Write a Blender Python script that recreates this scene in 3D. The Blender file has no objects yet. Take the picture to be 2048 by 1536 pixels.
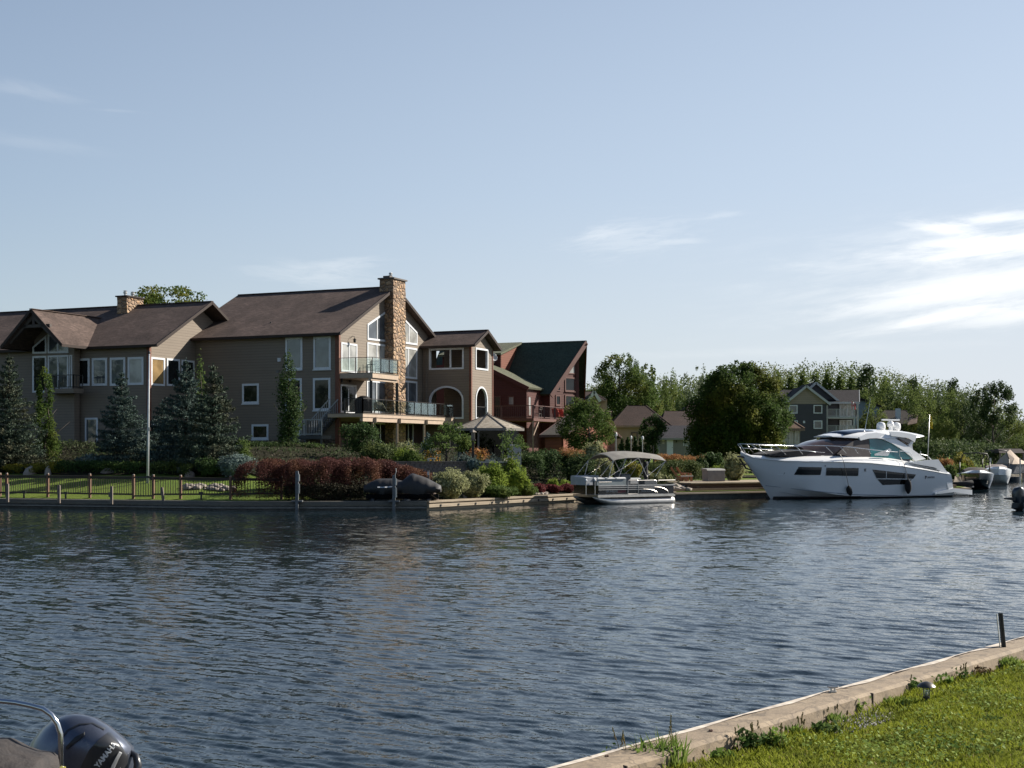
import bpy, math, random
import numpy as np
from mathutils import Vector, Matrix
from mathutils.geometry import tessellate_polygon

# ---------------------------------------------------------------- camera, sky, sun, exposure
SC = bpy.context.scene
F = 2800.0                      # focal length in pixels of the 2048 px wide photograph
HZ = 905.0                      # horizon row
CAMZ = 3.0
cam_d = bpy.data.cameras.new('camera'); cam = bpy.data.objects.new('camera', cam_d)
SC.collection.objects.link(cam); SC.camera = cam
cam.location = (0, 0, CAMZ); cam.rotation_euler = (math.radians(90), 0, 0)
cam_d.sensor_width = 36.0; cam_d.lens = 36.0 * F / 2048.0
cam_d.shift_y = (HZ - 768.0) / 2048.0
cam_d.clip_start = 0.1; cam_d.clip_end = 6000

SUN_AZ = math.radians(66.0)     # clockwise from the view direction (+Y)
SUN_EL = math.radians(31.0)
sun_dir = Vector((math.sin(SUN_AZ) * math.cos(SUN_EL), math.cos(SUN_AZ) * math.cos(SUN_EL), math.sin(SUN_EL)))
sl = bpy.data.lights.new('sun', 'SUN'); sun = bpy.data.objects.new('sun', sl); SC.collection.objects.link(sun)
sl.energy = 5.0; sl.angle = math.radians(0.5); sl.color = (1.0, 0.93, 0.82)
sun.location = (40, 0, 60)
sun.rotation_euler = (-sun_dir).to_track_quat('-Z', 'Y').to_euler()

W = bpy.data.worlds.new('World'); SC.world = W; W.use_nodes = True
wn = W.node_tree; wn.nodes.clear()
def wnode(t, **k):
    n = wn.nodes.new(t)
    for a, b in k.items(): setattr(n, a, b)
    return n
def wl(a, b): wn.links.new(a, b)
w_out = wnode('ShaderNodeOutputWorld'); w_bg = wnode('ShaderNodeBackground'); w_bg.inputs['Strength'].default_value = 0.055
wl(w_bg.outputs[0], w_out.inputs[0])
w_sky = wnode('ShaderNodeTexSky', sky_type='NISHITA', sun_disc=False, sun_elevation=SUN_EL, sun_rotation=SUN_AZ)
w_sky.air_density = 1.0; w_sky.dust_density = 0.6; w_sky.ozone_density = 3.0
def wmath(op, a, b=None, c=None, clamp=False):
    n = wnode('ShaderNodeMath', operation=op); n.use_clamp = clamp
    for i, v in enumerate((a, b, c)):
        if v is None: continue
        if isinstance(v, (int, float)): n.inputs[i].default_value = v
        else: wl(v, n.inputs[i])
    return n.outputs[0]
w_tc = wnode('ShaderNodeTexCoord'); w_sep = wnode('ShaderNodeSeparateXYZ'); wl(w_tc.outputs['Generated'], w_sep.inputs[0])
w_az = wmath('ARCTAN2', w_sep.outputs[0], w_sep.outputs[1])        # azimuth and elevation of the direction looked along
w_el = wmath('ARCSINE', w_sep.outputs[2])
def cirrus(az, el, wa, we, tilt, amount, seed, thr=0.5, soft=0.18, det=7.0, stretch=1.0, gw=0.36):
    """one patch of thin cloud: a soft tilted ellipse in azimuth / elevation broken up by stretched noise"""
    da = wmath('SUBTRACT', w_az, az); de = wmath('SUBTRACT', w_el, el)
    ct, st = math.cos(tilt), math.sin(tilt)
    u = wmath('ADD', wmath('MULTIPLY', da, ct / wa), wmath('MULTIPLY', de, st / wa))
    v = wmath('ADD', wmath('MULTIPLY', da, -st / we), wmath('MULTIPLY', de, ct / we))
    r2 = wmath('ADD', wmath('MULTIPLY', u, u), wmath('MULTIPLY', v, v))
    g = wmath('POWER', 2.718, wmath('MULTIPLY', r2, -1.0))
    cb = wnode('ShaderNodeCombineXYZ')
    wl(wmath('MULTIPLY', u, wa * 22 * stretch), cb.inputs[0]); wl(wmath('MULTIPLY', v, we * 130 * stretch), cb.inputs[1]); cb.inputs[2].default_value = seed
    nz = wnode('ShaderNodeTexNoise'); nz.inputs['Scale'].default_value = 1.0; nz.inputs['Detail'].default_value = det
    nz.inputs['Roughness'].default_value = 0.66; nz.inputs['Distortion'].default_value = 0.35
    wl(cb.outputs[0], nz.inputs['Vector'])
    q = wmath('ADD', nz.outputs['Fac'], wmath('MULTIPLY', g, gw))
    mr = wnode('ShaderNodeMapRange', interpolation_type='SMOOTHSTEP')
    wl(q, mr.inputs[0]); mr.inputs[1].default_value = thr + 0.28; mr.inputs[2].default_value = thr + 0.28 + soft + 0.12
    return wmath('MULTIPLY', wmath('MULTIPLY', mr.outputs[0], g), amount)
A = lambda px: math.atan((px - 1024) / F)
E = lambda py: math.atan((HZ - py) / F)
clouds = [cirrus(A(1965), E(590), .115, .0125, .13, 1.35, 3.1, .18, .40, 10, 1, .50),
          cirrus(A(1880), E(645), .060, .0055, .17, 1.2, 3.7, .20, .3, 10, 1, .42),
          cirrus(A(2000), E(512), .085, .0125, .07, 1.4, 8.4, .24, .3, 10, 1, .42),
          cirrus(A(1890), E(476), .026, .0055, -.15, 1.1, 1.7, .22, .26, 10, 1, .42),
          cirrus(A(1990), E(462), .045, .0050, .05, 1.1, 2.9, .24, .26, 10),
          cirrus(A(2070), E(640), .070, .009, .1, 1.1, 5.9, .22, .3, 10),
          cirrus(A(1850), E(530), .140, .034, .1, .5, 12.5, .26, .4, 10),
          cirrus(A(1260), E(478), .050, .016, .1, .30, 6.6, .30, .2, 10, 1.8),
          cirrus(A(1200), E(468), .024, .006, .25, .30, 16.6, .28, .2, 10, 1.8),
          cirrus(A(1440), E(436), .020, .003, .1, .25, 9.2, .28, .2, 10, 1.5),
          cirrus(A(1360), E(486), .024, .0026, .0, .30, 9.9, .24, .2, 10, 1.5),
          cirrus(A(640), E(556), .056, .0095, -.08, .32, 4.2, .26, .25, 10, 1.3),
          cirrus(A(690), E(530), .034, .006, .1, .30, 14.2, .28, .2, 10, 1.5),
          cirrus(A(60), E(222), .040, .006, -.12, .18, 7.7, .22, .3, 10),
          cirrus(A(60), E(318), .055, .006, -.06, .11, 2.2, .22, .3, 10),
          cirrus(A(230), E(247), .020, .0015, .0, .12, 2.7, .24, .3, 8),
          cirrus(A(1600), E(705), .170, .005, .02, .16, 10.7, .26, .3, 9)]
tot = clouds[0]
for c_ in clouds[1:]: tot = wmath('ADD', tot, c_)
tot = wmath('MULTIPLY', tot, 0.42, clamp=True)
w_mix = wnode('ShaderNodeMixRGB', blend_type='MIX')
wl(tot, w_mix.inputs[0])
w_haze = wnode('ShaderNodeMixRGB', blend_type='MIX')                # thin milky veil of a humid summer sky, thicker low down
hz = wmath('SUBTRACT', 0.72, wmath('MULTIPLY', w_el, 1.0), clamp=True)
w_toward = wmath('ADD', wmath('MULTIPLY', w_sep.outputs[0], math.sin(SUN_AZ)), wmath('MULTIPLY', w_sep.outputs[1], math.cos(SUN_AZ)))
hz = wmath('MULTIPLY', hz, wmath('MAXIMUM', 0.12, wmath('ADD', 0.62, wmath('MULTIPLY', w_toward, 1.15))))   # the veil is brighter on the sun's side
w_vc = wnode('ShaderNodeMixRGB', blend_type='MIX'); wl(wmath('MULTIPLY', w_el, 5.5, clamp=True), w_vc.inputs[0]); w_vc.inputs[1].default_value = (7.2, 7.6, 8.0, 1); w_vc.inputs[2].default_value = (6.5, 7.4, 8.6, 1)
wl(hz, w_haze.inputs[0]); wl(w_sky.outputs[0], w_haze.inputs[1]); wl(w_vc.outputs[0], w_haze.inputs[2])
wl(w_haze.outputs[0], w_mix.inputs[1]); w_mix.inputs[2].default_value = (13.0, 12.8, 12.4, 1)
wl(w_mix.outputs[0], w_bg.inputs['Color'])

SC.view_settings.view_transform = 'Standard'; SC.view_settings.look = 'None'
SC.view_settings.gamma = 1.0; SC.view_settings.exposure = 0.94
SC.cycles.max_bounces = 6; SC.cycles.transparent_max_bounces = 12
SC.cycles.caustics_reflective = False; SC.cycles.caustics_refractive = False

# ---------------------------------------------------------------- helpers
def P(px, py, d):
    """world point seen at pixel px, py (2048 px frame) at depth d"""
    return Vector(((px - 1024) / F * d, d, CAMZ + (HZ - py) / F * d))
def X(px, d): return (px - 1024) / F * d
def Z(py, d): return CAMZ + (HZ - py) / F * d

class MB:
    """collects faces, then links them as ONE mesh object"""
    def __init__(s): s.v = []; s.f = []; s.m = []; s.mats = []
    def _m(s, mat):
        if mat not in s.mats: s.mats.append(mat)
        return s.mats.index(mat)
    def add(s, vs, fs, mat=None):
        b = len(s.v); s.v.extend(Vector(v) for v in vs); k = s._m(mat)
        for f in fs: s.f.append([b + i for i in f]); s.m.append(k)
        return s
    def hexa(s, b4, t4, mat=None):
        return s.add(list(b4) + list(t4), [(3, 2, 1, 0), (4, 5, 6, 7), (0, 1, 5, 4), (1, 2, 6, 5), (2, 3, 7, 6), (3, 0, 4, 7)], mat)
    def box(s, c, d, e=Vector((1, 0, 0)), mat=None, up=Vector((0, 0, 1))):
        """box centred at c, size d = (along e, across, up)"""
        e = Vector(e).normalized(); up = Vector(up); n = up.cross(e).normalized(); c = Vector(c); a, b, h = d[0] / 2, d[1] / 2, d[2] / 2
        q = [c + e * x * a + n * y * b for x, y in ((-1, -1), (1, -1), (1, 1), (-1, 1))]
        return s.hexa([p - up * h for p in q], [p + up * h for p in q], mat)
    def bar(s, p, q, w, h=None, mat=None, up=None):
        """rectangular bar from p to q"""
        p = Vector(p); q = Vector(q); h = h or w; t = (q - p).normalized()
        u = Vector(up) if up else (Vector((0, 0, 1)) if abs(t.z) < .9 else Vector((0, 1, 0)))
        n = t.cross(u).normalized(); u = n.cross(t).normalized()
        A_ = [p + n * x * w / 2 + u * y * h / 2 for x, y in ((-1, -1), (1, -1), (1, 1), (-1, 1))]
        B_ = [a + (q - p) for a in A_]
        return s.add(A_ + B_, [(0, 1, 2, 3), (7, 6, 5, 4), (0, 4, 5, 1), (1, 5, 6, 2), (2, 6, 7, 3), (3, 7, 4, 0)], mat)
    def tube(s, pts, r, seg=8, mat=None, cap=True):
        """round tube through pts; r a number or one radius for each point"""
        pts = [Vector(p) for p in pts]; n = len(pts)
        rs = r if isinstance(r, (list, tuple)) else [r] * n
        b = len(s.v); k = s._m(mat); prev = None
        for i, p in enumerate(pts):
            t = (pts[min(i + 1, n - 1)] - pts[max(i - 1, 0)]).normalized()
            if prev is None:
                a = Vector((0, 0, 1)) if abs(t.z) < .9 else Vector((1, 0, 0)); u = t.cross(a).normalized()
            else: u = (prev - t * prev.dot(t)).normalized()
            prev = u; w = t.cross(u)
            for j in range(seg):
                an = 2 * math.pi * j / seg; s.v.append(p + (u * math.cos(an) + w * math.sin(an)) * rs[i])
        for i in range(n - 1):
            for j in range(seg):
                s.f.append([b + i * seg + j, b + i * seg + (j + 1) % seg, b + (i + 1) * seg + (j + 1) % seg, b + (i + 1) * seg + j]); s.m.append(k)
        if cap:
            s.f.append([b + j for j in range(seg)][::-1]); s.m.append(k)
            s.f.append([b + (n - 1) * seg + j for j in range(seg)]); s.m.append(k)
        return s
    def lathe(s, c, prof, seg=16, mat=None, ax=None):
        """revolve (radius, height) profile round the vertical at c"""
        c = Vector(c); b = len(s.v); k = s._m(mat); R = ax or Matrix.Identity(3)
        for r, z in prof:
            for j in range(seg):
                an = 2 * math.pi * j / seg; s.v.append(c + R @ Vector((r * math.cos(an), r * math.sin(an), z)))
        for i in range(len(prof) - 1):
            for j in range(seg):
                s.f.append([b + i * seg + j, b + i * seg + (j + 1) % seg, b + (i + 1) * seg + (j + 1) % seg, b + (i + 1) * seg + j]); s.m.append(k)
        s.f.append([b + j for j in range(seg)][::-1]); s.m.append(k)
        s.f.append([b + (len(prof) - 1) * seg + j for j in range(seg)]); s.m.append(k)
        return s
    def loft(s, rings, mat=None, closed=True, caps=True):
        b = len(s.v); k = s._m(mat); n = len(rings[0])
        for r in rings: s.v.extend(Vector(p) for p in r)
        for i in range(len(rings) - 1):
            for j in range(n if closed else n - 1):
                s.f.append([b + i * n + j, b + i * n + (j + 1) % n, b + (i + 1) * n + (j + 1) % n, b + (i + 1) * n + j]); s.m.append(k)
        if caps and closed:
            s.f.append([b + j for j in range(n)][::-1]); s.m.append(k)
            s.f.append([b + (len(rings) - 1) * n + j for j in range(n)]); s.m.append(k)
        return s
    def slab(s, poly, thick, mat=None, holes=(), nrm=None):
        """flat polygon (world points) with holes, given thickness away from its front"""
        poly = [Vector(p) for p in poly]; holes = [[Vector(p) for p in h] for h in holes]
        if nrm is None:
            nrm = Vector((0, 0, 0))
            for i in range(len(poly)):
                nrm += poly[i].cross(poly[(i + 1) % len(poly)])
        nrm = Vector(nrm).normalized()
        loops = [poly] + holes; flat = [p for l in loops for p in l]
        tris = tessellate_polygon(loops)
        b = len(s.v); k = s._m(mat); N = len(flat)
        s.v.extend(flat); s.v.extend(p - nrm * thick for p in flat)
        for t in tris:
            t = list(t)
            nn = (flat[t[1]] - flat[t[0]]).cross(flat[t[2]] - flat[t[0]])
            if nn.dot(nrm) < 0: t = t[::-1]
            s.f.append([b + i for i in t]); s.m.append(k); s.f.append([b + N + i for i in t[::-1]]); s.m.append(k)
        o = 0
        for l in loops:
            n = len(l)
            for i in range(n):
                s.f.append([b + o + i, b + o + (i + 1) % n, b + N + o + (i + 1) % n, b + N + o + i]); s.m.append(k)
            o += n
        return s
    def mesh(s, name, off, mat=None, smooth=False):
        me = bpy.data.meshes.new(name)
        me.from_pydata([tuple(v - off) for v in s.v], [], s.f)
        for m in s.mats: me.materials.append(m or mat)
        for i, p in enumerate(me.polygons): p.material_index = s.m[i]; p.use_smooth = bool(smooth)
        import bmesh
        bm = bmesh.new(); bm.from_mesh(me); bmesh.ops.recalc_face_normals(bm, faces=bm.faces)
        if smooth is not False and smooth is not True:
            for e in bm.edges: e.smooth = not (len(e.link_faces) == 2 and e.calc_face_angle(0) > smooth)
        uv = bm.loops.layers.uv.new('UVMap')          # every face carries its own flat coordinates in metres
        for f in bm.faces:
            n = f.normal
            e = Vector((0, 0, 1)).cross(n); e = e.normalized() if e.length > .05 else Vector((1, 0, 0))
            g = n.cross(e)
            for l in f.loops:
                w = l.vert.co + off; l[uv].uv = (w.dot(e), w.dot(g))
        bm.to_mesh(me); bm.free()
        return me
    def base(s):
        mn = [min(v[i] for v in s.v) for i in range(3)]; mx = [max(v[i] for v in s.v) for i in range(3)]
        return Vector(((mn[0] + mx[0]) / 2, (mn[1] + mx[1]) / 2, mn[2]))

def tag(o, label=None, cat=None, group=None, kind=None):
    if label: o['label'] = label
    if cat: o['category'] = cat
    if group: o['group'] = group
    if kind: o['kind'] = kind
    return o
def root_of(o):
    while o.parent: o = o.parent
    return o
def obj(name, mb, mat=None, parent=None, smooth=False, label=None):
    off = root_of(parent)['_loc'] if parent is not None else None
    off = Vector(off) if off is not None else mb.base()
    o = bpy.data.objects.new(name, mb.mesh(name, off, mat, smooth)); SC.collection.objects.link(o)
    if parent is not None: o.parent = parent
    else: o.location = off; o['_loc'] = tuple(off)
    if label: o['label'] = label
    return o
def thing(name, label, cat, loc, group=None):
    o = bpy.data.objects.new(name, None); SC.collection.objects.link(o); o.location = loc; o['_loc'] = tuple(Vector(loc))
    o.empty_display_size = .3
    return tag(o, label, cat, group)
def copy_thing(src, loc, rz=None, scale=None, label=None):
    def cp(o, par):
        c = o.copy(); SC.collection.objects.link(c)
        if par: c.parent = par
        for ch in o.children: cp(ch, c)
        return c
    r = cp(src, None); r.location = loc
    if rz is not None: r.rotation_euler = (0, 0, rz)
    if scale is not None: r.scale = scale
    if label: r['label'] = label
    return r

# ---------------------------------------------------------------- materials
_M = {}
def newmat(name):
    m = bpy.data.materials.new(name); m.use_nodes = True; nt = m.node_tree
    return m, nt, nt.nodes['Principled BSDF']
def nn(nt, t, **k):
    n = nt.nodes.new(t)
    for a, b in k.items(): setattr(n, a, b)
    return n
def mathn(nt, op, a, b=None, clamp=False):
    n = nt.nodes.new('ShaderNodeMath'); n.operation = op; n.use_clamp = clamp
    for i, v in enumerate((a, b)):
        if v is None: continue
        if isinstance(v, (int, float)): n.inputs[i].default_value = v
        else: nt.links.new(v, n.inputs[i])
    return n.outputs[0]
def col(c): return (c[0], c[1], c[2], 1)
def mixc(nt, fac, a, b, blend='MIX'):
    n = nt.nodes.new('ShaderNodeMixRGB'); n.blend_type = blend
    for i, v in ((0, fac), (1, a), (2, b)):
        if isinstance(v, (int, float)): n.inputs[i].default_value = v
        elif isinstance(v, tuple): n.inputs[i].default_value = col(v)
        else: nt.links.new(v, n.inputs[i])
    return n.outputs[0]
def noise(nt, vec, scale, detail=4, rough=.55, dist=0.0):
    n = nt.nodes.new('ShaderNodeTexNoise'); n.inputs['Scale'].default_value = scale; n.inputs['Detail'].default_value = detail
    n.inputs['Roughness'].default_value = rough; n.inputs['Distortion'].default_value = dist
    if vec is not None: nt.links.new(vec, n.inputs['Vector'])
    return n.outputs['Fac']
def ramp(nt, fac, lo, hi):
    n = nt.nodes.new('ShaderNodeMapRange'); nt.links.new(fac, n.inputs[0]); n.inputs[1].default_value = lo; n.inputs[2].default_value = hi
    return n.outputs[0]
def bump(nt, b, h, strength, dist):
    n = nt.nodes.new('ShaderNodeBump'); n.inputs['Strength'].default_value = strength; n.inputs['Distance'].default_value = dist
    nt.links.new(h, n.inputs['Height']); nt.links.new(n.outputs[0], b.inputs['Normal']); return n
def scaled(nt, src, sc):
    n = nt.nodes.new('ShaderNodeMapping'); n.inputs['Scale'].default_value = sc; nt.links.new(src, n.inputs[0]); return n.outputs[0]

def plain(name, c, c2=None, rough=.6, metal=0.0, nscale=3.0, bmp=0.0, bscale=20.0, spec=.5, lo=.35, hi=.65, coat=0.0, stretch=(1, 1, 1)):
    if name in _M: return _M[name]
    m, nt, b = newmat(name); b.inputs['Roughness'].default_value = rough; b.inputs['Metallic'].default_value = metal
    b.inputs['Specular IOR Level'].default_value = spec; b.inputs['Coat Weight'].default_value = coat; b.inputs['Coat Roughness'].default_value = .05
    tc = nn(nt, 'ShaderNodeTexCoord').outputs['Object']; v = scaled(nt, tc, stretch)
    c2 = c2 or tuple(x * .8 for x in c)
    fac = ramp(nt, noise(nt, v, nscale, 6), lo, hi)
    nt.links.new(mixc(nt, fac, c, c2), b.inputs['Base Color'])
    if bmp: bump(nt, b, noise(nt, v, bscale, 5), bmp, .02)
    _M[name] = m; return m

def siding(name, c, lap=.16, depth=.02):
    """horizontal lap boards: each lap leans out to a lower lip"""
    if name in _M: return _M[name]
    m, nt, b = newmat(name); b.inputs['Roughness'].default_value = .62; b.inputs['Specular IOR Level'].default_value = .3
    uv = nn(nt, 'ShaderNodeTexCoord').outputs['UV']; sp = nn(nt, 'ShaderNodeSeparateXYZ'); nt.links.new(uv, sp.inputs[0])
    q = mathn(nt, 'DIVIDE', sp.outputs[1], lap); fr = mathn(nt, 'FRACT', q); row = mathn(nt, 'FLOOR', q)
    h = mathn(nt, 'SUBTRACT', 1.0, fr)
    wn_ = nn(nt, 'ShaderNodeTexWhiteNoise', noise_dimensions='1D'); nt.links.new(row, wn_.inputs['W'])
    big = noise(nt, nn(nt, 'ShaderNodeTexCoord').outputs['Object'], .35, 5)
    c1 = mixc(nt, wn_.outputs['Value'], c, tuple(x * .88 for x in c))
    c3 = mixc(nt, ramp(nt, big, .3, .7), c1, tuple(x * .84 for x in c))
    lap_shade = mathn(nt, 'LESS_THAN', fr, .13)                       # shadow line at each lap, painted into the colour
    nt.links.new(mixc(nt, mathn(nt, 'MULTIPLY', lap_shade, .4), c3, tuple(x * .35 for x in c)), b.inputs['Base Color'])
    bump(nt, b, h, .4, depth)
    _M[name] = m; return m

def shingle(name, c1, c2, w=.32, hgt=.15):
    if name in _M: return _M[name]
    m, nt, b = newmat(name); b.inputs['Roughness'].default_value = .9; b.inputs['Specular IOR Level'].default_value = .15
    uv = nn(nt, 'ShaderNodeTexCoord').outputs['UV']
    br = nn(nt, 'ShaderNodeTexBrick'); nt.links.new(uv, br.inputs['Vector']); br.inputs['Scale'].default_value = 1.0
    br.inputs['Brick Width'].default_value = w; br.inputs['Row Height'].default_value = hgt; br.inputs['Mortar Size'].default_value = .012
    br.inputs['Mortar Smooth'].default_value = .3; br.inputs['Bias'].default_value = 0.0
    br.inputs['Color1'].default_value = col(c1); br.inputs['Color2'].default_value = col(c2); br.inputs['Mortar'].default_value = col(tuple(x * .45 for x in c1))
    ob = nn(nt, 'ShaderNodeTexCoord').outputs['Object']
    a = mixc(nt, ramp(nt, noise(nt, ob, .5, 6), .3, .7), br.outputs['Color'], tuple(x * .7 for x in c2))
    g = mixc(nt, mathn(nt, 'MULTIPLY', ramp(nt, noise(nt, ob, 6, 3), .35, .65), .5), a, tuple(min(1, x * 1.7) for x in c2))
    nt.links.new(g, b.inputs['Base Color'])
    sp = nn(nt, 'ShaderNodeSeparateXYZ'); nt.links.new(uv, sp.inputs[0])
    lap = mathn(nt, 'SUBTRACT', 1.0, mathn(nt, 'FRACT', mathn(nt, 'DIVIDE', sp.outputs[1], hgt)))
    hh = mathn(nt, 'ADD', lap, mathn(nt, 'MULTIPLY', noise(nt, ob, 25, 3), .8))
    bump(nt, b, hh, .7, .02)
    _M[name] = m; return m

def stone(name, sc=3.2, cols=((.38, .22, .11), (.21, .115, .06), (.43, .28, .16), (.28, .175, .11))):
    if name in _M: return _M[name]
    m, nt, b = newmat(name); b.inputs['Roughness'].default_value = .85
    ob = nn(nt, 'ShaderNodeTexCoord').outputs['Object']; v = scaled(nt, ob, (1, 1, 1.35))
    vo = nn(nt, 'ShaderNodeTexVoronoi'); vo.inputs['Scale'].default_value = sc; nt.links.new(v, vo.inputs['Vector'])
    ve = nn(nt, 'ShaderNodeTexVoronoi', feature='DISTANCE_TO_EDGE'); ve.inputs['Scale'].default_value = sc; nt.links.new(v, ve.inputs['Vector'])
    sp = nn(nt, 'ShaderNodeSeparateXYZ'); nt.links.new(vo.outputs['Color'], sp.inputs[0])
    cr = nn(nt, 'ShaderNodeValToRGB'); cr.color_ramp.interpolation = 'CONSTANT'
    for i, c in enumerate(cols):
        e = cr.color_ramp.elements[i] if i < 2 else cr.color_ramp.elements.new(i / len(cols)); e.position = i / len(cols); e.color = col(c)
    nt.links.new(sp.outputs[0], cr.inputs[0])
    cc = mixc(nt, ramp(nt, noise(nt, ob, 6, 6), .3, .7), cr.outputs[0], (.24, .17, .11))
    ed = ramp(nt, ve.outputs['Distance'], 0.0, .09)
    nt.links.new(mixc(nt, ed, (.10, .08, .065), cc), b.inputs['Base Color'])
    hh = mathn(nt, 'ADD', ramp(nt, ve.outputs['Distance'], 0.0, .28), mathn(nt, 'MULTIPLY', noise(nt, ob, 14, 4), .25))
    bump(nt, b, hh, 1.0, .09)
    _M[name] = m; return m

def wood(name, c1, c2, board=.14, length=3.0, rough=.75, vertical=False):
    if name in _M: return _M[name]
    m, nt, b = newmat(name); b.inputs['Roughness'].default_value = rough; b.inputs['Specular IOR Level'].default_value = .3
    uv = nn(nt, 'ShaderNodeTexCoord').outputs['UV']
    if vertical:
        mp = nn(nt, 'ShaderNodeMapping'); mp.inputs['Rotation'].default_value = (0, 0, math.pi / 2); nt.links.new(uv, mp.inputs[0]); uv = mp.outputs[0]
    br = nn(nt, 'ShaderNodeTexBrick'); nt.links.new(uv, br.inputs['Vector']); br.inputs['Scale'].default_value = 1.0
    br.inputs['Brick Width'].default_value = length; br.inputs['Row Height'].default_value = board; br.inputs['Mortar Size'].default_value = .008
    br.inputs['Color1'].default_value = col(c1); br.inputs['Color2'].default_value = col(c2); br.inputs['Mortar'].default_value = col(tuple(x * .3 for x in c1))
    gr = noise(nt, scaled(nt, uv, (1.5, 30, 1)), 1.0, 6)
    ob = nn(nt, 'ShaderNodeTexCoord').outputs['Object']
    a = mixc(nt, mathn(nt, 'MULTIPLY', ramp(nt, gr, .3, .7), .5), br.outputs['Color'], tuple(x * .55 for x in c2))
    a = mixc(nt, mathn(nt, 'MULTIPLY', ramp(nt, noise(nt, ob, 1.2, 6), .45, .75), .4), a, tuple(x * .5 for x in c1))
    nt.links.new(a, b.inputs['Base Color']); bump(nt, b, mathn(nt, 'ADD', mathn(nt, 'MULTIPLY', br.outputs['Fac'], -1.0), gr), .4, .01)
    _M[name] = m; return m

def pane(name, c=(.02, .025, .03), rough=.03, spec=.8):
    """window glass in front of a dark room: mirrors sky and trees, shows little"""
    if name in _M: return _M[name]
    m, nt, b = newmat(name); b.inputs['Roughness'].default_value = rough; b.inputs['Specular IOR Level'].default_value = spec
    ob = nn(nt, 'ShaderNodeTexCoord').outputs['Object']
    nt.links.new(mixc(nt, ramp(nt, noise(nt, ob, .9, 3), .4, .6), c, tuple(x * .6 for x in c)), b.inputs['Base Color'])
    bump(nt, b, noise(nt, ob, .7, 2), .05, .05)
    _M[name] = m; return m

def clearglass(name, tint=(.75, .85, .82), op=.25):
    if name in _M: return _M[name]
    m, nt, b = newmat(name); out = nt.nodes['Material Output']
    tr = nn(nt, 'ShaderNodeBsdfTransparent'); tr.inputs[0].default_value = col(tint)
    gl = nn(nt, 'ShaderNodeBsdfGlossy'); gl.inputs['Roughness'].default_value = .03; gl.inputs['Color'].default_value = (.9, .95, .95, 1)
    fr = nn(nt, 'ShaderNodeFresnel'); fr.inputs[0].default_value = 1.5
    mx = nn(nt, 'ShaderNodeMixShader'); nt.links.new(mathn(nt, 'ADD', mathn(nt, 'MULTIPLY', fr.outputs[0], .45), op * .3, True), mx.inputs[0])
    nt.links.new(tr.outputs[0], mx.inputs[1]); nt.links.new(gl.outputs[0], mx.inputs[2]); nt.links.new(mx.outputs[0], out.inputs[0])
    _M[name] = m; return m

def leaf(name, c1, c2, c3=None, transl=.35, big=.5, rough=.7):
    """foliage: every leaf its own tone, and whole sprays that are paler or darker in themselves"""
    if name in _M: return _M[name]
    m, nt, b = newmat(name); b.inputs['Roughness'].default_value = rough; b.inputs['Specular IOR Level'].default_value = .15
    g = nn(nt, 'ShaderNodeNewGeometry'); ob = nn(nt, 'ShaderNodeTexCoord').outputs['Object']
    a = mixc(nt, g.outputs['Random Per Island'], c1, c2)
    if c3: a = mixc(nt, ramp(nt, noise(nt, ob, big, 3), .48, .68), a, c3)
    else: a = mixc(nt, mathn(nt, 'MULTIPLY', ramp(nt, noise(nt, ob, big, 3), .4, .7), .6), a, tuple(x * .55 for x in c1))
    nt.links.new(a, b.inputs['Base Color'])
    tl = nn(nt, 'ShaderNodeBsdfTranslucent'); br = nn(nt, 'ShaderNodeBrightContrast'); br.inputs[1].default_value = .02
    nt.links.new(a, br.inputs[0]); nt.links.new(br.outputs[0], tl.inputs[0])
    mx = nn(nt, 'ShaderNodeMixShader'); mx.inputs[0].default_value = transl
    nt.links.new(b.outputs[0], mx.inputs[1]); nt.links.new(tl.outputs[0], mx.inputs[2]); nt.links.new(mx.outputs[0], nt.nodes['Material Output'].inputs[0])
    _M[name] = m; return m

M_white = plain('white_trim', (.62, .64, .66), (.55, .57, .6), .5)
M_boat = plain('white_gelcoat', (.78, .78, .77), (.74, .74, .74), .16, spec=.6, coat=.4, nscale=.8)
M_steel = plain('stainless_steel', (.62, .63, .64), (.5, .5, .5), .16, 1.0)
M_black = plain('black_plastic', (.012, .012, .013), (.02, .02, .02), .45)
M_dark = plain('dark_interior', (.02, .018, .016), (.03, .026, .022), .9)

# ---------------------------------------------------------------- shoreline and ground
SHORE = [(-175, -90), (-112, 38), (-84, 72), (-60, 80), (-27.9, 76.4), (-15, 72.2), (-4.4, 72.4), (3.86, 85.0), (10.5, 90.4), (17.2, 94.2), (33.5, 102.4), (35.6, 118), (41.5, 136), (52, 160), (88, 232), (150, 330), (420, 700), (900, 1300)]
SHD = Vector((-.5, .866, 0))
def shore_s(x, y):
    """distance behind the far seawall along the inland direction, and the x where it is met"""
    best = None
    for (x0, y0), (x1, y1) in zip(SHORE, SHORE[1:]):
        ex, ey = x1 - x0, y1 - y0; den = ex * (-SHD.y) - ey * (-SHD.x)
        if abs(den) < 1e-9: continue
        t = ((x - x0) * (-SHD.y) - (y - y0) * (-SHD.x)) / den
        if 0 <= t <= 1:
            qx, qy = x0 + ex * t, y0 + ey * t; s = (x - qx) * SHD.x + (y - qy) * SHD.y
            if best is None or abs(s) < abs(best[0]): best = (s, qx)
    return best or (500, x)
def ss(a, b, x):
    t = min(1, max(0, (x - a) / (b - a))); return t * t * (3 - 2 * t)
def zs(s, qx):
    left = .46 + min(2.94, .12 * max(0, s - 1.0))
    right = .46 + .45 * ss(1.0, 3.0, s) + .016 * min(90, max(0, s - 3))
    k = ss(5, 17, qx - .35 * max(0, s - 8))
    return left * (1 - k) + right * k
def gz(x, y):
    s, qx = shore_s(x, y); return zs(s, qx)
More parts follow.
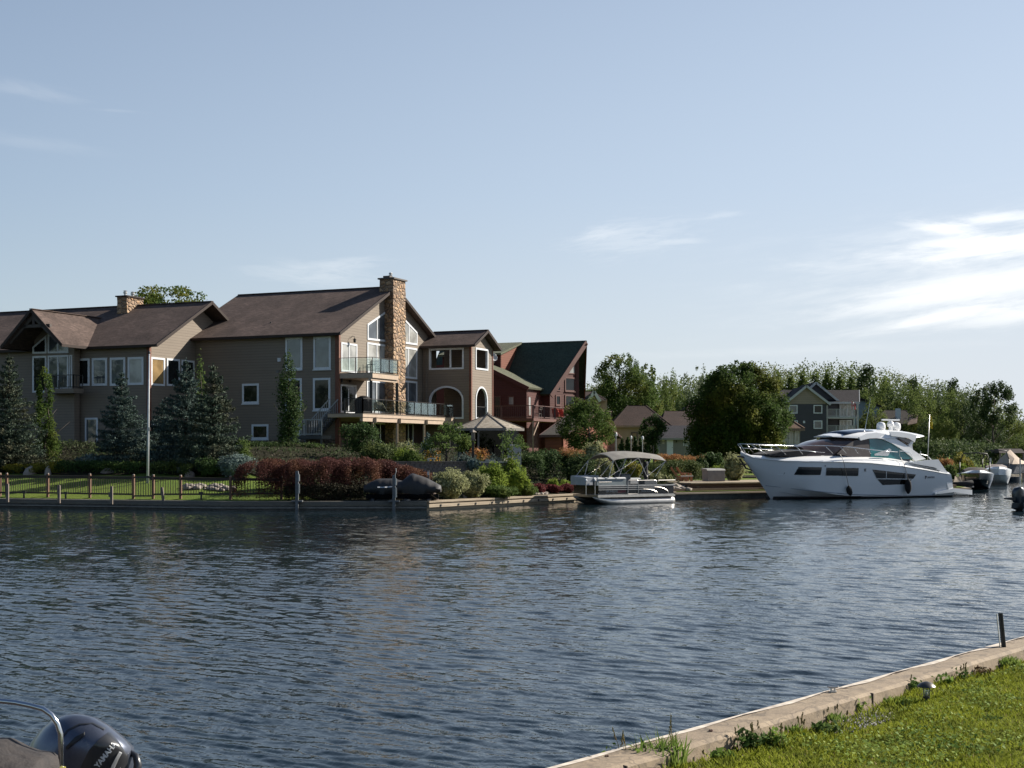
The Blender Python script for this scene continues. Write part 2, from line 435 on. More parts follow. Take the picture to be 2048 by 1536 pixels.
def G(px, d):
    x = X(px, d); return Vector((x, d, gz(x, d)))
pts = []
for (x0, y0), (x1, y1) in zip(SHORE, SHORE[1:]):
    n = max(1, int(min(80, math.hypot(x1 - x0, y1 - y0) / 1.5)))
    for i in range(n): pts.append((x0 + (x1 - x0) * i / n, y0 + (y1 - y0) * i / n))
pts.append(SHORE[-1])
SS = [0.35, 1, 2, 3, 4, 6, 8, 10, 13, 16, 20, 24, 27, 30, 36, 45, 60, 90, 150, 260, 500, 1500]
tv = []; tf = []
rg = random.Random(5)
for x, y in pts:
    for s in SS: tv.append((x + SHD.x * s, y + SHD.y * s, zs(s, x) - .004 + (rg.uniform(-.03, .03) if s > 3 else 0)))
m_ = len(SS)
for i in range(len(pts) - 1):
    for j in range(m_ - 1): a = i * m_ + j; tf.append((a, a + m_, a + m_ + 1, a + 1))
def grass_mat(name, c1, c2, c3, sc=1.0):
    m, nt, b = newmat(name); b.inputs['Roughness'].default_value = .9; b.inputs['Specular IOR Level'].default_value = .1
    ob = nn(nt, 'ShaderNodeTexCoord').outputs['Object']
    a = mixc(nt, ramp(nt, noise(nt, ob, .6 * sc, 6), .35, .65), c1, c2)
    a = mixc(nt, mathn(nt, 'MULTIPLY', ramp(nt, noise(nt, ob, 7 * sc, 5), .45, .7), .6), a, c3)
    nt.links.new(a, b.inputs['Base Color']); bump(nt, b, noise(nt, ob, 22 * sc, 6), 1.0, .05); return m
me = bpy.data.meshes.new('ground'); me.from_pydata(tv, [], tf); me.materials.append(grass_mat('lawn_far', (.10, .15, .028), (.13, .17, .03), (.07, .10, .02)))
for p in me.polygons: p.use_smooth = True
gr = bpy.data.objects.new('ground', me); SC.collection.objects.link(gr); tag(gr, kind='structure')

def bed_sheet(name, i0x, i1x, s0, s1, mat, wob=1.0):
    """mulched bed lying on the ground: shoreline x range and distances inland"""
    vs = []; fs = []; xs = np.arange(i0x, i1x, .8); n = 0; rows = []
    for x in xs:
        y = np.interp(x, [p[0] for p in SHORE], [p[1] for p in SHORE]); a = s0 + wob * math.sin(x * .7) * .6 + wob * .4 * math.sin(x * 1.9); row = []
        for k in range(15): s_ = a + (s1 - a) * k / 14; row.append((x + SHD.x * s_, y + SHD.y * s_, zs(s_, x) + .05))
        rows.append(row)
    for r in rows: vs += r
    for i in range(len(rows) - 1):
        for j in range(14): a = i * 15 + j; fs.append((a, a + 15, a + 16, a + 1))
    me = bpy.data.meshes.new(name); me.from_pydata(vs, [], fs); me.materials.append(mat); o = bpy.data.objects.new(name, me); SC.collection.objects.link(o); return tag(o, kind='structure')
M_mulch = grass_mat('mulch', (.022, .018, .012), (.03, .028, .014), (.014, .02, .009))
bed_sheet('garden_bed', -9.5, 12.5, .9, 25, M_mulch, .3); bed_sheet('garden_bed', -60, -10.2, 11.0, 40, M_mulch)
bed_sheet('garden_bed', 14, 60, 12.0, 16, M_mulch)

# ---------------------------------------------------------------- water
rs = np.random.RandomState(4)
SLP = .46
NR, NC = 1500, 720
ys = 4.0 * (110 / 4.0) ** (np.arange(NR) / (NR - 1)); sl_ = np.linspace(-SLP, SLP, NC)
Y2 = np.repeat(ys[:, None], NC, 1); X2 = Y2 * sl_[None, :]
step = ys * (math.log(110 / 4.0) / NR); xst = ys * (2 * SLP / NC)
sp_ = np.maximum(step, xst)[:, None]
H = np.zeros_like(X2)
for i in range(72):
    lam = .10 * (.80 / .10) ** rs.rand(); th = math.radians(56) + rs.randn() * .33
    kx, ky = math.cos(th) * 2 * math.pi / lam, math.sin(th) * 2 * math.pi / lam
    amp = .0023 * lam ** .80 * (.6 + .8 * rs.rand())
    fade = np.clip(lam / (2.6 * sp_) - .6, 0, 1)
    ph = kx * X2 + ky * Y2 + rs.rand() * 6.28
    env = 1 + .45 * np.sin(X2 * rs.randn() * .25 + Y2 * rs.randn() * .25 + rs.rand() * 6)
    H += amp * env * fade * (np.sin(ph) + .32 * np.cos(2 * ph + .5))
edge = np.clip((SLP - np.abs(sl_)) / .03, 0, 1)[None, :] * np.clip((110 - Y2) / 12, 0, 1)
H *= edge
V = np.stack([X2, Y2, H], -1).reshape(-1, 3)
idx = np.arange(NR * NC).reshape(NR, NC)
Q = np.stack([idx[:-1, :-1], idx[:-1, 1:], idx[1:, 1:], idx[1:, :-1]], -1).reshape(-1, 4)
nb = len(V)
ext = np.array([(-SLP * 4, 4, 0), (SLP * 4, 4, 0), (-SLP * 110, 110, 0), (SLP * 110, 110, 0), (-900, 4, 0), (900, 4, 0), (-900, 110, 0), (900, 110, 0), (-900, -60, 0), (900, -60, 0), (-900, 1500, 0), (900, 1500, 0)], float)
V = np.concatenate([V, ext]); e_ = lambda *a: [nb + i for i in a]
Q2 = np.array([e_(4, 0, 2, 6), e_(1, 5, 7, 3), e_(8, 9, 5, 4), e_(6, 7, 11, 10)])
Q = np.concatenate([Q, Q2])
me = bpy.data.meshes.new('water'); me.vertices.add(len(V)); me.vertices.foreach_set('co', V.ravel())
me.loops.add(Q.size); me.loops.foreach_set('vertex_index', Q.ravel().astype(np.int32))
me.polygons.add(len(Q)); me.polygons.foreach_set('loop_start', (np.arange(len(Q)) * 4).astype(np.int32))
me.polygons.foreach_set('use_smooth', np.ones(len(Q), bool)); me.update(calc_edges=True); me.validate()
m, nt, b = newmat('water')
b.inputs['Base Color'].default_value = (.007, .015, .020, 1); b.inputs['Roughness'].default_value = .04; b.inputs['IOR'].default_value = 1.333
tc = nn(nt, 'ShaderNodeTexCoord').outputs['Object']
mp = nn(nt, 'ShaderNodeMapping'); mp.inputs['Rotation'].default_value = (0, 0, math.radians(-50)); mp.inputs['Scale'].default_value = (1.0, .45, 1); nt.links.new(tc, mp.inputs[0])
n1 = noise(nt, mp.outputs[0], 5.0, 4, .55, .3); n2 = noise(nt, mp.outputs[0], .9, 3, .5, .2); n3 = noise(nt, mp.outputs[0], 12, 2, .5)
gust = ramp(nt, noise(nt, scaled(nt, tc, (1, 2.2, 1)), .05, 3), .38, .62)
hh = mathn(nt, 'ADD', mathn(nt, 'MULTIPLY', n1, .020), mathn(nt, 'ADD', mathn(nt, 'MULTIPLY', n2, .040), mathn(nt, 'MULTIPLY', n3, .0035)))
bn = bump(nt, b, mathn(nt, 'MULTIPLY', hh, mathn(nt, 'ADD', .55, mathn(nt, 'MULTIPLY', gust, .9))), 1.0, 1.0)
me.materials.append(m)
wo = bpy.data.objects.new('water', me); SC.collection.objects.link(wo); tag(wo, kind='structure')
# ================================================================ NEAR BANK
NW = Vector((.6435, .7655, 0)); NM = Vector((.7655, -.6435, 0)); NA = Vector((.207, 7.63, 0))   # near seawall: direction, inland normal, a point on its water edge
WT, LZ, WW = 1.28, 1.175, .255
def nearpt(t, w, z): return NA + NW * t + NM * w + Vector((0, 0, z))
def conc_mat(name, c1, c2, dark, sc=1.0):
    m, nt, b = newmat(name); b.inputs['Roughness'].default_value = .85
    ob = nn(nt, 'ShaderNodeTexCoord').outputs['Object']
    a = mixc(nt, ramp(nt, noise(nt, ob, 2.5 * sc, 8, .6), .35, .65), c1, c2)
    a = mixc(nt, mathn(nt, 'MULTIPLY', ramp(nt, noise(nt, ob, 9 * sc, 8, .7), .48, .70), .8), a, dark)
    vo = nn(nt, 'ShaderNodeTexVoronoi', feature='DISTANCE_TO_EDGE'); vo.inputs['Scale'].default_value = 1.1 * sc
    mp = nn(nt, 'ShaderNodeVectorMath', operation='ADD'); nt.links.new(ob, mp.inputs[0])
    nz = nn(nt, 'ShaderNodeTexNoise'); nz.inputs['Scale'].default_value = 3; nt.links.new(ob, nz.inputs['Vector'])
    nt.links.new(nz.outputs['Color'], mp.inputs[1]); nt.links.new(mp.outputs[0], vo.inputs['Vector'])
    crack = mathn(nt, 'LESS_THAN', vo.outputs['Distance'], .012)
    nt.links.new(mixc(nt, mathn(nt, 'MULTIPLY', crack, .6), a, dark), b.inputs['Base Color'])
    bump(nt, b, mathn(nt, 'ADD', noise(nt, ob, 30 * sc, 6, .7), noise(nt, ob, 3 * sc, 4)), .5, .012); return m
M_conc = conc_mat('weathered_concrete', (.28, .215, .145), (.21, .16, .11), (.11, .085, .06))
rr = random.Random(3)
mb = MB(); N = 260; rows = []
for i in range(N + 1):
    t = -30 + 75 * i / N; k = 1 if -2 < t < 12 else .3
    j = lambda a: rr.uniform(-a, a)
    lip = .035 * max(0, math.sin(t * 7.1) * math.sin(t * 2.3)) * k
    rows.append([nearpt(t, 0, -.6), nearpt(t, 0 + j(.004), WT - .02 + j(.003)), nearpt(t, .018 + lip, WT + j(.003)), nearpt(t, .09, WT + j(.002)), nearpt(t, .17, WT + j(.002)),
                 nearpt(t, WW - .022 - abs(j(.008)), WT - .003), nearpt(t, WW + j(.003), WT - .024 + j(.003)), nearpt(t, WW + .006 + j(.004), LZ - .04), nearpt(t, WW + .01, LZ - .3)])
mb.loft(rows, closed=False)
wall = obj('seawall', mb, M_conc); wall['label'] = 'weathered tan concrete seawall along the near lawn'; wall['category'] = 'seawall'
# chipped bright outer lip
mb = MB()
for i in range(N):
    t0 = -30 + 75 * i / N; t1 = -30 + 75 * (i + 1) / N; w0, w1 = [.035 + .022 * math.sin(t * 5.3) + .012 * math.sin(t * 17) for t in (t0, t1)]
    mb.add([nearpt(t0, -.004, WT + .0045), nearpt(t1, -.004, WT + .0045), nearpt(t1, w1, WT + .0045), nearpt(t0, w0, WT + .0045), nearpt(t0, -.004, WT - .03), nearpt(t1, -.004, WT - .03)], [(0, 1, 2, 3), (4, 5, 1, 0)])
obj('worn_edge', mb, plain('worn_lip', (.62, .55, .46), (.40, .34, .28), .8, nscale=12), wall)

for t in (-9.4, -6.2, -3.0, .35, 3.4, 6.6, 9.9, 13.2):       # joints between the lengths of the cap
    mb = MB(); mb.hexa([nearpt(t, -.003, WT - .2), nearpt(t + .009, -.003, WT - .2), nearpt(t + .009, WW + .008, LZ - .03), nearpt(t, WW + .008, LZ - .03)], [nearpt(t, -.003, WT + .006), nearpt(t + .009, -.003, WT + .006), nearpt(t + .009, WW + .008, WT - .012), nearpt(t, WW + .008, WT - .012)]); obj('joint', mb, plain('joint_dark', (.06, .045, .035), rough=.95), wall)
M_nlawn = grass_mat('lawn_near', (.11, .14, .010), (.15, .17, .012), (.055, .07, .008), 3)
mb = MB(); g = 60
for i in range(g + 1):
    for j in range(g + 1): pass
rows = []
for i in range(121):
    t = -30 + 75 * i / 120
    rows.append([nearpt(t, w, LZ + (.02 * math.sin(t * 1.7 + w) + .012 * math.sin(w * 5 + t * 3.1) if w > .45 else 0) - (.03 if w < .5 else 0)) for w in (WW + .004, .38, .5, .62, .8, 1.0, 1.3, 1.7, 2.2, 3, 4, 6, 9, 14, 22, 60)])
mb.loft(rows, closed=False); lawn = obj('lawn', mb, M_nlawn, smooth=True); tag(lawn, kind='structure')

def raw_mesh(name, V, Q, mat, off=None, smooth=False):
    V = np.asarray(V, float); Q = np.asarray(Q); off = np.zeros(3) if off is None else np.array(off)
    me = bpy.data.meshes.new(name); me.vertices.add(len(V)); me.vertices.foreach_set('co', (V - off).ravel())
    k = Q.shape[1]
    me.loops.add(Q.size); me.loops.foreach_set('vertex_index', Q.ravel().astype(np.int32))
    me.polygons.add(len(Q)); me.polygons.foreach_set('loop_start', (np.arange(len(Q)) * k).astype(np.int32))
    if smooth: me.polygons.foreach_set('use_smooth', np.ones(len(Q), bool))
    me.update(calc_edges=True); me.materials.append(mat); return me

def leaves(c, size, rs, nrm=None, asp=.6, spread=1.0):
    """one small kite-shaped leaf for each centre; nrm biases which way they face"""
    n = len(c); a = rs.normal(size=(n, 3)) * spread
    if nrm is not None: a = a + nrm
    a /= np.linalg.norm(a, axis=1)[:, None] + 1e-9
    r = rs.normal(size=(n, 3)); t = np.cross(a, r); t /= np.linalg.norm(t, axis=1)[:, None] + 1e-9; b = np.cross(a, t)
    s = (size * (.6 + .8 * rs.rand(n)))[:, None] if np.isscalar(size) else (size * (.6 + .8 * rs.rand(n)))[:, None]
    v = np.stack([c - t * s * .5, c + b * s * asp * .5 + a * s * .08, c + t * s * .5, c - b * s * asp * .5 + a * s * .08], 1).reshape(-1, 3)
    return v, np.arange(4 * n).reshape(-1, 4)

# grass blades on the near lawn
rs = np.random.RandomState(8)
def blades(n, t0, t1, w0, w1, h, wd, seed, zoff=0.0):
    rs = np.random.RandomState(seed)
    t = rs.uniform(t0, t1, n); w = w0 + (w1 - w0) * rs.rand(n) ** 1.2
    base = np.array(NA)[None] + t[:, None] * np.array(NW)[None] + w[:, None] * np.array(NM)[None]
    base[:, 2] = LZ + .02 * np.sin(t * 1.7 + w) + .012 * np.sin(w * 5 + t * 3.1) - .008 + zoff
    clump = .55 + .45 * np.sin(t * 9 + 3 * np.sin(w * 7)) * np.sin(w * 11 + 2 * np.sin(t * 5))
    an = rs.rand(n) * 6.28; hh = h * (.5 + .9 * rs.rand(n)) * (.7 + .5 * clump); lean = rs.rand(n) * .9 * hh
    d = np.stack([np.cos(an), np.sin(an), np.zeros(n)], 1); q = np.stack([-np.sin(an), np.cos(an), np.zeros(n)], 1)
    tip = base + d * lean[:, None]; tip[:, 2] += hh
    mid = base + d * (lean * .35)[:, None]; mid[:, 2] += hh * .55
    ww = (wd * (.6 + .8 * rs.rand(n)))[:, None]
    v = np.stack([base - q * ww * .5, base + q * ww * .5, mid + q * ww * .42, tip, mid - q * ww * .42], 1).reshape(-1, 3)
    return v
v = np.concatenate([blades(190000, -1.5, 8.0, .50, 4.0, .030, .006, 1), blades(9000, -1.5, 8.0, .30, .55, .045, .007, 2), blades(60000, 8, 18, .4, 5.0, .034, .010, 4)])
me = raw_mesh('grass', v, np.arange(len(v)).reshape(-1, 5), leaf('grass_blade', (.165, .20, .010), (.26, .29, .022), (.10, .125, .010), .4, 2.5))
go = bpy.data.objects.new('grass', me); SC.collection.objects.link(go); tag(go, 'short bright green lawn grass beside the near seawall', 'grass', kind='stuff')
v = blades(16000, -1.5, 9.0, .36, 4.0, .026, .006, 6)
me = raw_mesh('dry_grass', v, np.arange(len(v)).reshape(-1, 5), leaf('dry_blade', (.24, .18, .07), (.34, .27, .12), (.16, .13, .04), .3, 2.5))
go = bpy.data.objects.new('dry_grass', me); SC.collection.objects.link(go); tag(go, 'straw coloured dry blades scattered through the near lawn', 'grass', kind='stuff')
# clover patches, small round leaves
rs = np.random.RandomState(9); n = 26000
t = rs.uniform(-1.5, 7.5, n); w = .42 + 3.2 * rs.rand(n) ** 1.2
keep = (np.sin(t * 3.1 + 2 * np.sin(w * 2.3)) + np.sin(w * 4.3 + t * 1.3) + rs.normal(size=n) * .5) > .1
t = t[keep]; w = w[keep]
c = np.array(NA)[None] + t[:, None] * np.array(NW)[None] + w[:, None] * np.array(NM)[None]; c[:, 2] = LZ + .018 + .02 * rs.rand(len(t))
v, q = leaves(c, .022, rs, np.array([[0, 0, 2.0]]), .9)
me = raw_mesh('clover', v, q, leaf('clover_leaf', (.16, .24, .04), (.27, .33, .07), (.10, .17, .03), .3, 2.0))
co = bpy.data.objects.new('clover', me); SC.collection.objects.link(co); tag(co, 'low clover growing through the near lawn', 'clover', kind='stuff')
# dirt and gravel strip at the foot of the wall
mb = MB(); rr = random.Random(11); rows = []
for i in range(161):
    t = -6 + 22 * i / 160; w = .44 + .06 * math.sin(t * 2.1) + .05 * math.sin(t * 5.7) + .03 * rr.random()
    rows.append([nearpt(t, WW + .012, LZ - .036), nearpt(t, (WW + w) / 2, LZ - .014), nearpt(t, w, LZ - .022)])
mb.loft(rows, closed=False); so = obj('soil', mb, plain('dark_soil', (.045, .034, .024), (.09, .07, .05), .95, nscale=14, bmp=1, bscale=30)); tag(so, kind='structure')
rs = np.random.RandomState(10); n = 3600; t = np.concatenate([rs.normal(1.35, .22, n // 3), rs.normal(3.3, .28, n // 2), rs.uniform(-1, 8, n // 8)]); w = rs.uniform(WW + .03, .56, len(t))
vs = []; fs = []; tet = np.array([(1, 0, 0), (-.5, .8, 0), (-.5, -.8, 0), (0, 0, .9), (.2, .1, -.6)]); tf_ = [(0, 1, 3), (1, 2, 3), (2, 0, 3), (1, 0, 4), (2, 1, 4), (0, 2, 4)]
for i in range(len(t)):
    R = np.linalg.qr(rs.normal(size=(3, 3)))[0]; s = .004 + .009 * rs.rand(); p = np.array(nearpt(t[i], w[i], LZ - .010)); b_ = len(vs)
    vs.extend((tet @ R) * s + p); fs.extend([(a + b_, b + b_, c + b_) for a, b, c in tf_])
me = raw_mesh('gravel', vs, fs, plain('grey_gravel', (.30, .29, .28), (.16, .15, .15), .8, nscale=60))
go = bpy.data.objects.new('gravel', me); SC.collection.objects.link(go); tag(go, 'loose grey gravel along the foot of the near seawall', 'gravel', kind='stuff')

# weeds at the foot of the wall
def ntw(px, py, z=LZ):
    d = (CAMZ - z) * F / (py - HZ); p = Vector((X(px, d), d, z)); q = p - NA
    return q.dot(NW), q.dot(NM), p
M_weed = leaf('weed_leaf', (.10, .17, .025), (.16, .24, .04), (.20, .26, .05), .35, 6)
M_weedd = leaf('weed_leaf_dark', (.05, .10, .02), (.09, .15, .03), (.12, .17, .04), .3, 6)
M_stalk = leaf('dry_stalk', (.20, .17, .06), (.28, .22, .10), (.16, .10, .05), .2, 6)
def weed(px, py, label, h, spread, n, mat, kind='broad', seed=1, stalks=3):
    rs = np.random.RandomState(seed); _, _, p = ntw(px, py); p = np.array(p); h *= .82
    V = []; Qn = 0
    if kind == 'grassy':
        m_ = n; an = rs.rand(m_) * 6.28; r = spread * rs.rand(m_) ** .7 * .45
        b_ = p + np.stack([np.cos(an) * r, np.sin(an) * r, np.zeros(m_)], 1)
        lean = rs.normal(size=(m_, 2)) * .28; hh = h * (.45 + .55 * rs.rand(m_)); wd = .006 + .010 * rs.rand(m_); qa = rs.rand(m_) * 3.14
        q = np.stack([np.cos(qa), np.sin(qa), np.zeros(m_)], 1) * wd[:, None]
        pt = lambda f: b_ + np.stack([lean[:, 0] * hh * f * f, lean[:, 1] * hh * f * f, hh * (f - .18 * f * f)], 1)
        v = np.stack([pt(0) - q * .5, pt(0) + q * .5, pt(.5) + q * .6, pt(1.0), pt(.5) - q * .6], 1).reshape(-1, 3)
        me = raw_mesh('weed', v, np.arange(len(v)).reshape(-1, 5), mat, p)
    else:
        ns = max(3, n // 14); cs = []
        for s_ in range(ns):
            an = rs.rand() * 6.28; r = spread * .3 * rs.rand(); b_ = p + np.array([math.cos(an) * r, math.sin(an) * r, 0]); ln = rs.normal(size=2) * .35; hh = h * (.5 + .5 * rs.rand())
            for k in range(14):
                f = .1 + .9 * k / 13; cs.append(b_ + np.array([ln[0] * hh * f, ln[1] * hh * f, hh * f]) + rs.normal(size=3) * .016)
        v, q = leaves(np.array(cs), .042, rs, np.array([[0, 0, .8]]), .5); me = raw_mesh('weed', v, q, mat, p)
    o = bpy.data.objects.new('weed', me); SC.collection.objects.link(o); o.location = p; tag(o, label, 'weed', 'weeds along the near seawall')
    for k in range(stalks):
        mb = MB(); a = Vector(p) + Vector((rs.normal() * spread * .3, rs.normal() * spread * .2, 0)); ln = Vector((rs.normal() * .12, rs.normal() * .1, 1)) * h * (1.0 + .5 * rs.rand())
        mb.tube([a, a + ln * .5 + Vector((.01, 0, 0)), a + ln], [.0022, .0018, .001], 4)
        for z in range(6): c_ = a + ln * (.7 + .05 * z); mb.box(c_ + Vector((rs.normal() * .003, 0, 0)), (.006, .006, .012))
        so_ = bpy.data.objects.new('stalk', mb.mesh('stalk', Vector(p), M_stalk)); SC.collection.objects.link(so_); so_.parent = o
    return o
weed(1322, 1532, 'tall narrow grassy weed clump at the bottom edge of the near seawall', .30, .32, 150, M_weed, 'grassy', 1, 2)
weed(1252, 1536, 'thin pale flowering weed left of the tall grassy weed clump', .20, .12, 70, M_weed, 'broad', 2, 4)
weed(1500, 1500, 'dark leafy weed with seed stalks against the wall near its middle', .15, .26, 260, M_weedd, 'broad', 3, 7)
weed(1548, 1497, 'broad bright leafy weed right of the dark stalky one', .14, .20, 180, M_weed, 'broad', 4, 2)
weed(1590, 1468, 'dry thin stalks standing against the near seawall', .12, .12, 30, M_weed, 'grassy', 5, 4)
weed(1668, 1440, 'small weed with a leaning stalk below the cleat', .09, .2, 60, M_weed, 'grassy', 6, 4)
weed(1708, 1418, 'low green weed tuft just left of the garden light', .07, .3, 120, M_weed, 'broad', 7, 0)
weed(1800, 1408, 'weedy tuft on the gravel left of the garden light', .08, .28, 160, M_weed, 'grassy', 8, 0)
weed(1828, 1388, 'dark leafy weed behind the garden light', .14, .14, 110, M_weedd, 'broad', 9, 1)
weed(1890, 1376, 'bright broad leafed weed just right of the garden light', .12, .16, 160, M_weed, 'broad', 10, 0)
weed(1925, 1362, 'brown stalky weed halfway between the garden light and the leaning stake', .13, .14, 70, M_weedd, 'broad', 11, 6)
weed(1965, 1350, 'reddish low weed left of the leaning stake', .07, .3, 150, leaf('weed_leaf_red', (.10, .05, .03), (.14, .12, .04), None, .3), 'broad', 12, 0)
weed(2006, 1330, 'thick round grass tuft at the foot of the leaning stake', .13, .30, 330, M_weed, 'grassy', 13, 0)
weed(2040, 1312, 'dark weed at the right edge behind the leaning stake', .09, .24, 120, M_weedd, 'broad', 14, 0)
weed(1640, 1462, 'low dark weed cluster on the soil below the wall middle', .06, .3, 160, M_weedd, 'broad', 15, 0)
weed(1440, 1520, 'small white flowered weed at the lawn corner', .06, .22, 120, M_weed, 'broad', 16, 2)
weed(1945, 1385, 'darker grass tuft in the lawn right of the garden light', .06, .16, 90, M_weedd, 'grassy', 17, 0)
weed(1985, 1440, 'dark grass tuft out in the lawn', .05, .14, 90, M_weedd, 'grassy', 18, 0)

# solar garden light
M_lmetal = plain('brushed_metal', (.13, .12, .105), (.08, .075, .07), .38, .9)
_, _, p = ntw(1853, 1412); lt = thing('garden_light', 'small round topped metal garden light on a stake by the near wall', 'garden light', p)
mb = MB(); mb.lathe(p + Vector((0, 0, .138)), [(.064, 0), (.066, .004), (.060, .012), (.046, .024), (.028, .033), (.012, .038), (.001, .040)], 28); obj('cap', mb, M_lmetal, lt, .8)
mb = MB(); mb.lathe(p + Vector((0, 0, .068)), [(.022, 0), (.026, .035), (.030, .07)], 20); obj('lens', mb, clearglass('lens_glass', (.8, .82, .8), .5), lt, True)
mb = MB()
for k in range(4):
    a = k * math.pi / 2 + .5; u = Vector((math.cos(a), math.sin(a), 0)); mb.tube([p + u * .024 + Vector((0, 0, .064)), p + u * .034 + Vector((0, 0, .14))], .0028, 6)
obj('cage', mb, M_lmetal, lt)
mb = MB(); mb.lathe(p + Vector((0, 0, .07)), [(.010, 0), (.012, .015), (.007, .03), (.004, .04)], 12); obj('bulb', mb, M_white, lt, True)
mb = MB(); mb.lathe(p + Vector((0, 0, -.05)), [(.009, 0), (.009, .10), (.024, .108), (.024, .118), (.01, .12)], 14); obj('stake', mb, M_black, lt, .8)
# flat stone beside it
_, _, p = ntw(1878, 1398); mb = MB()
mb.loft([[p + Vector((math.cos(a) * r * .085, math.sin(a) * r * .055, z)) for a in [2 * math.pi * i / 12 for i in range(12)]] for r, z in ((1, -.01), (1.02, .008), (.85, .017), (.3, .02))])
tag(obj('stone', mb, M_conc, smooth=.6), 'flat grey stone just right of the garden light', 'stone')

# cleat
d = (CAMZ - WT) * F / (1385 - HZ); p = Vector((X(1666, d), d, WT + .001)); cl = thing('cleat', 'small galvanised mooring cleat on the concrete wall', 'cleat', p); e = (NW * .5 + NM).normalized()
M_galv = plain('galvanised', (.55, .54, .52), (.4, .39, .37), .4, .7)
mb = MB(); mb.box(p + Vector((0, 0, .005)), (.05, .03, .01), e)
for s in (-1, 1): mb.tube([p + e * s * .012, p + e * s * .012 + Vector((0, 0, .034))], [.008, .006], 8)
obj('base', mb, M_galv, cl)
mb = MB(); mb.tube([p + e * -.040 + Vector((0, 0, .044)), p + e * -.026 + Vector((0, 0, .037)), p + Vector((0, 0, .036)), p + e * .026 + Vector((0, 0, .037)), p + e * .040 + Vector((0, 0, .044))], [.005, .007, .008, .007, .005], 8); obj('horn', mb, M_galv, cl, True)
# clod of dirt on the wall
for k, (px, py, s, lb) in enumerate(((1420, 1463, .013, 'dark clod of dirt lying on top of the near wall'), (1214, 1513, .009, 'tiny dark clod on the near wall top at the bottom of the picture'))):
    d = (CAMZ - WT) * F / (py - HZ); p = Vector((X(px, d), d, WT + s * .35)); mb = MB(); rr = random.Random(k)
    for q in range(6): mb.lathe(p + Vector((rr.uniform(-1, 1) * s, rr.uniform(-1, 1) * s, 0)), [(s * .2, -s * .5), (s * .7, -s * .2), (s * .6, s * .3), (s * .1, s * .6)], 7)
    tag(obj('dirt_clod', mb, plain('clod', (.05, .02, .012), (.08, .04, .03), .95, bmp=1)), lb, 'dirt', 'dirt clods on the wall')
# leaning stake: dark angle post with a pale face
_, _, p = ntw(2008, 1318); top = P(1999, 1226, p.y + .02); ax = (top - p)
st = thing('marker_stake', 'leaning black stake with a white plate at the near wall', 'stake', p)
e = Vector((.85, -.5, 0)).normalized()
mb = MB(); mb.bar(p - ax * .1, top, .020, .020, up=e); mb.bar(p - ax * .1 + e * .016, top + e * .016, .008, .024, up=e); obj('post', mb, M_black, st)
mb = MB(); mb.bar(p + ax * .13 - e * .024, top - ax * .02 - e * .024, .024, .006, up=e); obj('plate', mb, plain('grey_plate', (.40, .42, .40), (.3, .32, .3), .5), st)

# ================================================================ FAR SEAWALL
def shore_pts(i0, i1, inland=0.0):
    out = []
    for i in range(i0, i1 + 1):
        x, y = SHORE[i]; out.append(Vector((x, y, 0)) + SHD * inland)
    return out
def strip(mb, pts, o0, o1, z0, z1):
    """board that follows the shore: from o0 to o1 outwards (towards the water), between two heights"""
    rings = []
    for i, p in enumerate(pts):
        t = (pts[min(i + 1, len(pts) - 1)] - pts[max(i - 1, 0)]).normalized(); n = Vector((t.y, -t.x, 0))
        rings.append([p + n * o0 + Vector((0, 0, z0)), p + n * o1 + Vector((0, 0, z0)), p + n * o1 + Vector((0, 0, z1)), p + n * o0 + Vector((0, 0, z1))])
    mb.loft(rings)
M_cdark = conc_mat('stained_concrete', (.13, .125, .115), (.09, .088, .08), (.05, .05, .045), .7)
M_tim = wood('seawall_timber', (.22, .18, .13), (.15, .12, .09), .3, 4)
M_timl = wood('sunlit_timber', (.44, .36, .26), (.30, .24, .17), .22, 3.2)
ptsL = [Vector((-175, -90, 0)), Vector((-112, 38, 0)), Vector((-84, 72, 0)), Vector((-60, 80, 0)), Vector((-27.9, 76.4, 0)), Vector((-15, 72.2, 0)), Vector((-4.4, 72.4, 0))]
swl = thing('seawall', 'long dark stained seawall below the fence and hedge', 'seawall', (-15, 72.2, 0))
mb = MB(); strip(mb, ptsL, -.6, 0, -.8, .26); obj('wall', mb, M_cdark, swl)
mb = MB(); strip(mb, ptsL, -.75, .10, .30, .48); obj('cap', mb, wood('seawall_cap', (.20, .18, .15), (.15, .14, .12), .2, 4), swl)
mb = MB(); strip(mb, ptsL, .0, .05, .262, .298); strip(mb, ptsL, .002, .14, .12, .16); obj('ledge', mb, plain('pale_ledge', (.30, .28, .25), (.2, .19, .17), .8), swl)
ptsM = [Vector((-4.4, 72.4, 0)), Vector((3.86, 85.0, 0)), Vector((10.5, 90.4, 0))]
swm = thing('seawall', 'sunlit weathered timber seawall with bolted waler in front of the pale shrubs', 'seawall', (-1, 78, 0))
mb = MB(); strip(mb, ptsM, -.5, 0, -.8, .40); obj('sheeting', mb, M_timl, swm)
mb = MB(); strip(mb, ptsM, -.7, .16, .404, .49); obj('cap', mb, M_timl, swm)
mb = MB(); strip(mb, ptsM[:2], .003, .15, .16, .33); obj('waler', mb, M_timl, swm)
mb = MB(); t = (ptsM[1] - ptsM[0]).normalized(); n = Vector((t.y, -t.x, 0))
for k in range(9): mb.box(ptsM[0] + t * (1.0 + 1.6 * k) + n * .16 + Vector((0, 0, .245)), (.10, .05, .10), t)
obj('bolt', mb, M_black, swm)
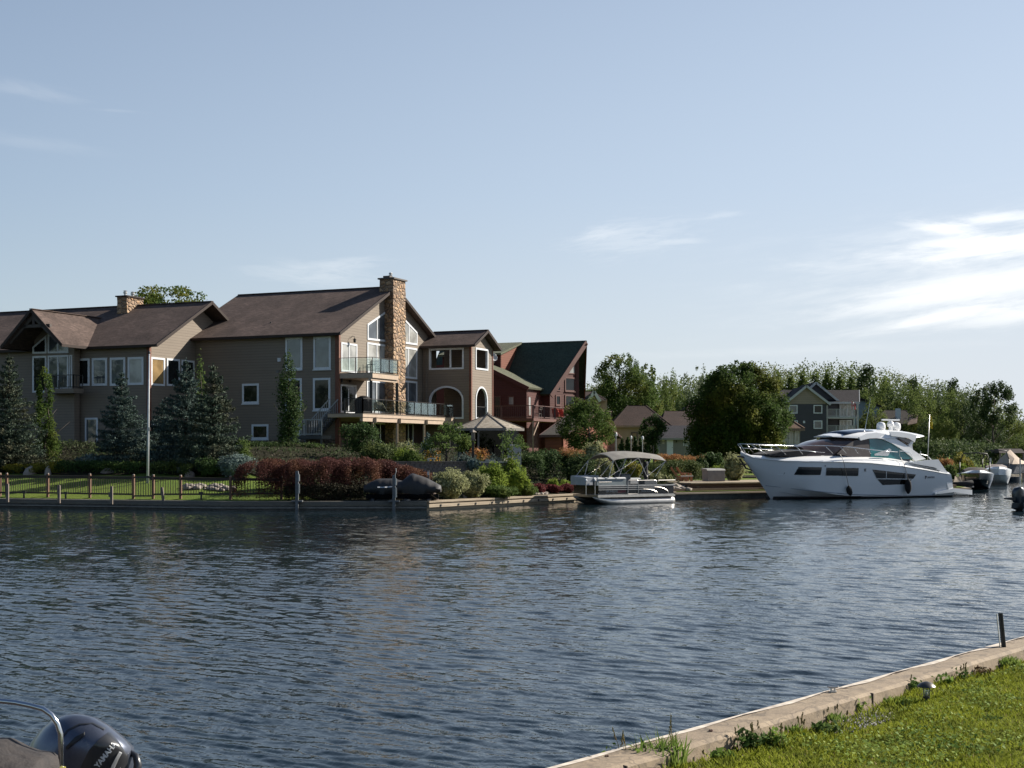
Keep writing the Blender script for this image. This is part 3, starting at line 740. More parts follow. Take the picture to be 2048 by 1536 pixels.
# timber dock beside the yacht: two levels
ptsD = [Vector((10.5, 90.4, 0)), Vector((17.2, 94.2, 0)), Vector((33.5, 102.4, 0)), Vector((35.6, 118, 0))]
dk = thing('dock', 'two level pale timber dock behind the yacht bow and the pontoon boat', 'dock', (17.2, 94.2, 0))
mb = MB(); strip(mb, ptsD, -.5, -.06, -.8, .30); obj('wall', mb, M_cdark, dk)
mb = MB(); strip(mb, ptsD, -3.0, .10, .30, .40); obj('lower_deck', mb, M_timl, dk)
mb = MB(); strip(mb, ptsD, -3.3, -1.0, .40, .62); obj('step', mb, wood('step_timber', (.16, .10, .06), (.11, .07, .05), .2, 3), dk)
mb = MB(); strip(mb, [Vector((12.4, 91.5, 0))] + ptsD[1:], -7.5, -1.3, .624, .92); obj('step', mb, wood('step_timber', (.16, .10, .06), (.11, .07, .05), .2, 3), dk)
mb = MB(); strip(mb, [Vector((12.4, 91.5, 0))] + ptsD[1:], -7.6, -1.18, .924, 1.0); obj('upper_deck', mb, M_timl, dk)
ptsR = [Vector((35.6, 118, 0)), Vector((41.5, 136, 0)), Vector((52, 160, 0)), Vector((88, 232, 0)), Vector((150, 330, 0)), Vector((420, 700, 0))]
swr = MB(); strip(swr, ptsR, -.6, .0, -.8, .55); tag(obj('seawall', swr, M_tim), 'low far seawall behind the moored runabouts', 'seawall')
# ================================================================ HOUSES
UU = Vector((.4035, .915, 0)).normalized(); VV = Vector((-UU.y, UU.x, 0))    # gable direction (away, right) and facade direction (left, away)
class Fr:
    """upright wall plane: origin, horizontal direction e, outward normal n"""
    def __init__(s, O, e, n): s.O = Vector((O[0], O[1], 0)); s.e = Vector(e).normalized(); s.n = Vector(n).normalized()
    def at(s, a, z, o=0.0): return s.O + s.e * a + s.n * o + Vector((0, 0, z))
    def px(s, px, py, o=0.0):
        d = Vector(((px - 1024) / F, 1, (HZ - py) / F)); C = Vector((0, 0, CAMZ))
        t = (s.O + s.n * o - C).dot(s.n) / d.dot(s.n); p = C + d * t; q = p - s.O
        return q.dot(s.e), p.z
    def poly(s, pts, o=0.0): return [s.px(x, y, o) for x, y in pts]
    def box(s, mb, a0, a1, z0, z1, o0, o1, mat=None):
        b4 = [s.at(a0, z0, o0), s.at(a1, z0, o0), s.at(a1, z0, o1), s.at(a0, z0, o1)]; t4 = [p + Vector((0, 0, z1 - z0)) for p in b4]
        return mb.hexa(b4, t4, mat)
def wall_slab(name, fr, poly, mat, par, holes=(), thick=.18, o=0.0, label=None):
    mb = MB(); mb.slab([fr.at(a, z, o) for a, z in poly], thick, holes=[[fr.at(a, z, o) for a, z in h] for h in holes], nrm=fr.n)
    return obj(name, mb, mat, par, label=label)
def offset_poly(poly, w):
    """inset a convex polygon by w"""
    n = len(poly); ar = sum(poly[i][0] * poly[(i + 1) % n][1] - poly[(i + 1) % n][0] * poly[i][1] for i in range(n)); sg = 1 if ar > 0 else -1
    L = []
    for i in range(n):
        (x0, y0), (x1, y1) = poly[i], poly[(i + 1) % n]; l = math.hypot(x1 - x0, y1 - y0) or 1e-6; nx, ny = -(y1 - y0) / l * sg, (x1 - x0) / l * sg
        L.append((nx, ny, nx * x0 + ny * y0 + w))
    out = []
    for i in range(n):
        a, b, c = L[i - 1]; d, e, f = L[i]; det = a * e - b * d
        out.append(((c * e - b * f) / det, (a * f - c * d) / det) if abs(det) > 1e-6 else poly[i])
    return out
P_dark = pane('dark_pane', (.012, .015, .016), .03, .35); P_sky = pane('sky_pane', (.10, .115, .13)); P_warm = pane('blind_pane', (.30, .20, .09), .25); P_cur = pane('curtain_pane', (.38, .38, .36), .12)  # the pale blue grey panes carry the sky's reflection in their base colour
def window(fr, par, poly, trim=.11, mat=None, glass=None, mull=(), o=0.0, proud=.05, sill=False, rails=()):
    """framed window: polygon in wall coordinates; mull = fractions across for uprights, rails = fractions up"""
    mat = mat or M_white; glass = glass or P_dark
    if len(poly) == 2:
        (a0, z0), (a1, z1) = poly; a0, a1 = sorted((a0, a1)); z0, z1 = sorted((z0, z1)); poly = [(a0, z0), (a1, z0), (a1, z1), (a0, z1)]
    inner = offset_poly(poly, trim); mb = MB()
    mb.slab([fr.at(a, z, o + proud) for a, z in poly], proud - .002, holes=[[fr.at(a, z, o + proud) for a, z in inner]], nrm=fr.n)
    a0 = min(p[0] for p in inner); a1 = max(p[0] for p in inner); z0 = min(p[1] for p in inner); z1 = max(p[1] for p in inner)
    for f in mull:
        a = a0 + (a1 - a0) * f; zt = z1
        for i in range(len(inner)):                       # height of the upright under a sloping head
            (xa, ya), (xb, yb) = inner[i], inner[(i + 1) % len(inner)]
            if (xa - a) * (xb - a) < 0:
                y = ya + (yb - ya) * (a - xa) / (xb - xa)
                if y > z0 + .05: zt = min(zt, y)
        fr.box(mb, a - trim * .35, a + trim * .35, z0, zt, o + .012, o + proud - .004)
    for f in rails:
        z = z0 + (z1 - z0) * f; fr.box(mb, a0, a1, z - trim * .3, z + trim * .3, o + .012, o + proud - .006)
    if sill: fr.box(mb, a0 - trim * 1.2, a1 + trim * 1.2, z0 - trim * 1.5, z0 - trim * .98, o + .003, o + proud + .06)
    w = obj('window', mb, mat, par)
    mb = MB(); mb.slab([fr.at(a, z, o + .014) for a, z in inner], .01, nrm=fr.n); obj('pane', mb, glass, w)
    return w
def wpx(fr, par, x0, y0, x1, y1, **k):
    o = k.get('o', 0)
    A_ = [fr.px(x0, y0, o), fr.px(x1, y0, o), fr.px(x1, y1, o), fr.px(x0, y1, o)]
    a0 = (A_[0][0] + A_[3][0]) / 2; a1 = (A_[1][0] + A_[2][0]) / 2; z1 = (A_[0][1] + A_[1][1]) / 2; z0 = (A_[2][1] + A_[3][1]) / 2
    return window(fr, par, [(a0, z0), (a1, z1)], **k)
def roof_gable(par, O, L, Wd, a0, a1, b0, b1, ze, zr, mat, fascia, thick=.16, br=None, sides=(0, 1), name='roof'):
    """gable roof: ridge along L from a0 to a1, eaves at b0 and b1 along Wd (overhangs already counted in)"""
    br = (b0 + b1) / 2 if br is None else br; O = Vector((O[0], O[1], 0)); pt = lambda a, b, z: O + L * a + Wd * b + Vector((0, 0, z))
    mb = MB()
    for sd in sides:
        be = (b0, b1)[sd]
        q = [pt(a0, be, ze), pt(a1, be, ze), pt(a1, br, zr), pt(a0, br, zr)]
        nr = (q[1] - q[0]).cross(q[3] - q[0]); nr = nr if nr.z > 0 else -nr; mb.slab(q, thick, nrm=nr)
    r = obj(name, mb, mat, par); mb = MB()
    for sd in sides:
        be = (b0, b1)[sd]; sg = -1 if be < br else 1
        for a, sa in ((a0, -1), (a1, 1)): mb.bar(pt(a + .02 * sa, be + sg * .02, ze - .09), pt(a + .02 * sa, br, zr - .09), .05, .22)
        mb.bar(pt(a0 - .04, be + sg * .03, ze - .10), pt(a1 + .04, be + sg * .03, ze - .10), .06, .20)
    obj('fascia', mb, fascia, r)
    mb = MB(); mb.bar(pt(a0 - .02, br, zr + .02), pt(a1 + .02, br, zr + .02), .30, .05); obj('ridge_cap', mb, mat, r)
    return r
def glass_rail(par, pts, z0, z1, nposts, post=.05, m=None, gl=None, name='railing'):
    """railing with posts, top and bottom rail and glass between; pts = path at floor height"""
    m = m or M_rail; mb = MB(); g = MB()
    for p, q in zip(pts, pts[1:]):
        p = Vector(p); q = Vector(q); L = (q - p).length; n = max(1, round(L / nposts)); u = Vector((0, 0, 1))
        for i in range(n + 1): c = p + (q - p) * i / n; mb.bar(c + u * z0, c + u * z1, post)
        mb.bar(p + u * z1, q + u * z1, post * 1.1, post * .8); mb.bar(p + u * (z0 + .10), q + u * (z0 + .10), post * .6)
        for i in range(n):
            a = p + (q - p) * (i + .06) / n; b = p + (q - p) * (i + .94) / n; t = (b - a).normalized().cross(u) * .008
            g.hexa([a + u * (z0 + .14) - t, b + u * (z0 + .14) - t, b + u * (z0 + .14) + t, a + u * (z0 + .14) + t], [a + u * (z1 - .05) - t, b + u * (z1 - .05) - t, b + u * (z1 - .05) + t, a + u * (z1 - .05) + t])
    r = obj(name, mb, m, par)
    if gl: obj('glass', g, gl, r)
    return r
def bal_rail(par, pts, z0, z1, m, gap=.13, post=.10, every=1.6, bt=.03, name='railing'):
    mb = MB(); u = Vector((0, 0, 1))
    for p, q in zip(pts, pts[1:]):
        p = Vector(p); q = Vector(q); L = (q - p).length; n = max(1, round(L / every)); k = max(1, int(L / gap))
        for i in range(n + 1): c = p + (q - p) * i / n; mb.bar(c + u * z0, c + u * (z1 + .04), post)
        mb.bar(p + u * z1, q + u * z1, post, .06); mb.bar(p + u * (z0 + .10), q + u * (z0 + .10), .05, .07)
        for i in range(k + 1): c = p + (q - p) * i / k; mb.bar(c + u * (z0 + .1), c + u * z1, bt)
    return obj(name, mb, m, par)

M_sid = M_sidd = M_sids = siding('tan_siding', (.212, .172, .134), .21)
M_roof = shingle('brown_shingle', (.165, .118, .10), (.070, .052, .045)); M_fas = plain('brown_fascia', (.035, .024, .020), rough=.6, spec=.2)
M_red = plain('red_brown_trim', (.16, .05, .025), (.12, .04, .02), .6); M_stone = stone('field_stone', 2.3)
M_rail = plain('dark_rail', (.02, .017, .015), rough=.4); M_glr = clearglass('rail_glass', (.86, .91, .89), .05)
M_beam = plain('tan_beam', (.42, .32, .23), (.36, .27, .2), .6); M_found = stone('foundation_stone', 2.0, ((.06, .05, .045), (.09, .07, .06), (.05, .04, .035), (.08, .07, .065)))
M_soff = plain('soffit', (.10, .085, .07), rough=.7)
O1 = Vector((X(675, 104), 104, 0)); FA = Fr(O1, VV, -UU); FG = Fr(O1, UU, -VV)
H = thing('large_house', 'tall tan sided house with stone chimney up its gable and glass railed decks', 'house', (O1.x - 3, 111, 3.2), 'tan sided houses joined side by side')
ZE, BW, ZB, LF = 11.95, 16.24, 2.4, 12.9
pit = (16.05 - 12.0) / (BW / 2)
wall_slab('wall', FA, [(.004, ZB), (LF + 1.2, ZB), (LF + 1.2, ZE), (.004, ZE)], M_sidd, H)
gp = [(0, ZB), (BW, ZB), (BW, ZE), (BW / 2, ZE + pit * BW / 2 - .05), (0, ZE)]
wall_slab('wall', FG, gp, M_sid, H)
FB = Fr(O1 + VV * (LF + 1.2), UU, VV); wall_slab('wall', FB, gp, M_sidd, H, o=-.004)
FR_ = Fr(O1 + UU * BW, VV, UU); wall_slab('wall', FR_, [(.2, ZB), (LF + 1, ZB), (LF + 1, ZE), (.2, ZE)], M_sidd, H)
mb = MB(); FA.box(mb, -.02, LF + 1, ZB, 3.95, .003, .05); obj('foundation', mb, M_found, H)
mb = MB(); FG.box(mb, .02, BW, ZB, 5.3, .003, .03); obj('basement_wall', mb, plain('shaded_brick', (.075, .04, .03), (.05, .03, .024), .85, nscale=7, bmp=.5), H)  # reddish brick, its colour darkened for the shade below the deck
roof_gable(H, O1, -VV, UU, -(LF + 1.5), .55, -.55, BW + .55, 11.86, 11.86 + pit * (BW / 2 + .55), M_roof, M_fas)
mb = MB(); FA.box(mb, -.17, .17, ZB, ZE - .1, -.15, .06); obj('corner_board', mb, M_red, H)
mb = MB(); FA.box(mb, .02, LF + .6, ZE - .42, ZE - .12, .003, .03); obj('frieze', mb, M_sidd, H)
FGw = [(571.4, 674.9, 605.2, 739.5, P_sky), (627.3, 673, 662, 738.7, P_sky), (571, 756.8, 604, 820.7, P_dark), (626.5, 755.9, 661, 820.7, P_dark), (484.7, 767.3, 518, 807.2, P_dark), (503.7, 848.6, 537.3, 878.8, P_dark), (571, 848.6, 602, 886.6, P_dark)]
for x0, y0, x1, y1, g in FGw: wpx(FA, H, x0, y0, x1, y1, glass=g, trim=.16, sill=True)
for x, y in ((559.6, 720), (443, 763.4)):
    a, z = FA.px(x, y); mb = MB(); FA.box(mb, a - .12, a + .12, z - .12, z + .12, .003, .14); FA.box(mb, a - .14, a + .14, z + .12, z + .15, .003, .17); obj('wall_vent', mb, M_white, H)
a, z = FA.px(555.5, 743); mb = MB(); FA.box(mb, a - .09, a + .09, z - .1, z + .1, .003, .07); obj('outlet', mb, plain('grey_box', (.15, .14, .13)), H)
# gable openings
wpx(FG, H, 681.7, 686.5, 713.7, 744, trim=.14, mull=(.5,), glass=P_sky, name=None) if False else None
def door2(fr, par, x0, y0, x1, y1, glass=None):
    w = wpx(fr, par, x0, y0, x1, y1, trim=.14, mull=(.5,), glass=glass or P_sky); w.name = 'patio_door'; return w
door2(FG, H, 681.7, 686.4, 713.7, 744.5, P_cur); door2(FG, H, 680.8, 769.4, 712, 826, P_dark)
window(FG, H, FG.poly([(734.3, 679.5), (772.4, 684), (772.4, 621.5), (734.3, 648)]), trim=.15, glass=P_sky, mull=(.5,))
wpx(FG, H, 733.8, 687, 773.3, 747, trim=.15, mull=(.48,), glass=P_cur); wpx(FG, H, 733, 761.4, 773, 826, trim=.15, mull=(.48,), glass=P_sky)
window(FG, H, FG.poly([(800, 686), (834, 690.8), (834, 664.5), (807, 636), (800, 632)]), trim=.15, glass=P_cur, mull=(.5,))
wpx(FG, H, 800, 694.5, 833.6, 757, trim=.15, mull=(.45,), glass=P_cur); wpx(FG, H, 800, 761.5, 833.6, 823.5, trim=.15, mull=(.45,), glass=P_sky)
for x0, x1 in ((748, 772), (806, 826)): wpx(FG, H, x0, 845, x1, 890, trim=.14, mull=(.5,), glass=P_dark, o=.03).name = 'patio_door'
# stone chimney
a0 = FG.px(787, 700, .8)[0]; a1 = FG.px(811, 700, .8)[0]; zc = Z(552, 108.5)
mb = MB(); rr = random.Random(2); rings = []
for k in range(29):
    z = ZB + (zc - ZB) * k / 28; j = lambda: rr.uniform(-.03, .03)
    rings.append([FG.at(a0 + j(), z, -.45), FG.at(a0 + j(), z, .8 + j()), FG.at((a0 + a1) / 2, z, .8 + j()), FG.at(a1 + j(), z, .8 + j()), FG.at(a1 + j(), z, -.45)])
mb.loft(rings); ch = obj('chimney', mb, M_stone, H)
mb = MB(); FG.box(mb, a0 - .12, a1 + .12, zc + .003, zc + .12, -.57, .92); FG.box(mb, a0 + .3, a0 + .8, zc + .12, zc + .32, -.3, .3); obj('cap', mb, plain('dark_slab', (.07, .055, .045)), ch)
mb = MB(); c = FG.at(a0 + .9, zc + .12, .05); mb.lathe(c, [(.10, 0), (.10, .3), (.16, .31), (.16, .34), (.11, .35), (.11, .42), (.17, .43), (.12, .50), (.01, .52)], 12); obj('flue', mb, M_galv, ch)
# roof vent pipe
p = P(541, 650, 108.5); mb = MB(); mb.tube([p - Vector((0, 0, .35)), p + Vector((0, 0, .25))], .06, 8); obj('vent_pipe', mb, M_black, H)
# wall lantern
a, z = FG.px(701, 680); mb = MB(); mb.tube([FG.at(a, z + .15, 0), FG.at(a, z + .3, .18), FG.at(a, z + .25, .34), FG.at(a, z + .1, .36)], .02, 6); mb.lathe(FG.at(a, z - .22, .36), [(.04, 0), (.10, .06), (.10, .24), (.14, .26), (.03, .34)], 8); obj('lantern', mb, M_black, H)
for x in (681, 698): a, z = FG.px(x, 761); mb = MB(); mb.lathe(FG.at(a, z - .15, .12), [(.05, 0), (.10, .05), (.10, .25), (.03, .32)], 8); obj('lantern', mb, M_black, H)
# balcony and deck
DO = 2.97
def deck(par, s0, s1, o0, o1, zt, th, name='deck', mat=None):
    mb = MB(); FG.box(mb, s0, s1, zt - .05, zt, o0, o1 + .03); d_ = obj(name, mb, wood('deck_boards', (.22, .18, .14), (.17, .14, .11), .14, 4), par)
    mb = MB(); FG.box(mb, s0, s1, zt - .05 - th, zt - .053, o0, o1); obj('fascia', mb, mat or M_beam, d_); return d_
sB = FG.px(797, 750, DO)[0]
db = deck(H, .02, sB, .004, DO, 8.89, .34, 'balcony')
FP = lambda s, o, z: FG.at(s, z, o)
glass_rail(db, [FP(.06, .1, 8.89), FP(.06, DO - .05, 8.89), FP(sB - .05, DO - .05, 8.89), FP(sB - .05, .56, 8.89)], 0, 1.12, 1.15, gl=M_glr)
mb = MB(); FG.box(mb, .02, sB, 8.30, 8.495, DO - .35, DO - .12); obj('beam', mb, M_beam, db)
dd = deck(H, -1.4, 13.63, .004, DO, 5.87, .24)
mb = MB(); FG.box(mb, -1.3, 13.5, 5.27, 5.575, DO - .32, DO - .06); obj('beam', mb, M_beam, dd)
glass_rail(dd, [FP(-.1, DO - .05, 5.87), FP(13.5, DO - .05, 5.87)], 0, 1.06, 1.15, gl=M_glr)
bal_rail(dd, [FP(-1.35, DO - .05, 5.87), FP(-.1, DO - .05, 5.87)], 0, 1.06, M_rail)
bal_rail(dd, [FP(-1.35, DO - .05, 5.87), FP(-1.35, 1.4, 5.87)], 0, 1.06, M_rail)
for px, zt_, zb_ in ((742, 8.3, 5.88), (794, 8.3, 5.88)):
    s_ = FG.px(px, 780, DO - .25)[0]; s_ = max(.12, s_); mb = MB(); mb.bar(FP(s_, DO - .25, zb_), FP(s_, DO - .25, zt_), .20); obj('post', mb, M_rail, dd)
for px in (745, 794, 848, 900):
    s_ = FG.px(px, 870, DO - .2)[0]; mb = MB(); mb.bar(FP(s_, DO - .2, 2.2), FP(s_, DO - .2, 5.27), .15); mb.bar(FP(s_, DO + .04, 5.2), FP(s_, DO + .04, 5.6), .2, .1); obj('post', mb, M_beam, dd)
# stair and landing at the near end
M_gst = wood('grey_stair_wood', (.10, .10, .105), (.08, .08, .085), .14, 3)
zl = Z(871, 102)
stc = MB()
for k in range(9):
    f0 = k / 9; a = -.1 - 1.45 * 0 + 0; z = 5.87 - (5.87 - zl) * (k + 1) / 10
    FG.box(stc, -1.3, -.15, z - .04, z, 0.0 - 1.5 * (k + 1) / 9 + .0, 0.0 - 1.5 * k / 9 + .03)
st_ = obj('stair', stc, M_gst, H)
mb = MB()
for s_ in (-1.33, -.12): mb.bar(FP(s_, .05, 5.75), FP(s_, -1.5, zl + .05), .05, .25)
obj('stringer', mb, M_gst, st_)
for s_ in (-1.33, -.12):
    mb = MB(); mb.bar(FP(s_, .1, 6.93), FP(s_, -1.5, zl + 1.1), .09, .07)
    for k in range(9): f = k / 9; mb.bar(FP(s_, .05 - 1.55 * f, 5.75 - (5.7 - zl) * f), FP(s_, .05 - 1.55 * f, 6.9 - (5.8 - zl) * f), .035)
    obj('handrail', mb, plain('grey_rail_paint', (.36, .37, .38)), st_)
mb = MB(); FG.box(mb, -2.7, -.15, zl - .25, zl, -2.75, -1.5); FG.box(mb, -2.7, -1.36, zl - .252, zl - .002, -1.497, .3); la = obj('landing', mb, M_gst, H)
bal_rail(la, [FP(-2.66, -2.7, zl), FP(-2.66, .26, zl)], 0, 1.15, plain('grey_rail_paint', (.36, .37, .38)), .2, .09, 1.4)
bal_rail(la, [FP(-.2, -2.7, zl), FP(-2.66, -2.7, zl)], 0, 1.15, plain('grey_rail_paint', (.36, .37, .38)), .2, .09, 1.4)
for s_, o_ in ((-2.6, -2.65), (-2.6, .2), (-.3, -2.65), (-2.6, -1.2)): mb = MB(); mb.bar(FP(s_, o_, 1.9), FP(s_, o_, zl - .25), .13); obj('post', mb, M_gst, la)
# basement window seen under the landing
wpx(FA, H, 630, 884, 645, 903, trim=.08, glass=P_sky); wpx(FA, H, 648, 884, 662, 903, trim=.08, glass=P_cur)

# sunroom wing
SW = 13.66; OS = O1 + UU * SW; FS = Fr(OS, -VV, -UU); FSS = Fr(OS - VV * 4.5, UU, -VV); SD = 4.2
def arch(fr, x0, x1, ytop, ybot, n=12, spring=.42):
    a0, z0 = fr.px(x0, ybot); a1, _ = fr.px(x1, ybot); zt = fr.px((x0 + x1) / 2, ytop)[1]; zb = (z0 + fr.px(x1, ybot)[1]) / 2
    r = (a1 - a0) / 2; rise = min(r, (zt - zb) * spring); pl = [(a0, zb), (a1, zb)]
    for k in range(n + 1):
        an = math.pi * k / n; pl.append(((a0 + a1) / 2 + r * math.cos(an), zt - rise + rise * math.sin(an)))
    return pl
def rect(fr, x0, y0, x1, y1):
    A_ = [fr.px(x0, y0), fr.px(x1, y0), fr.px(x1, y1), fr.px(x0, y1)]; a0 = (A_[0][0] + A_[3][0]) / 2; a1 = (A_[1][0] + A_[2][0]) / 2; z1 = (A_[0][1] + A_[1][1]) / 2; z0 = (A_[2][1] + A_[3][1]) / 2
    return [(a0, z0), (a1, z0), (a1, z1), (a0, z1)]
def trim_open(fr, par, poly, w, mat, name='window_frame', mull=()):
    outer = offset_poly(poly, -w); mb = MB()
    mb.slab([fr.at(a, z, .05) for a, z in outer], .20, holes=[[fr.at(a, z, .05) for a, z in offset_poly(poly, .015)]], nrm=fr.n)
    z0 = min(p[1] for p in poly); z1 = max(p[1] for p in poly); a0 = min(p[0] for p in poly); a1 = max(p[0] for p in poly)
    for f in mull: fr.box(mb, a0 + (a1 - a0) * f - .05, a0 + (a1 - a0) * f + .05, z0, z1, -.1, .03)
    return obj(name, mb, mat, par)
h1 = rect(FS, 861, 699.5, 925, 736); h2 = arch(FS, 861, 924.5, 775, 835); h3 = rect(FSS, 952, 700, 974.5, 737); h4 = arch(FSS, 952, 973.5, 776, 836)
ZS = 11.75
wall_slab('wall', FS, [(.02, ZB), (4.49, ZB), (4.49, ZS), (.02, ZS)], M_sids, H, holes=[offset_poly(h1, -.0), h2])
sp_ = (Z(661, 116.5) - .15 - ZS - .15) / (SD / 2)
gs = [(0, ZB), (SD, ZB), (SD, ZS), (SD / 2, ZS + sp_ * SD / 2), (0, ZS)]
wall_slab('wall', FSS, gs, M_sid, H, holes=[h3, h4])
wall_slab('wall', Fr(OS + UU * SD, -VV, UU), [(0, ZB), (4.3, ZB), (4.3, ZS), (0, ZS)], M_sidd, H)
for fr_, hh_, ml in ((FS, h1, (.62,)), (FS, h2, ()), (FSS, h3, ()), (FSS, h4, ())): trim_open(fr_, H, hh_, .13, M_white, mull=ml)
mb = MB()
for zf in (5.8, 8.75): FS.box(mb, .05, 4.3, zf - .2, zf, -SD + .2, -.19)
obj('floor', mb, M_dark, H)
bal_rail(H, [FSS.at(.4, 5.8, -.1), FSS.at(3.8, 5.8, -.1)], 0, 1.0, M_rail, .12, .04, 2)
mb = MB(); FS.box(mb, 4.33, 4.53, ZB, ZS - .1, -.14, .05); FSS.box(mb, SD - .12, SD + .03, ZB, ZS - .1, -.1, .05); obj('corner_board', mb, M_red, H)
roof_gable(H, OS, -VV, UU, .05, 5.05, -.5, SD + .5, ZS + .06, ZS + .06 + sp_ * (SD / 2 + .5), M_roof, M_fas)
# downpipes
mb = MB(); mb.tube([FS.at(.35, ZS, .05), FS.at(.35, 5.9, .05)], .05, 6, M_sidd); obj('downpipe', mb, M_sidd, H)

# ---- left house
O2 = Vector((-27.0, 104.0, 0)); FA2 = Fr(O2, VV, -UU); FG2 = Fr(O2, UU, -VV)
H2 = thing('wide_house', 'wide low tan house with a dark porch gable and stone chimney at the left', 'house', (-32, 110, 3.2), 'tan sided houses joined side by side')
ZE2 = 11.0; W2 = 12.6; L2 = 24
pk = Z(609, 110) - .1; pit2 = (pk - ZE2) / (W2 / 2)
g2 = [(0, ZB), (W2, ZB), (W2, ZE2), (W2 / 2, pk - .25), (0, ZE2)]
wall_slab('wall', FG2, g2, M_sid, H2); wall_slab('wall', FA2, [(.004, ZB), (L2, ZB), (L2, ZE2), (.004, ZE2)], M_sidd, H2)
mb = MB(); FA2.box(mb, -.02, L2, ZB, 3.7, .003, .05); obj('foundation', mb, M_found, H2)
roof_gable(H2, O2, -VV, UU, -L2, 1.15, -.5, W2 + .5, ZE2 - .02, ZE2 - .02 + pit2 * (W2 / 2 + .5), M_roof, M_fas)
mb = MB(); FA2.box(mb, -.14, .14, ZB, ZE2 - .1, -.15, .06); obj('corner_board', mb, M_red, H2)
for x0, y0, x1, y1, g in ((150, 717, 179.7, 772, P_dark), (184.4, 716, 214.7, 771.6, P_sky), (220.3, 715, 251, 771.5, P_sky), (256, 714, 287.5, 770, P_cur)): wpx(FA2, H2, x0, y0, x1, y1, glass=g, trim=.17)
for x0, y0, x1, y1, g in ((301.5, 715, 329, 771.5, P_warm), (333, 717.5, 359, 772.5, P_dark), (362.5, 720.5, 388, 773, P_dark), (298.5, 847, 323, 874, P_dark)): wpx(FG2, H2, x0, y0, x1, y1, glass=g, trim=.15)
d_ = wpx(FA2, H2, 170.5, 835.5, 196, 893, trim=.14, glass=P_sky); d_.name = 'door'
# porch gable facing the water: its wall stands a little forward of the long facade
Og = FA2.px(157, 690, 1.2)[0]; aC = FA2.px(62, 619, 3.3)[0]; hw = aC - Og + .25; PO_ = .78
zp = FA2.px(62, 618, 3.3)[1]; OG = O2 + VV * aC
roof_gable(H2, OG, UU, VV, -3.3, W2 / 2 - .2, -hw, hw, ZE2 + .0, zp, M_roof, M_fas, name='porch_roof')
wl_, wr_ = aC + hw - .9, FA2.px(148.5, 760, PO_)[0]
FAp = Fr(O2 - UU * PO_, VV, -UU)
sl2 = (zp - ZE2) / hw
wall_slab('wall', FAp, [(wr_, ZB), (wl_, ZB), (wl_, ZE2 + sl2 * .9 - .25), (aC, zp - .25), (wr_, zp - sl2 * (aC - wr_) - .25)], M_sidd, H2, thick=.6)
mb = MB(); q0 = FA2.at(aC - hw + .6, ZE2 + .25, 3.0); q1 = FA2.at(aC + hw - .6, ZE2 + .25, 3.0)
mb.bar(q0, FA2.at(aC, zp - .5, 3.0), .2, .28); mb.bar(q1, FA2.at(aC, zp - .5, 3.0), .2, .28); mb.bar(FA2.at(aC - 1.6, zp - 1.25, 3.0), FA2.at(aC + 1.6, zp - 1.25, 3.0), .2, .22); mb.bar(FA2.at(aC, zp - 1.2, 3.0), FA2.at(aC, zp - .3, 3.0), .2, .22)
obj('truss', mb, plain('dark_timber', (.05, .035, .028)), H2)
kw = dict(trim=.14)
wpx(FAp, H2, 65.5, 712, 93.5, 785, glass=P_dark, **kw); wpx(FAp, H2, 96, 710.5, 137.5, 778, glass=P_sky, mull=(.5,), **kw).name = 'french_door'
wpx(FAp, H2, 139, 710, 144.5, 778, glass=P_sky, trim=.08)
window(FAp, H2, FAp.poly([(137.5, 706), (96, 707), (96, 668), (115, 672), (137.5, 690)]), glass=P_sky, mull=(.5,), **kw)
window(FAp, H2, FAp.poly([(93.5, 707), (65.5, 707.5), (65.5, 694), (93.5, 670)]), glass=P_dark, **kw)
a0 = FA2.px(147, 780, 1.9)[0]; a1 = FA2.px(89, 780, 1.9)[0]; zf = FA2.px(120, 777, 1.9)[1]
mb = MB(); FA2.box(mb, a0, a1, zf - .35, zf, PO_ + .01, 1.9); b2 = obj('balcony', mb, M_sidd, H2)
bal_rail(b2, [FA2.at(a0 + .05, zf, .85), FA2.at(a0 + .05, zf, 1.85), FA2.at(a1 - .05, zf, 1.85), FA2.at(a1 - .05, zf, .85)], 0, 1.0, M_rail, .3, .06, 1.2)
# chimney of the left house
a0 = FA2.px(281, 600, -4.6)[0]; a1 = FA2.px(256, 600, -4.6)[0]
c0 = P(229, 600, 109); mb = MB(); rings = []; zt = Z(589, 109.5); e = -VV
ca = FA2.px(254, 600, -4.9)[0]; rr = random.Random(6)
for k in range(11):
    z = 11.6 + (zt - 11.6) * k / 10; j = lambda: rr.uniform(-.03, .03)
    rings.append([FA2.at(ca + 1.0 + j(), z, -4.9 + j()), FA2.at(ca + j(), z, -4.9 + j()), FA2.at(ca + j(), z, -6.9 + j()), FA2.at(ca + 1.0 + j(), z, -6.9)])
mb.loft(rings); c2 = obj('chimney', mb, M_stone, H2)
mb = MB(); FA2.box(mb, ca - .1, ca + 1.1, zt + .003, zt + .1, -7.0, -4.8); obj('cap', mb, M_fas, c2)
for o_ in (-5.3, -6.2):
    mb = MB(); mb.lathe(FA2.at(ca + .5, zt + .1, o_), [(.11, 0), (.11, .2), (.17, .22), (.17, .3), (.12, .31), (.12, .38), (.18, .40), (.02, .46)], 10); obj('flue', mb, M_galv, c2)
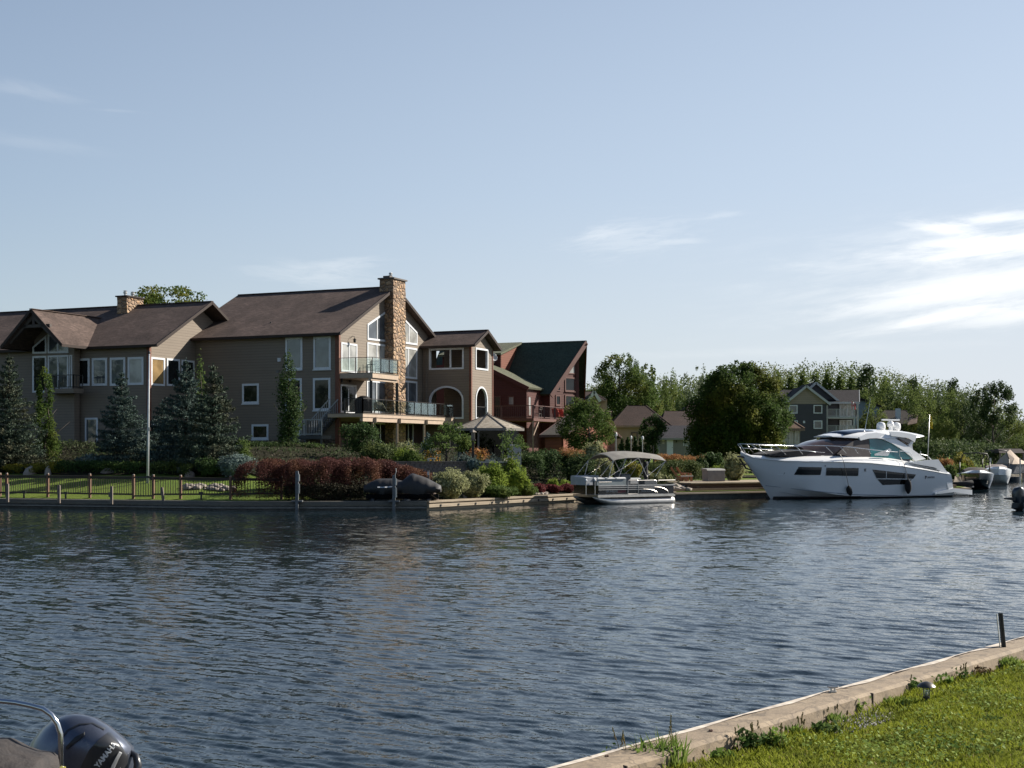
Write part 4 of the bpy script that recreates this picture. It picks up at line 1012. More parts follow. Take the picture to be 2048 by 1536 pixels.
# ---- red timber house with the glazed prow
M_log = siding('red_stained_boards', (.075, .018, .013), .22); M_groof = shingle('green_shingle', (.060, .078, .058), (.040, .055, .042)); M_rtrim = plain('red_timber', (.10, .028, .018), (.075, .022, .015), .6)
A3 = Vector((3.47, 128, 0)); B3 = Vector((6.08, 130.9, 0)); C3 = A3 + UU * 7.4
H3 = thing('timber_house', 'dark red timber house with a steep green roof and glazed prow front', 'house', (A3.x - 1, 132, 2.6))
ZE3, ZR3 = 9.0, 13.45
dAB = (B3 - A3).normalized(); FL = Fr(A3, dAB, Vector((dAB.y, -dAB.x, 0))); dBC = (C3 - B3).normalized(); FRt = Fr(B3, dBC, Vector((dBC.y, -dBC.x, 0)))
lAB = (B3 - A3).length; lBC = (C3 - B3).length
wall_slab('wall', FL, [(.01, 2.2), (lAB, 2.2), (lAB, ZR3 - .15), (.01, ZE3)], M_log, H3)
wall_slab('wall', FRt, [(.004, 2.2), (lBC, 2.2), (lBC, ZE3), (.004, ZR3 - .15)], M_log, H3)
FM = Fr(A3, VV, -UU); wall_slab('wall', FM, [(.0, 2.2), (13, 2.2), (13, ZE3), (0, ZE3)], M_log, H3)
FM2 = Fr(C3, VV, UU); wall_slab('wall', FM2, [(.2, 2.2), (13, 2.2), (13, ZE3), (.2, ZE3)], M_log, H3)
FM3 = Fr(A3 + VV * 13, UU, VV); wall_slab('wall', FM3, [(.1, 2.2), (7.3, 2.2), (7.3, ZE3), (3.7, ZR3 - .2), (.1, ZE3)], M_log, H3)
tip = B3 - VV * .95; pz = lambda p, z: Vector((p.x, p.y, z))
e0 = A3 - UU * .55 - VV * .35; e1 = C3 + UU * .55 - VV * .35; lw = ZE3 - .55 * (ZR3 - ZE3) / 3.7
rb = B3 + VV * 14
mb = MB()
q = [pz(e0, lw), pz(tip, ZR3), pz(rb, ZR3), pz(A3 - UU * .55 + VV * 13, lw)]; n_ = (q[1] - q[0]).cross(q[3] - q[0]); mb.slab(q, .2, nrm=n_ if n_.z > 0 else -n_)
q = [pz(e1, lw), pz(tip, ZR3), pz(rb, ZR3), pz(C3 + UU * .55 + VV * 13, lw)]; n_ = (q[1] - q[0]).cross(q[3] - q[0]); mb.slab(q, .2, nrm=n_ if n_.z > 0 else -n_)
r3 = obj('roof', mb, M_groof, H3)
mb = MB(); mb.bar(pz(e0, lw - .2), pz(tip, ZR3 - .2), .10, .45); mb.bar(pz(e1, lw - .2), pz(tip, ZR3 - .2), .10, .45); obj('fascia', mb, M_rtrim, r3)
for x0, y0, x1, y1 in ((1111, 790, 1121, 811), (1129.5, 790, 1150, 814), (1129.5, 754.5, 1150, 783)): wpx(FL, H3, x0, y0, x1, y1, trim=.12, mat=M_rtrim, glass=P_dark, sill=True)
window(FL, H3, FL.poly([(1111, 782), (1121, 782.5), (1121, 756), (1111, 769)]), trim=.1, mat=M_rtrim, glass=P_dark)
window(FL, H3, FL.poly([(1129.5, 747.5), (1150, 748.5), (1150, 717), (1129.5, 743)]), trim=.1, mat=M_rtrim, glass=P_cur)
for z0, z1 in ((6.2, 8.3), (8.9, 10.2)):
    for f0, f1 in ((.1, .42), (.5, .9)): window(FRt, H3, [(lBC * f0, z0), (lBC * f1, z1)], trim=.1, mat=M_rtrim)
mb = MB(); mb.bar(pz(B3 + FL.n * .05, 2.2), pz(B3 + FL.n * .05, ZR3 - .2), .28, .28); obj('prow_post', mb, M_rtrim, H3)
# low shed dormer
b0_ = B3 + VV * 5.6; dd_ = [pz(b0_, ZR3 + .05), pz(b0_ - UU * 4.9, ZR3 - 1.3), pz(b0_ - UU * 4.9 + VV * 6.5, ZR3 - 1.3), pz(b0_ + VV * 6.5, ZR3 + .05)]
M_litroof = shingle('sunlit_shingle', (.125, .125, .085), (.095, .10, .07))  # lit copy of the green shingle, sunlight put into its colour
mb = MB(); n_ = (dd_[1] - dd_[0]).cross(dd_[3] - dd_[0]); mb.slab(dd_, .18, nrm=n_ if n_.z > 0 else -n_); dm = obj('dormer', mb, M_litroof, H3)
mb = MB(); q = [pz(b0_, ZR3 - .15), pz(b0_ - UU * 4.3, ZR3 - 1.35), pz(b0_ - UU * 4.25, lw + .35)]; q = [p + VV * .3 for p in q]; mb.slab(q, .15, nrm=-VV); obj('cheek', mb, siding('sunlit_red_boards', (.17, .055, .03), .2), dm)  # cheek gets a brighter copy of the red boards, sunlight in the colour
mb = MB(); FDm = Fr(b0_ - UU * 4.3 + VV * .3, VV, -UU); FDm.box(mb, 0, 6, lw - .2, ZR3 - 1.45, -.15, 0); obj('wall', mb, M_log, dm)
# front wing with its lower roof in the sunlit copy of the shingle
FW_ = Fr(A3 - UU * 3.6, VV, -UU); aw = FW_.px(1053, 780)[0]; zr0 = FW_.px(1052, 771)[1]; zr1 = zr0 + 3.6 * .47
FWs = Fr(A3 - UU * 3.6 + VV * aw, UU, -VV)
wall_slab('wall', FW_, [(aw, 2.2), (aw + 9, 2.2), (aw + 9, zr0 + 9 * .47 - 2.2), (aw + 5, zr0 + 5 * .47 - .1), (aw, zr0 - .1)], M_log, H3)
wall_slab('wall', FWs, [(.01, 2.2), (3.6, 2.2), (3.6, zr0 - .12), (.01, zr0 - .12)], M_log, H3)
mb = MB(); q = [FW_.at(aw - .35, zr0 - .16, .4), FW_.at(aw + 6.5, zr0 - .16 + 6.85 * .47, .4), FW_.at(aw + 6.5, zr0 - .16 + 6.85 * .47, -3.4), FW_.at(aw - .35, zr0 - .16, -3.4)]
n_ = (q[1] - q[0]).cross(q[3] - q[0]); mb.slab(q, .18, nrm=n_ if n_.z > 0 else -n_); r4 = obj('lower_roof', mb, M_litroof, H3)
mb = MB(); mb.bar(q[0] + Vector((0, 0, -.15)), q[1] + Vector((0, 0, -.15)), .08, .35); obj('fascia', mb, M_log, r4)
for x0, x1, g in ((988, 1002, P_dark), (1016, 1029, P_cur)): wpx(FW_, H3, x0, 792, x1, 835 if x1 < 1010 else 811, trim=.1, mat=M_rtrim, glass=g)
wpx(FWs, H3, 1056, 792, 1062, 832, trim=.08, mat=M_rtrim, glass=P_cur)
# long deck
kb = -8.0; D0 = A3 + UU * kb - VV * 1.76; FD3 = Fr(D0, UU, -VV); zt = 5.95
mb = MB(); FD3.box(mb, 0, 20, zt - .25, zt, -1.7, 0); mb.box(D0 + VV * 5.5 + UU * 2.2 + Vector((0, 0, zt - .125)), (10.9, 4.3, .246), VV); d3 = obj('deck', mb, M_rtrim, H3)
M_drl = plain('dark_red_rail', (.085, .035, .028), rough=.5)
bal_rail(d3, [FD3.at(.05, zt, -.08), FD3.at(19.9, zt, -.08)], 0, 1.08, M_drl, .18, .16, 2.6)
bal_rail(d3, [D0 + VV * .1 + UU * .1 + Vector((0, 0, zt)), D0 + VV * 9 + UU * .1 + Vector((0, 0, zt))], 0, 1.08, M_drl, .18, .14, 2.6)
bal_rail(d3, [FD3.at(19.9, zt, -.1), FD3.at(19.9, zt, -3)], 0, 1.08, M_drl, .18, .14, 2.6)
M_pst = plain('bare_post', (.34, .25, .18), rough=.7)
for s_ in (.1, 6.5, 13, 19.8):
    mb = MB(); mb.bar(FD3.at(s_, 1.4, -.1), FD3.at(s_, zt - .25, -.1), .13); mb.bar(FD3.at(s_, zt - 1.5, -.1), FD3.at(s_ + 1.2, zt - .27, -.1), .11)
    if s_ > 1: mb.bar(FD3.at(s_, zt - 1.5, -.1), FD3.at(s_ - 1.2, zt - .27, -.1), .11)
    obj('post', mb, M_pst, d3)
# satellite dish on the eave
p = P(987, 714, 127.5); sd = thing('satellite_dish', 'small grey satellite dish on the green roof beside the tan wing', 'satellite dish', p)
mb = MB(); ax = Vector((.5, -.75, .35)).to_track_quat('Z', 'Y').to_matrix(); mb.lathe(p, [(.02, -.14), (.16, -.12), (.30, -.06), (.40, .02), (.385, .03), (.29, -.04), (.15, -.095), (.02, -.11)], 20, ax=ax); obj('dish', mb, plain('dish_grey', (.45, .46, .47), rough=.5), sd, .9)
mb = MB(); mb.tube([p + ax @ Vector((0, -.35, -.03)), p + ax @ Vector((0, 0, .35))], .02, 5); mb.lathe(p + ax @ Vector((0, 0, .33)), [(.03, 0), (.05, .03), (.04, .1)], 8, ax=ax); obj('arm', mb, M_galv, sd)
mb = MB(); mb.tube([p + Vector((0, .1, -.1)), p + Vector((.05, .2, -.55))], .03, 6); obj('mast', mb, M_galv, sd)

# ---- small red shed under the deck
OSH = Vector((X(1127, 112), 112, 0)); FSa = Fr(OSH, VV, -UU); FSb = Fr(OSH, UU, -VV)
SH = thing('red_shed', 'low red boarded shed with a dark roof below the red deck', 'shed', (OSH.x + 1, 115, 1.8))
zs_ = Z(869, 112); ws = FSb.px(1229, 880)[0]; rs_ = 1.75
wall_slab('wall', FSb, [(0, 1.2), (ws, 1.2), (ws, zs_), (ws / 2, zs_ + rs_), (0, zs_)], siding('orange_boards', (.19, .058, .03), .28), SH)
wall_slab('wall', FSa, [(.004, 1.2), (1.6, 1.2), (1.6, zs_), (.004, zs_)], siding('orange_boards', (.19, .058, .03), .28), SH)
roof_gable(SH, OSH, -VV, UU, -1.9, .45, -.35, ws + .45, zs_ - .02, zs_ + rs_ + .1, shingle('shed_shingle', (.07, .06, .05), (.05, .045, .04)), M_drl)

# ---- gazebo
GC = Vector((X(976, 95), 95, 0)); zg = gz(GC.x, GC.y); GZ = thing('gazebo', 'eight sided garden gazebo with a pale weathered shingle roof', 'gazebo', (GC.x, GC.y, zg))
zE, zA, Rg = Z(857, 95), Z(831, 95), 2.52; og = [Vector((math.cos(a), math.sin(a), 0)) for a in [math.radians(22.5 + 45 * i + 6) for i in range(8)]]
mb = MB()
for i in range(8):
    a, b = GC + og[i] * Rg + Vector((0, 0, zE)), GC + og[(i + 1) % 8] * Rg + Vector((0, 0, zE)); c, d_ = GC + og[(i + 1) % 8] * .18 + Vector((0, 0, zA)), GC + og[i] * .18 + Vector((0, 0, zA))
    mb.add([a, b, c, d_], [(0, 1, 2, 3)]); u = Vector((0, 0, -.07)); mb.add([a + u, b + u, c + u, d_ + u], [(3, 2, 1, 0)])
grf = obj('roof', mb, shingle('cedar_shingle', (.46, .42, .36), (.20, .17, .13), .25, .13), GZ)
mb = MB()
for i in range(8): mb.bar(GC + og[i] * (Rg + .02) + Vector((0, 0, zE + .01)), GC + og[i] * .15 + Vector((0, 0, zA + .02)), .09, .05)
obj('hip_cap', mb, plain('cedar_cap', (.09, .075, .06)), grf)
mb = MB(); mb.lathe(GC + Vector((0, 0, zA - .05)), [(.26, 0), (.24, .10), (.06, .2), (.02, .32)], 8); obj('finial', mb, plain('cedar_cap', (.09, .075, .06)), grf)
mb = MB()
for i in range(8): mb.bar(GC + og[i] * (Rg + .02) + Vector((0, 0, zE - .09)), GC + og[(i + 1) % 8] * (Rg + .02) + Vector((0, 0, zE - .09)), .05, .17)
obj('fascia', mb, plain('grey_fascia', (.19, .17, .15)), grf)
M_gp = plain('gazebo_post', (.17, .15, .135), (.12, .1, .09), .7)
for i in range(8):
    mb = MB(); mb.bar(GC + og[i] * (Rg - .4) + Vector((0, 0, zg - .3)), GC + og[i] * (Rg - .4) + Vector((0, 0, zE - .05)), .12); obj('post', mb, M_gp, GZ)
for i in range(8):
    if i in (1, 2): continue
    a, b = GC + og[i] * (Rg - .4), GC + og[(i + 1) % 8] * (Rg - .4); mb = MB(); mb.bar(a.lerp(b, .06) + Vector((0, 0, zg + .45)), a.lerp(b, .94) + Vector((0, 0, zg + .45)), .05, .9)
    mb.bar(a.lerp(b, .06) + Vector((0, 0, zg + .93)), a.lerp(b, .94) + Vector((0, 0, zg + .93)), .10, .05); obj('panel', mb, plain('gazebo_panel', (.17, .165, .155), rough=.7), GZ)
M_scr = clearglass('screen_mesh', (.10, .10, .10), .0)
for i in range(8):
    a, b = GC + og[i] * (Rg - .42), GC + og[(i + 1) % 8] * (Rg - .42); mb = MB(); mb.hexa([a.lerp(b, .04) + Vector((0, 0, zg + .97)), a.lerp(b, .96) + Vector((0, 0, zg + .97)), a.lerp(b, .96) * .999 + Vector((0, 0, zg + .97)), a.lerp(b, .04) * .999 + Vector((0, 0, zg + .97))], [a.lerp(b, .04) + Vector((0, 0, zE - .2)), a.lerp(b, .96) + Vector((0, 0, zE - .2)), a.lerp(b, .96) * .999 + Vector((0, 0, zE - .2)), a.lerp(b, .04) * .999 + Vector((0, 0, zE - .2))]); obj('screen', mb, M_scr, GZ)
mb = MB(); mb.loft([[GC + o_ * (Rg - .2) + Vector((0, 0, z)) for o_ in og] for z in (zg - .4, zg + .06)]); obj('floor', mb, M_gp, GZ)

# ---- houses further off (seen square on)
FX = lambda d: Fr((0, d), (1, 0, 0), (0, -1, 0))
def backbox(par, d, px0, px1, yb, yt, depth, mat, name='wall'):
    f = FX(d); a0, z0 = f.px(px0, yb); a1, z1 = f.px(px1, yt); mb = MB(); f.box(mb, a0, a1, z0, z1, -depth, 0); obj(name, mb, mat, par); return f
def hiproof(par, d, px0, px1, ye, rx0, rx1, yr, depth, mat, fas, name='roof'):
    """hipped roof: front eave px0..px1 at row ye, ridge rx0..rx1 at row yr half the depth behind"""
    m_ = d + depth / 2; z0, z1 = Z(ye, d), Z(yr, m_)
    a, b, c, e = [Vector((X(px0, d), d, z0)), Vector((X(px1, d), d, z0)), Vector((X(px1, d), d + depth, z0)), Vector((X(px0, d), d + depth, z0))]
    r0, r1 = Vector((X(rx0, m_), m_, z1)), Vector((X(rx1, m_), m_, z1)); mb = MB()
    mb.add([a, b, c, e, r0, r1], [(0, 1, 5, 4), (1, 2, 5), (2, 3, 4, 5), (3, 0, 4), (3, 2, 1, 0)]); r = obj(name, mb, mat, par)
    mb = MB(); k = Vector((0, 0, -.12)); 
    for p, q in ((a, b), (b, c), (e, a)): mb.bar(p + k, q + k, .08, .22)
    obj('fascia', mb, fas, r)
    mb = MB(); mb.bar(a, r0, .14, .08); mb.bar(b, r1, .14, .08); mb.bar(r0, r1, .14, .08); obj('hip_cap', mb, mat, r); return r
M_stuc = plain('tan_stucco', (.30, .235, .165), (.26, .20, .14), .85, nscale=1); M_rbr = shingle('red_brown_shingle', (.056, .036, .030), (.038, .026, .022)); M_tfas = plain('tan_fascia', (.22, .16, .11))
T1 = thing('bungalow', 'tan stucco bungalow with brown hipped roofs behind the cedar row', 'house', (X(1290, 172), 175, 2.2))
backbox(T1, 170, 1228, 1330, 915, 852, 9, M_stuc); backbox(T1, 171, 1330, 1402, 915, 852, 10, M_stuc)
hiproof(T1, 169.3, 1222, 1344, 851, 1256, 1292, 811, 11, M_rbr, M_tfas); hiproof(T1, 170, 1322, 1408, 851.5, 1331, 1404, 822, 13, M_rbr, M_tfas); hiproof(T1, 176, 1352, 1440, 846, 1384, 1420, 800, 14, M_rbr, M_tfas)
wpx(FX(170), T1, 1262, 864, 1275.5, 882, trim=.15, mat=plain('brown_frame', (.10, .07, .05)), glass=P_warm)
G1 = thing('garage', 'small grey garage with a slate coloured roof, white door and wall clock', 'garage', (X(1355, 150), 152, 2.2))
f = backbox(G1, 150, 1320, 1392, 918, 876, 5, plain('grey_stucco', (.20, .19, .165), (.17, .165, .15), .8))
m_ = 152.5; mb = MB(); q = [Vector((X(1314, 149.6), 149.6, Z(876, 149.6))), Vector((X(1397, 149.6), 149.6, Z(876, 149.6))), Vector((X(1395, m_), m_, Z(851, m_))), Vector((X(1326, m_), m_, Z(851, m_)))]
q2 = [q[3], q[2], q[2] + Vector((0, 3, -1.3)), q[3] + Vector((-.3, 3, -1.3))]
for k in (q, q2): n_ = (k[1] - k[0]).cross(k[3] - k[0]); mb.slab(k, .15, nrm=n_ if n_.z > 0 else -n_)
rf = obj('roof', mb, shingle('slate_shingle', (.048, .046, .052), (.036, .035, .04)), G1); mb = MB(); mb.bar(q[0] - Vector((0, 0, .1)), q[1] - Vector((0, 0, .1)), .08, .2); obj('fascia', mb, plain('grey_fascia2', (.26, .25, .23)), rf)
f = FX(150); a, z = f.px(1340, 905); mb = MB(); a0, z0 = f.px(1333.5, 911); a1, z1 = f.px(1346, 880); f.box(mb, a0, a1, z0, z1, .003, .06); dr = obj('door', mb, M_white, G1)
mb = MB(); f.box(mb, a1 - .12, a1 - .06, (z0 + z1) / 2, (z0 + z1) / 2 + .06, .06, .12); obj('handle', mb, M_black, dr)
wpx(f, G1, 1366.5, 879, 1385.5, 892, trim=.07, mull=(.5,), glass=P_cur, rails=(.5,))
a, z = f.px(1326.5, 880); mb = MB(); mb.lathe(f.at(a, z, .0), [(.16, .004), (.16, .04), (.12, .05)], 16, ax=Vector((0, -1, 0)).to_track_quat('Z', 'Y').to_matrix()); obj('wall_clock', mb, plain('pale_tan', (.45, .40, .33)), G1)
mb = MB(); f.box(mb, a - .12, a + .12, z - .42, z - .26, .004, .03); obj('house_number', mb, plain('pale_tan', (.45, .40, .33)), G1)
f = FX(150); a, z = f.px(1353, 883); mb = MB(); mb.lathe(f.at(a, z - .1, .1), [(.04, 0), (.08, .04), (.07, .18), (.02, .22)], 8); obj('lantern', mb, M_black, G1)
def gabled(par, d, px0, px1, ye, pxp, yp, over, depth, mat, rmat, fas, yb=915, inset=1.2, tri=None, wallw=(0, 0)):
    """box with a gable facing us: eaves from px0 to px1 at ye, peak at pxp, yp"""
    f = FX(d); a0, ze = f.px(px0, ye); a1, _ = f.px(px1, ye); ap, zp = f.px(pxp, yp); zb = f.px(px0, yb)[1]; r = (zp - ze) / (ap - a0)
    wa0, wa1 = a0 + over, a1 - over
    wall_slab('wall', f, [(wa0, zb), (wa1, zb), (wa1, ze), (wa0, ze)], mat, par, thick=depth)
    wall_slab('gable', f, [(wa0, ze + .003), (wa1, ze + .003), (wa1, ze + r * over * .8), (ap, zp - .2), (wa0, ze + r * over * .8)], tri or mat, par, o=.03, thick=.2)
    mb = MB(); g_ = FX(d - .45)
    for aa in (a0, a1):
        q = [g_.at(aa, ze), g_.at(ap, zp), g_.at(ap, zp) + Vector((0, depth + 1, 0)), g_.at(aa, ze) + Vector((0, depth + 1, 0))]; n_ = (q[1] - q[0]).cross(q[3] - q[0]); mb.slab(q, .15, nrm=n_ if n_.z > 0 else -n_)
    r_ = obj('roof', mb, rmat, par); mb = MB()
    for aa in (a0, a1): mb.bar(g_.at(aa, ze - .12) - Vector((0, .04, 0)), g_.at(ap, zp - .12) - Vector((0, .04, 0)), .07, .34)
    obj('bargeboard', mb, fas, r_); return f
M_nvy = siding('slate_blue_siding', (.060, .058, .068), .18); M_nrf = shingle('charcoal_shingle', (.028, .024, .027), (.020, .018, .020)); M_gfas = plain('pale_grey_trim', (.42, .43, .43), (.36, .37, .37), .6); M_tri = siding('beige_gable', (.30, .245, .19), .3)
B1 = thing('slate_house', 'dark slate blue house with beige gable, white balcony and charcoal roof', 'house', (X(1630, 215), 220, 2.2))
f = gabled(B1, 215, 1566, 1660, 808, 1612, 771, .55, 9, M_nvy, M_nrf, M_gfas, tri=M_tri)
gabled(B1, 219, 1588, 1679, 803.5, 1631, 764, .4, 10, M_nvy, M_nrf, M_gfas)
mb = MB(); q = [P(1655, 804, 218), P(1719, 804, 218), P(1719, 779, 223), P(1560, 779, 223), P(1560, 808, 218)]; q = [P(1560, 804, 218), P(1719, 804, 218), P(1718.5, 780, 223), P(1560, 780, 223)]
n_ = (q[1] - q[0]).cross(q[3] - q[0]); mb.slab(q, .2, nrm=n_ if n_.z > 0 else -n_); q2 = [q[3], q[2], q[2] + Vector((0, 5, -2)), q[3] + Vector((0, 5, -2))]; n_ = (q2[1] - q2[0]).cross(q2[3] - q2[0]); mb.slab(q2, .2, nrm=n_ if n_.z > 0 else -n_)
rf = obj('roof', mb, M_nrf, B1); mb = MB(); mb.bar(q[0] - Vector((0, 0, .12)), q[1] - Vector((0, 0, .12)), .1, .3); mb.bar(q[1] - Vector((0, 0, .12)), q[2] - Vector((0, 0, .12)), .1, .3); obj('fascia', mb, M_gfas, rf)
backbox(B1, 220, 1545, 1706, 915, 805, 8, M_nvy)
for x0, y0, x1, y1, g in ((1577.5, 810, 1595, 827, P_sky), (1627, 810, 1644.5, 827, P_dark), (1627, 841, 1644.5, 857.5, P_sky), (1580, 841, 1595.5, 857, P_dark)): wpx(f, B1, x0, y0, x1, y1, trim=.14, glass=g)
mb = MB(); a, z = f.px(1608, 844); f.box(mb, a - .15, a + .15, z - .18, z + .18, .003, .1); obj('wall_vent', mb, M_white, B1)
g = FX(219.9)
for y0, y1 in ((806, 833), (840, 862)): wpx(g, B1, 1679, y0, 1703, y1, trim=.14, mull=(.33, .66), glass=P_cur)
for yf in (833, 866):
    a0, z = FX(216).px(1652.5, yf); a1, _ = FX(216).px(1713, yf); mb = MB(); FX(216).box(mb, a0, a1, z - .3, z, -3.8, 0); bl = obj('balcony', mb, M_gfas, B1)
    ff = FX(216); bal_rail(bl, [ff.at(a0 + .05, z, -.1), ff.at(a1 - .05, z, -.1), ff.at(a1 - .05, z, -3.6)], 0, 1.15, M_gfas, .14, .13, 1.8, .04)
for px in (1654.5, 1709, 1716): a, _ = FX(216).px(px, 850); mb = MB(); FX(216).box(mb, a - .13, a + .13, Z(915, 216), Z(805, 216), -.35, -.1); obj('post', mb, M_gfas, B1)
# flag on the balcony
fp = P(1713, 812, 214.5); fl = thing('flag', 'red and white maple leaf flag hanging from the slate house balcony', 'flag', fp)
mb = MB(); mb.tube([P(1713.5, 820, 215.4), P(1705, 801, 213.8)], .03, 6); obj('pole', mb, M_white, fl)
def cloth(px0, px1, y0, y1, d, mats, split, amp=.1, seg=12):
    mb = MB()
    for i in range(seg):
        u0, u1 = i / seg, (i + 1) / seg; mt = mats[sum(1 for s_ in split if (u0 + u1) / 2 > s_)]
        for j in range(6):
            v0, v1 = j / 6, (j + 1) / 6; f_ = lambda u, v: P(px0 + (px1 - px0) * u + 1.2 * math.sin(v * 3) * (u - .5), y0 + (y1 - y0) * v + 2.5 * u * (1 - v), d + amp * math.sin(u * 11 + v * 2))
            mb.add([f_(u0, v0), f_(u1, v0), f_(u1, v1), f_(u0, v1)], [(0, 1, 2, 3)], mt)
    return mb
M_fr = plain('flag_red', (.50, .02, .02), rough=.7); M_fw = plain('flag_white', (.7, .7, .7), rough=.7)
obj('cloth', cloth(1703.5, 1710.5, 803, 819, 214, [M_fr, M_fw, M_fr], (.27, .73)), None, fl, True)
mb = MB(); c = P(1707, 811, 213.8); pts_ = []
for k in range(22): a = 2 * math.pi * k / 22; r_ = .17 if k % 2 == 0 else .09; pts_.append(c + Vector((math.sin(a) * r_ * .8, 0, math.cos(a) * r_ * 1.2)))
mb.slab(pts_, .01, nrm=(0, -1, 0)); obj('maple_leaf', mb, M_fr, fl)

PV = thing('pavilion', 'small beige pavilion with brown hipped roof and curtained windows beside the big maple', 'pavilion', (X(1580, 128), 130, 1.6))
backbox(PV, 128, 1546, 1600, 908, 858, 4, plain('cream_wall', (.38, .36, .31)))
hiproof(PV, 127.4, 1538, 1609, 856.5, 1563, 1566, 829, 5, shingle('pavilion_shingle', (.15, .10, .07), (.11, .075, .055)), M_tfas)
for x0, x1 in ((1566, 1575), (1577, 1586), (1589, 1597)): wpx(FX(128), PV, x0, 861, x1, 890, trim=.05, glass=P_cur)
LB = thing('pale_blue_house', 'pale blue grey house half hidden right of the slate house', 'house', (X(1740, 250), 255, 2.2))
gabled(LB, 250, 1690, 1762, 812, 1722, 797, .3, 8, siding('pale_blue_siding', (.20, .25, .29), .2), M_nrf, M_nrf, tri=siding('pale_blue_siding', (.20, .25, .29), .2))
wpx(FX(249.9), LB, 1727, 826, 1737, 840, trim=.1, glass=P_dark)
DB = thing('dark_roofed_house', 'low brown house with a dark roof and white chimney behind the yacht radar', 'house', (X(1795, 235), 238, 2.2))
backbox(DB, 235, 1748, 1850, 915, 846, 7, plain('brown_wall', (.12, .09, .075), nscale=2)); hiproof(DB, 234, 1740, 1858, 848, 1772, 1810, 820, 10, shingle('dark_brown_shingle', (.045, .037, .032), (.03, .027, .024)), M_fas)
mb = MB(); p = P(1796, 830, 236); mb.box(p, (.7, .7, 2.2)); obj('chimney', mb, M_white, DB)
mb = MB(); FX(235).box(mb, *sorted((FX(235).px(1752, 870)[0], FX(235).px(1762, 870)[0])), Z(856, 235), Z(848, 235), .003, .1); obj('lamp', mb, M_white, DB)
mb = MB(); q = [P(1815, 850, 228), P(1834, 846, 228), P(1836, 828, 231), P(1820, 830, 231)]; mb.slab(q, .15, nrm=(0, -1, 1)); obj('porch_roof', mb, shingle('faded_shingle', (.24, .18, .14), (.18, .13, .1)), DB)
TG = thing('tan_gable_house', 'small tan gable with white trim behind the red house deck', 'house', (X(1190, 165), 168, 2.2))
gabled(TG, 165, 1176, 1200, 801, 1188, 782, .1, 6, M_stuc, M_rbr, plain('bright_trim', (.62, .60, .54))); backbox(TG, 166, 1160, 1214, 915, 798, 8, M_stuc); hiproof(TG, 165.6, 1156, 1212, 799, 1166, 1184, 783, 9, M_rbr, M_tfas)
# ================================================================ PLANTS
def crown_pts(blobs, n, rs, shell=.55):
    """points spread through the outer part of many small overlapping clumps"""
    vol = np.array([b[3] * b[4] * b[5] for b in blobs]) ** .67; cnt = np.maximum(6, (n * vol / vol.sum())).astype(int); C = []; Nn = []
    for b, k in zip(blobs, cnt):
        d = rs.normal(size=(k, 3)); d /= np.linalg.norm(d, axis=1)[:, None]; r = shell + (1 - shell) * rs.rand(k) ** .6
        r = r * (1 + .16 * rs.normal(size=k) * (r > .8))
        C.append(np.array(b[:3]) + d * r[:, None] * np.array(b[3:6])); Nn.append(d)
    return np.concatenate(C), np.concatenate(Nn)
def blob_shape(c, R, k, rs, sub=.36, fill=.75, low=-.6):
    """break one big ellipsoid into k sub-clumps set on and inside it"""
    out = []
    for i in range(k):
        while True:
            d = rs.normal(size=3); d /= np.linalg.norm(d)
            if d[2] > low: break
        r = fill * (.45 + .62 * rs.rand() ** .5); s = sub * (.42 + .95 * rs.rand())
        out.append((*(np.array(c) + d * r * np.array(R)), *(np.array(R) * s)))
    return out
def tnodes(mb, p, h, r, mat, rs, limbs=6, top=.8, spread=.35, lean=0.0):
    p = Vector(p); tp = p + Vector((lean, 0, h * top)); mid = p.lerp(tp, .5) + Vector((rs.normal() * .02 * h, rs.normal() * .02 * h, 0))
    mb.tube([p - Vector((0, 0, .4)), p + Vector((0, 0, .15 * h)), mid, tp], [r * 1.25, r, r * .7, r * .2], 8, mat)
    for i in range(limbs):
        f = .25 + .55 * i / limbs; a = 2.4 * i + rs.rand(); b = p.lerp(tp, f); L = h * spread * (1.1 - f)
        e = b + Vector((math.cos(a) * L, math.sin(a) * L, L * .8)); mb.tube([b, b.lerp(e, .5) + Vector((0, 0, -.05 * L)), e], [r * .45, r * .3, r * .1], 5, mat)
M_bark = plain('bark', (.085, .065, .05), (.05, .04, .032), .9, nscale=6, bmp=.8, stretch=(1, 1, .25))
M_barkp = plain('pale_bark', (.24, .20, .16), (.14, .12, .1), .9, nscale=6, bmp=.6, stretch=(1, 1, .25))
L_dk = leaf('leaf_dark', (.020, .045, .012), (.045, .085, .018), (.06, .10, .02), .3)
L_mid = leaf('leaf_mid', (.050, .090, .018), (.09, .14, .028), (.13, .165, .03), .42)
L_maple = leaf('leaf_maple', (.034, .070, .010), (.075, .12, .015), (.14, .14, .018), .42, .35)
L_lime = leaf('leaf_lime', (.14, .20, .020), (.22, .28, .035), (.11, .17, .02), .4, 1.5)
L_var = leaf('leaf_variegated', (.22, .24, .10), (.36, .36, .20), (.16, .17, .06), .35, 1.5)
L_gold = leaf('leaf_gold', (.16, .15, .018), (.25, .22, .03), (.12, .13, .02), .35, 1.5)
L_red = leaf('leaf_barberry', (.058, .018, .016), (.095, .032, .024), (.125, .055, .024), .30, .6)
L_wine = leaf('leaf_wine', (.10, .018, .022), (.16, .03, .03), (.07, .012, .015), .35, 1.5)
L_yew = leaf('leaf_yew', (.035, .06, .016), (.075, .10, .022), (.10, .12, .025), .2, 1.2)
L_spr = leaf('needle_blue', (.045, .075, .064), (.095, .135, .118), (.035, .058, .045), .12, .8)
L_sprg = leaf('needle_grey_green', (.036, .058, .038), (.07, .10, .07), (.085, .08, .045), .12, .7)
L_jun = leaf('needle_juniper', (.08, .12, .105), (.17, .22, .20), (.06, .10, .08), .15, 1.5)
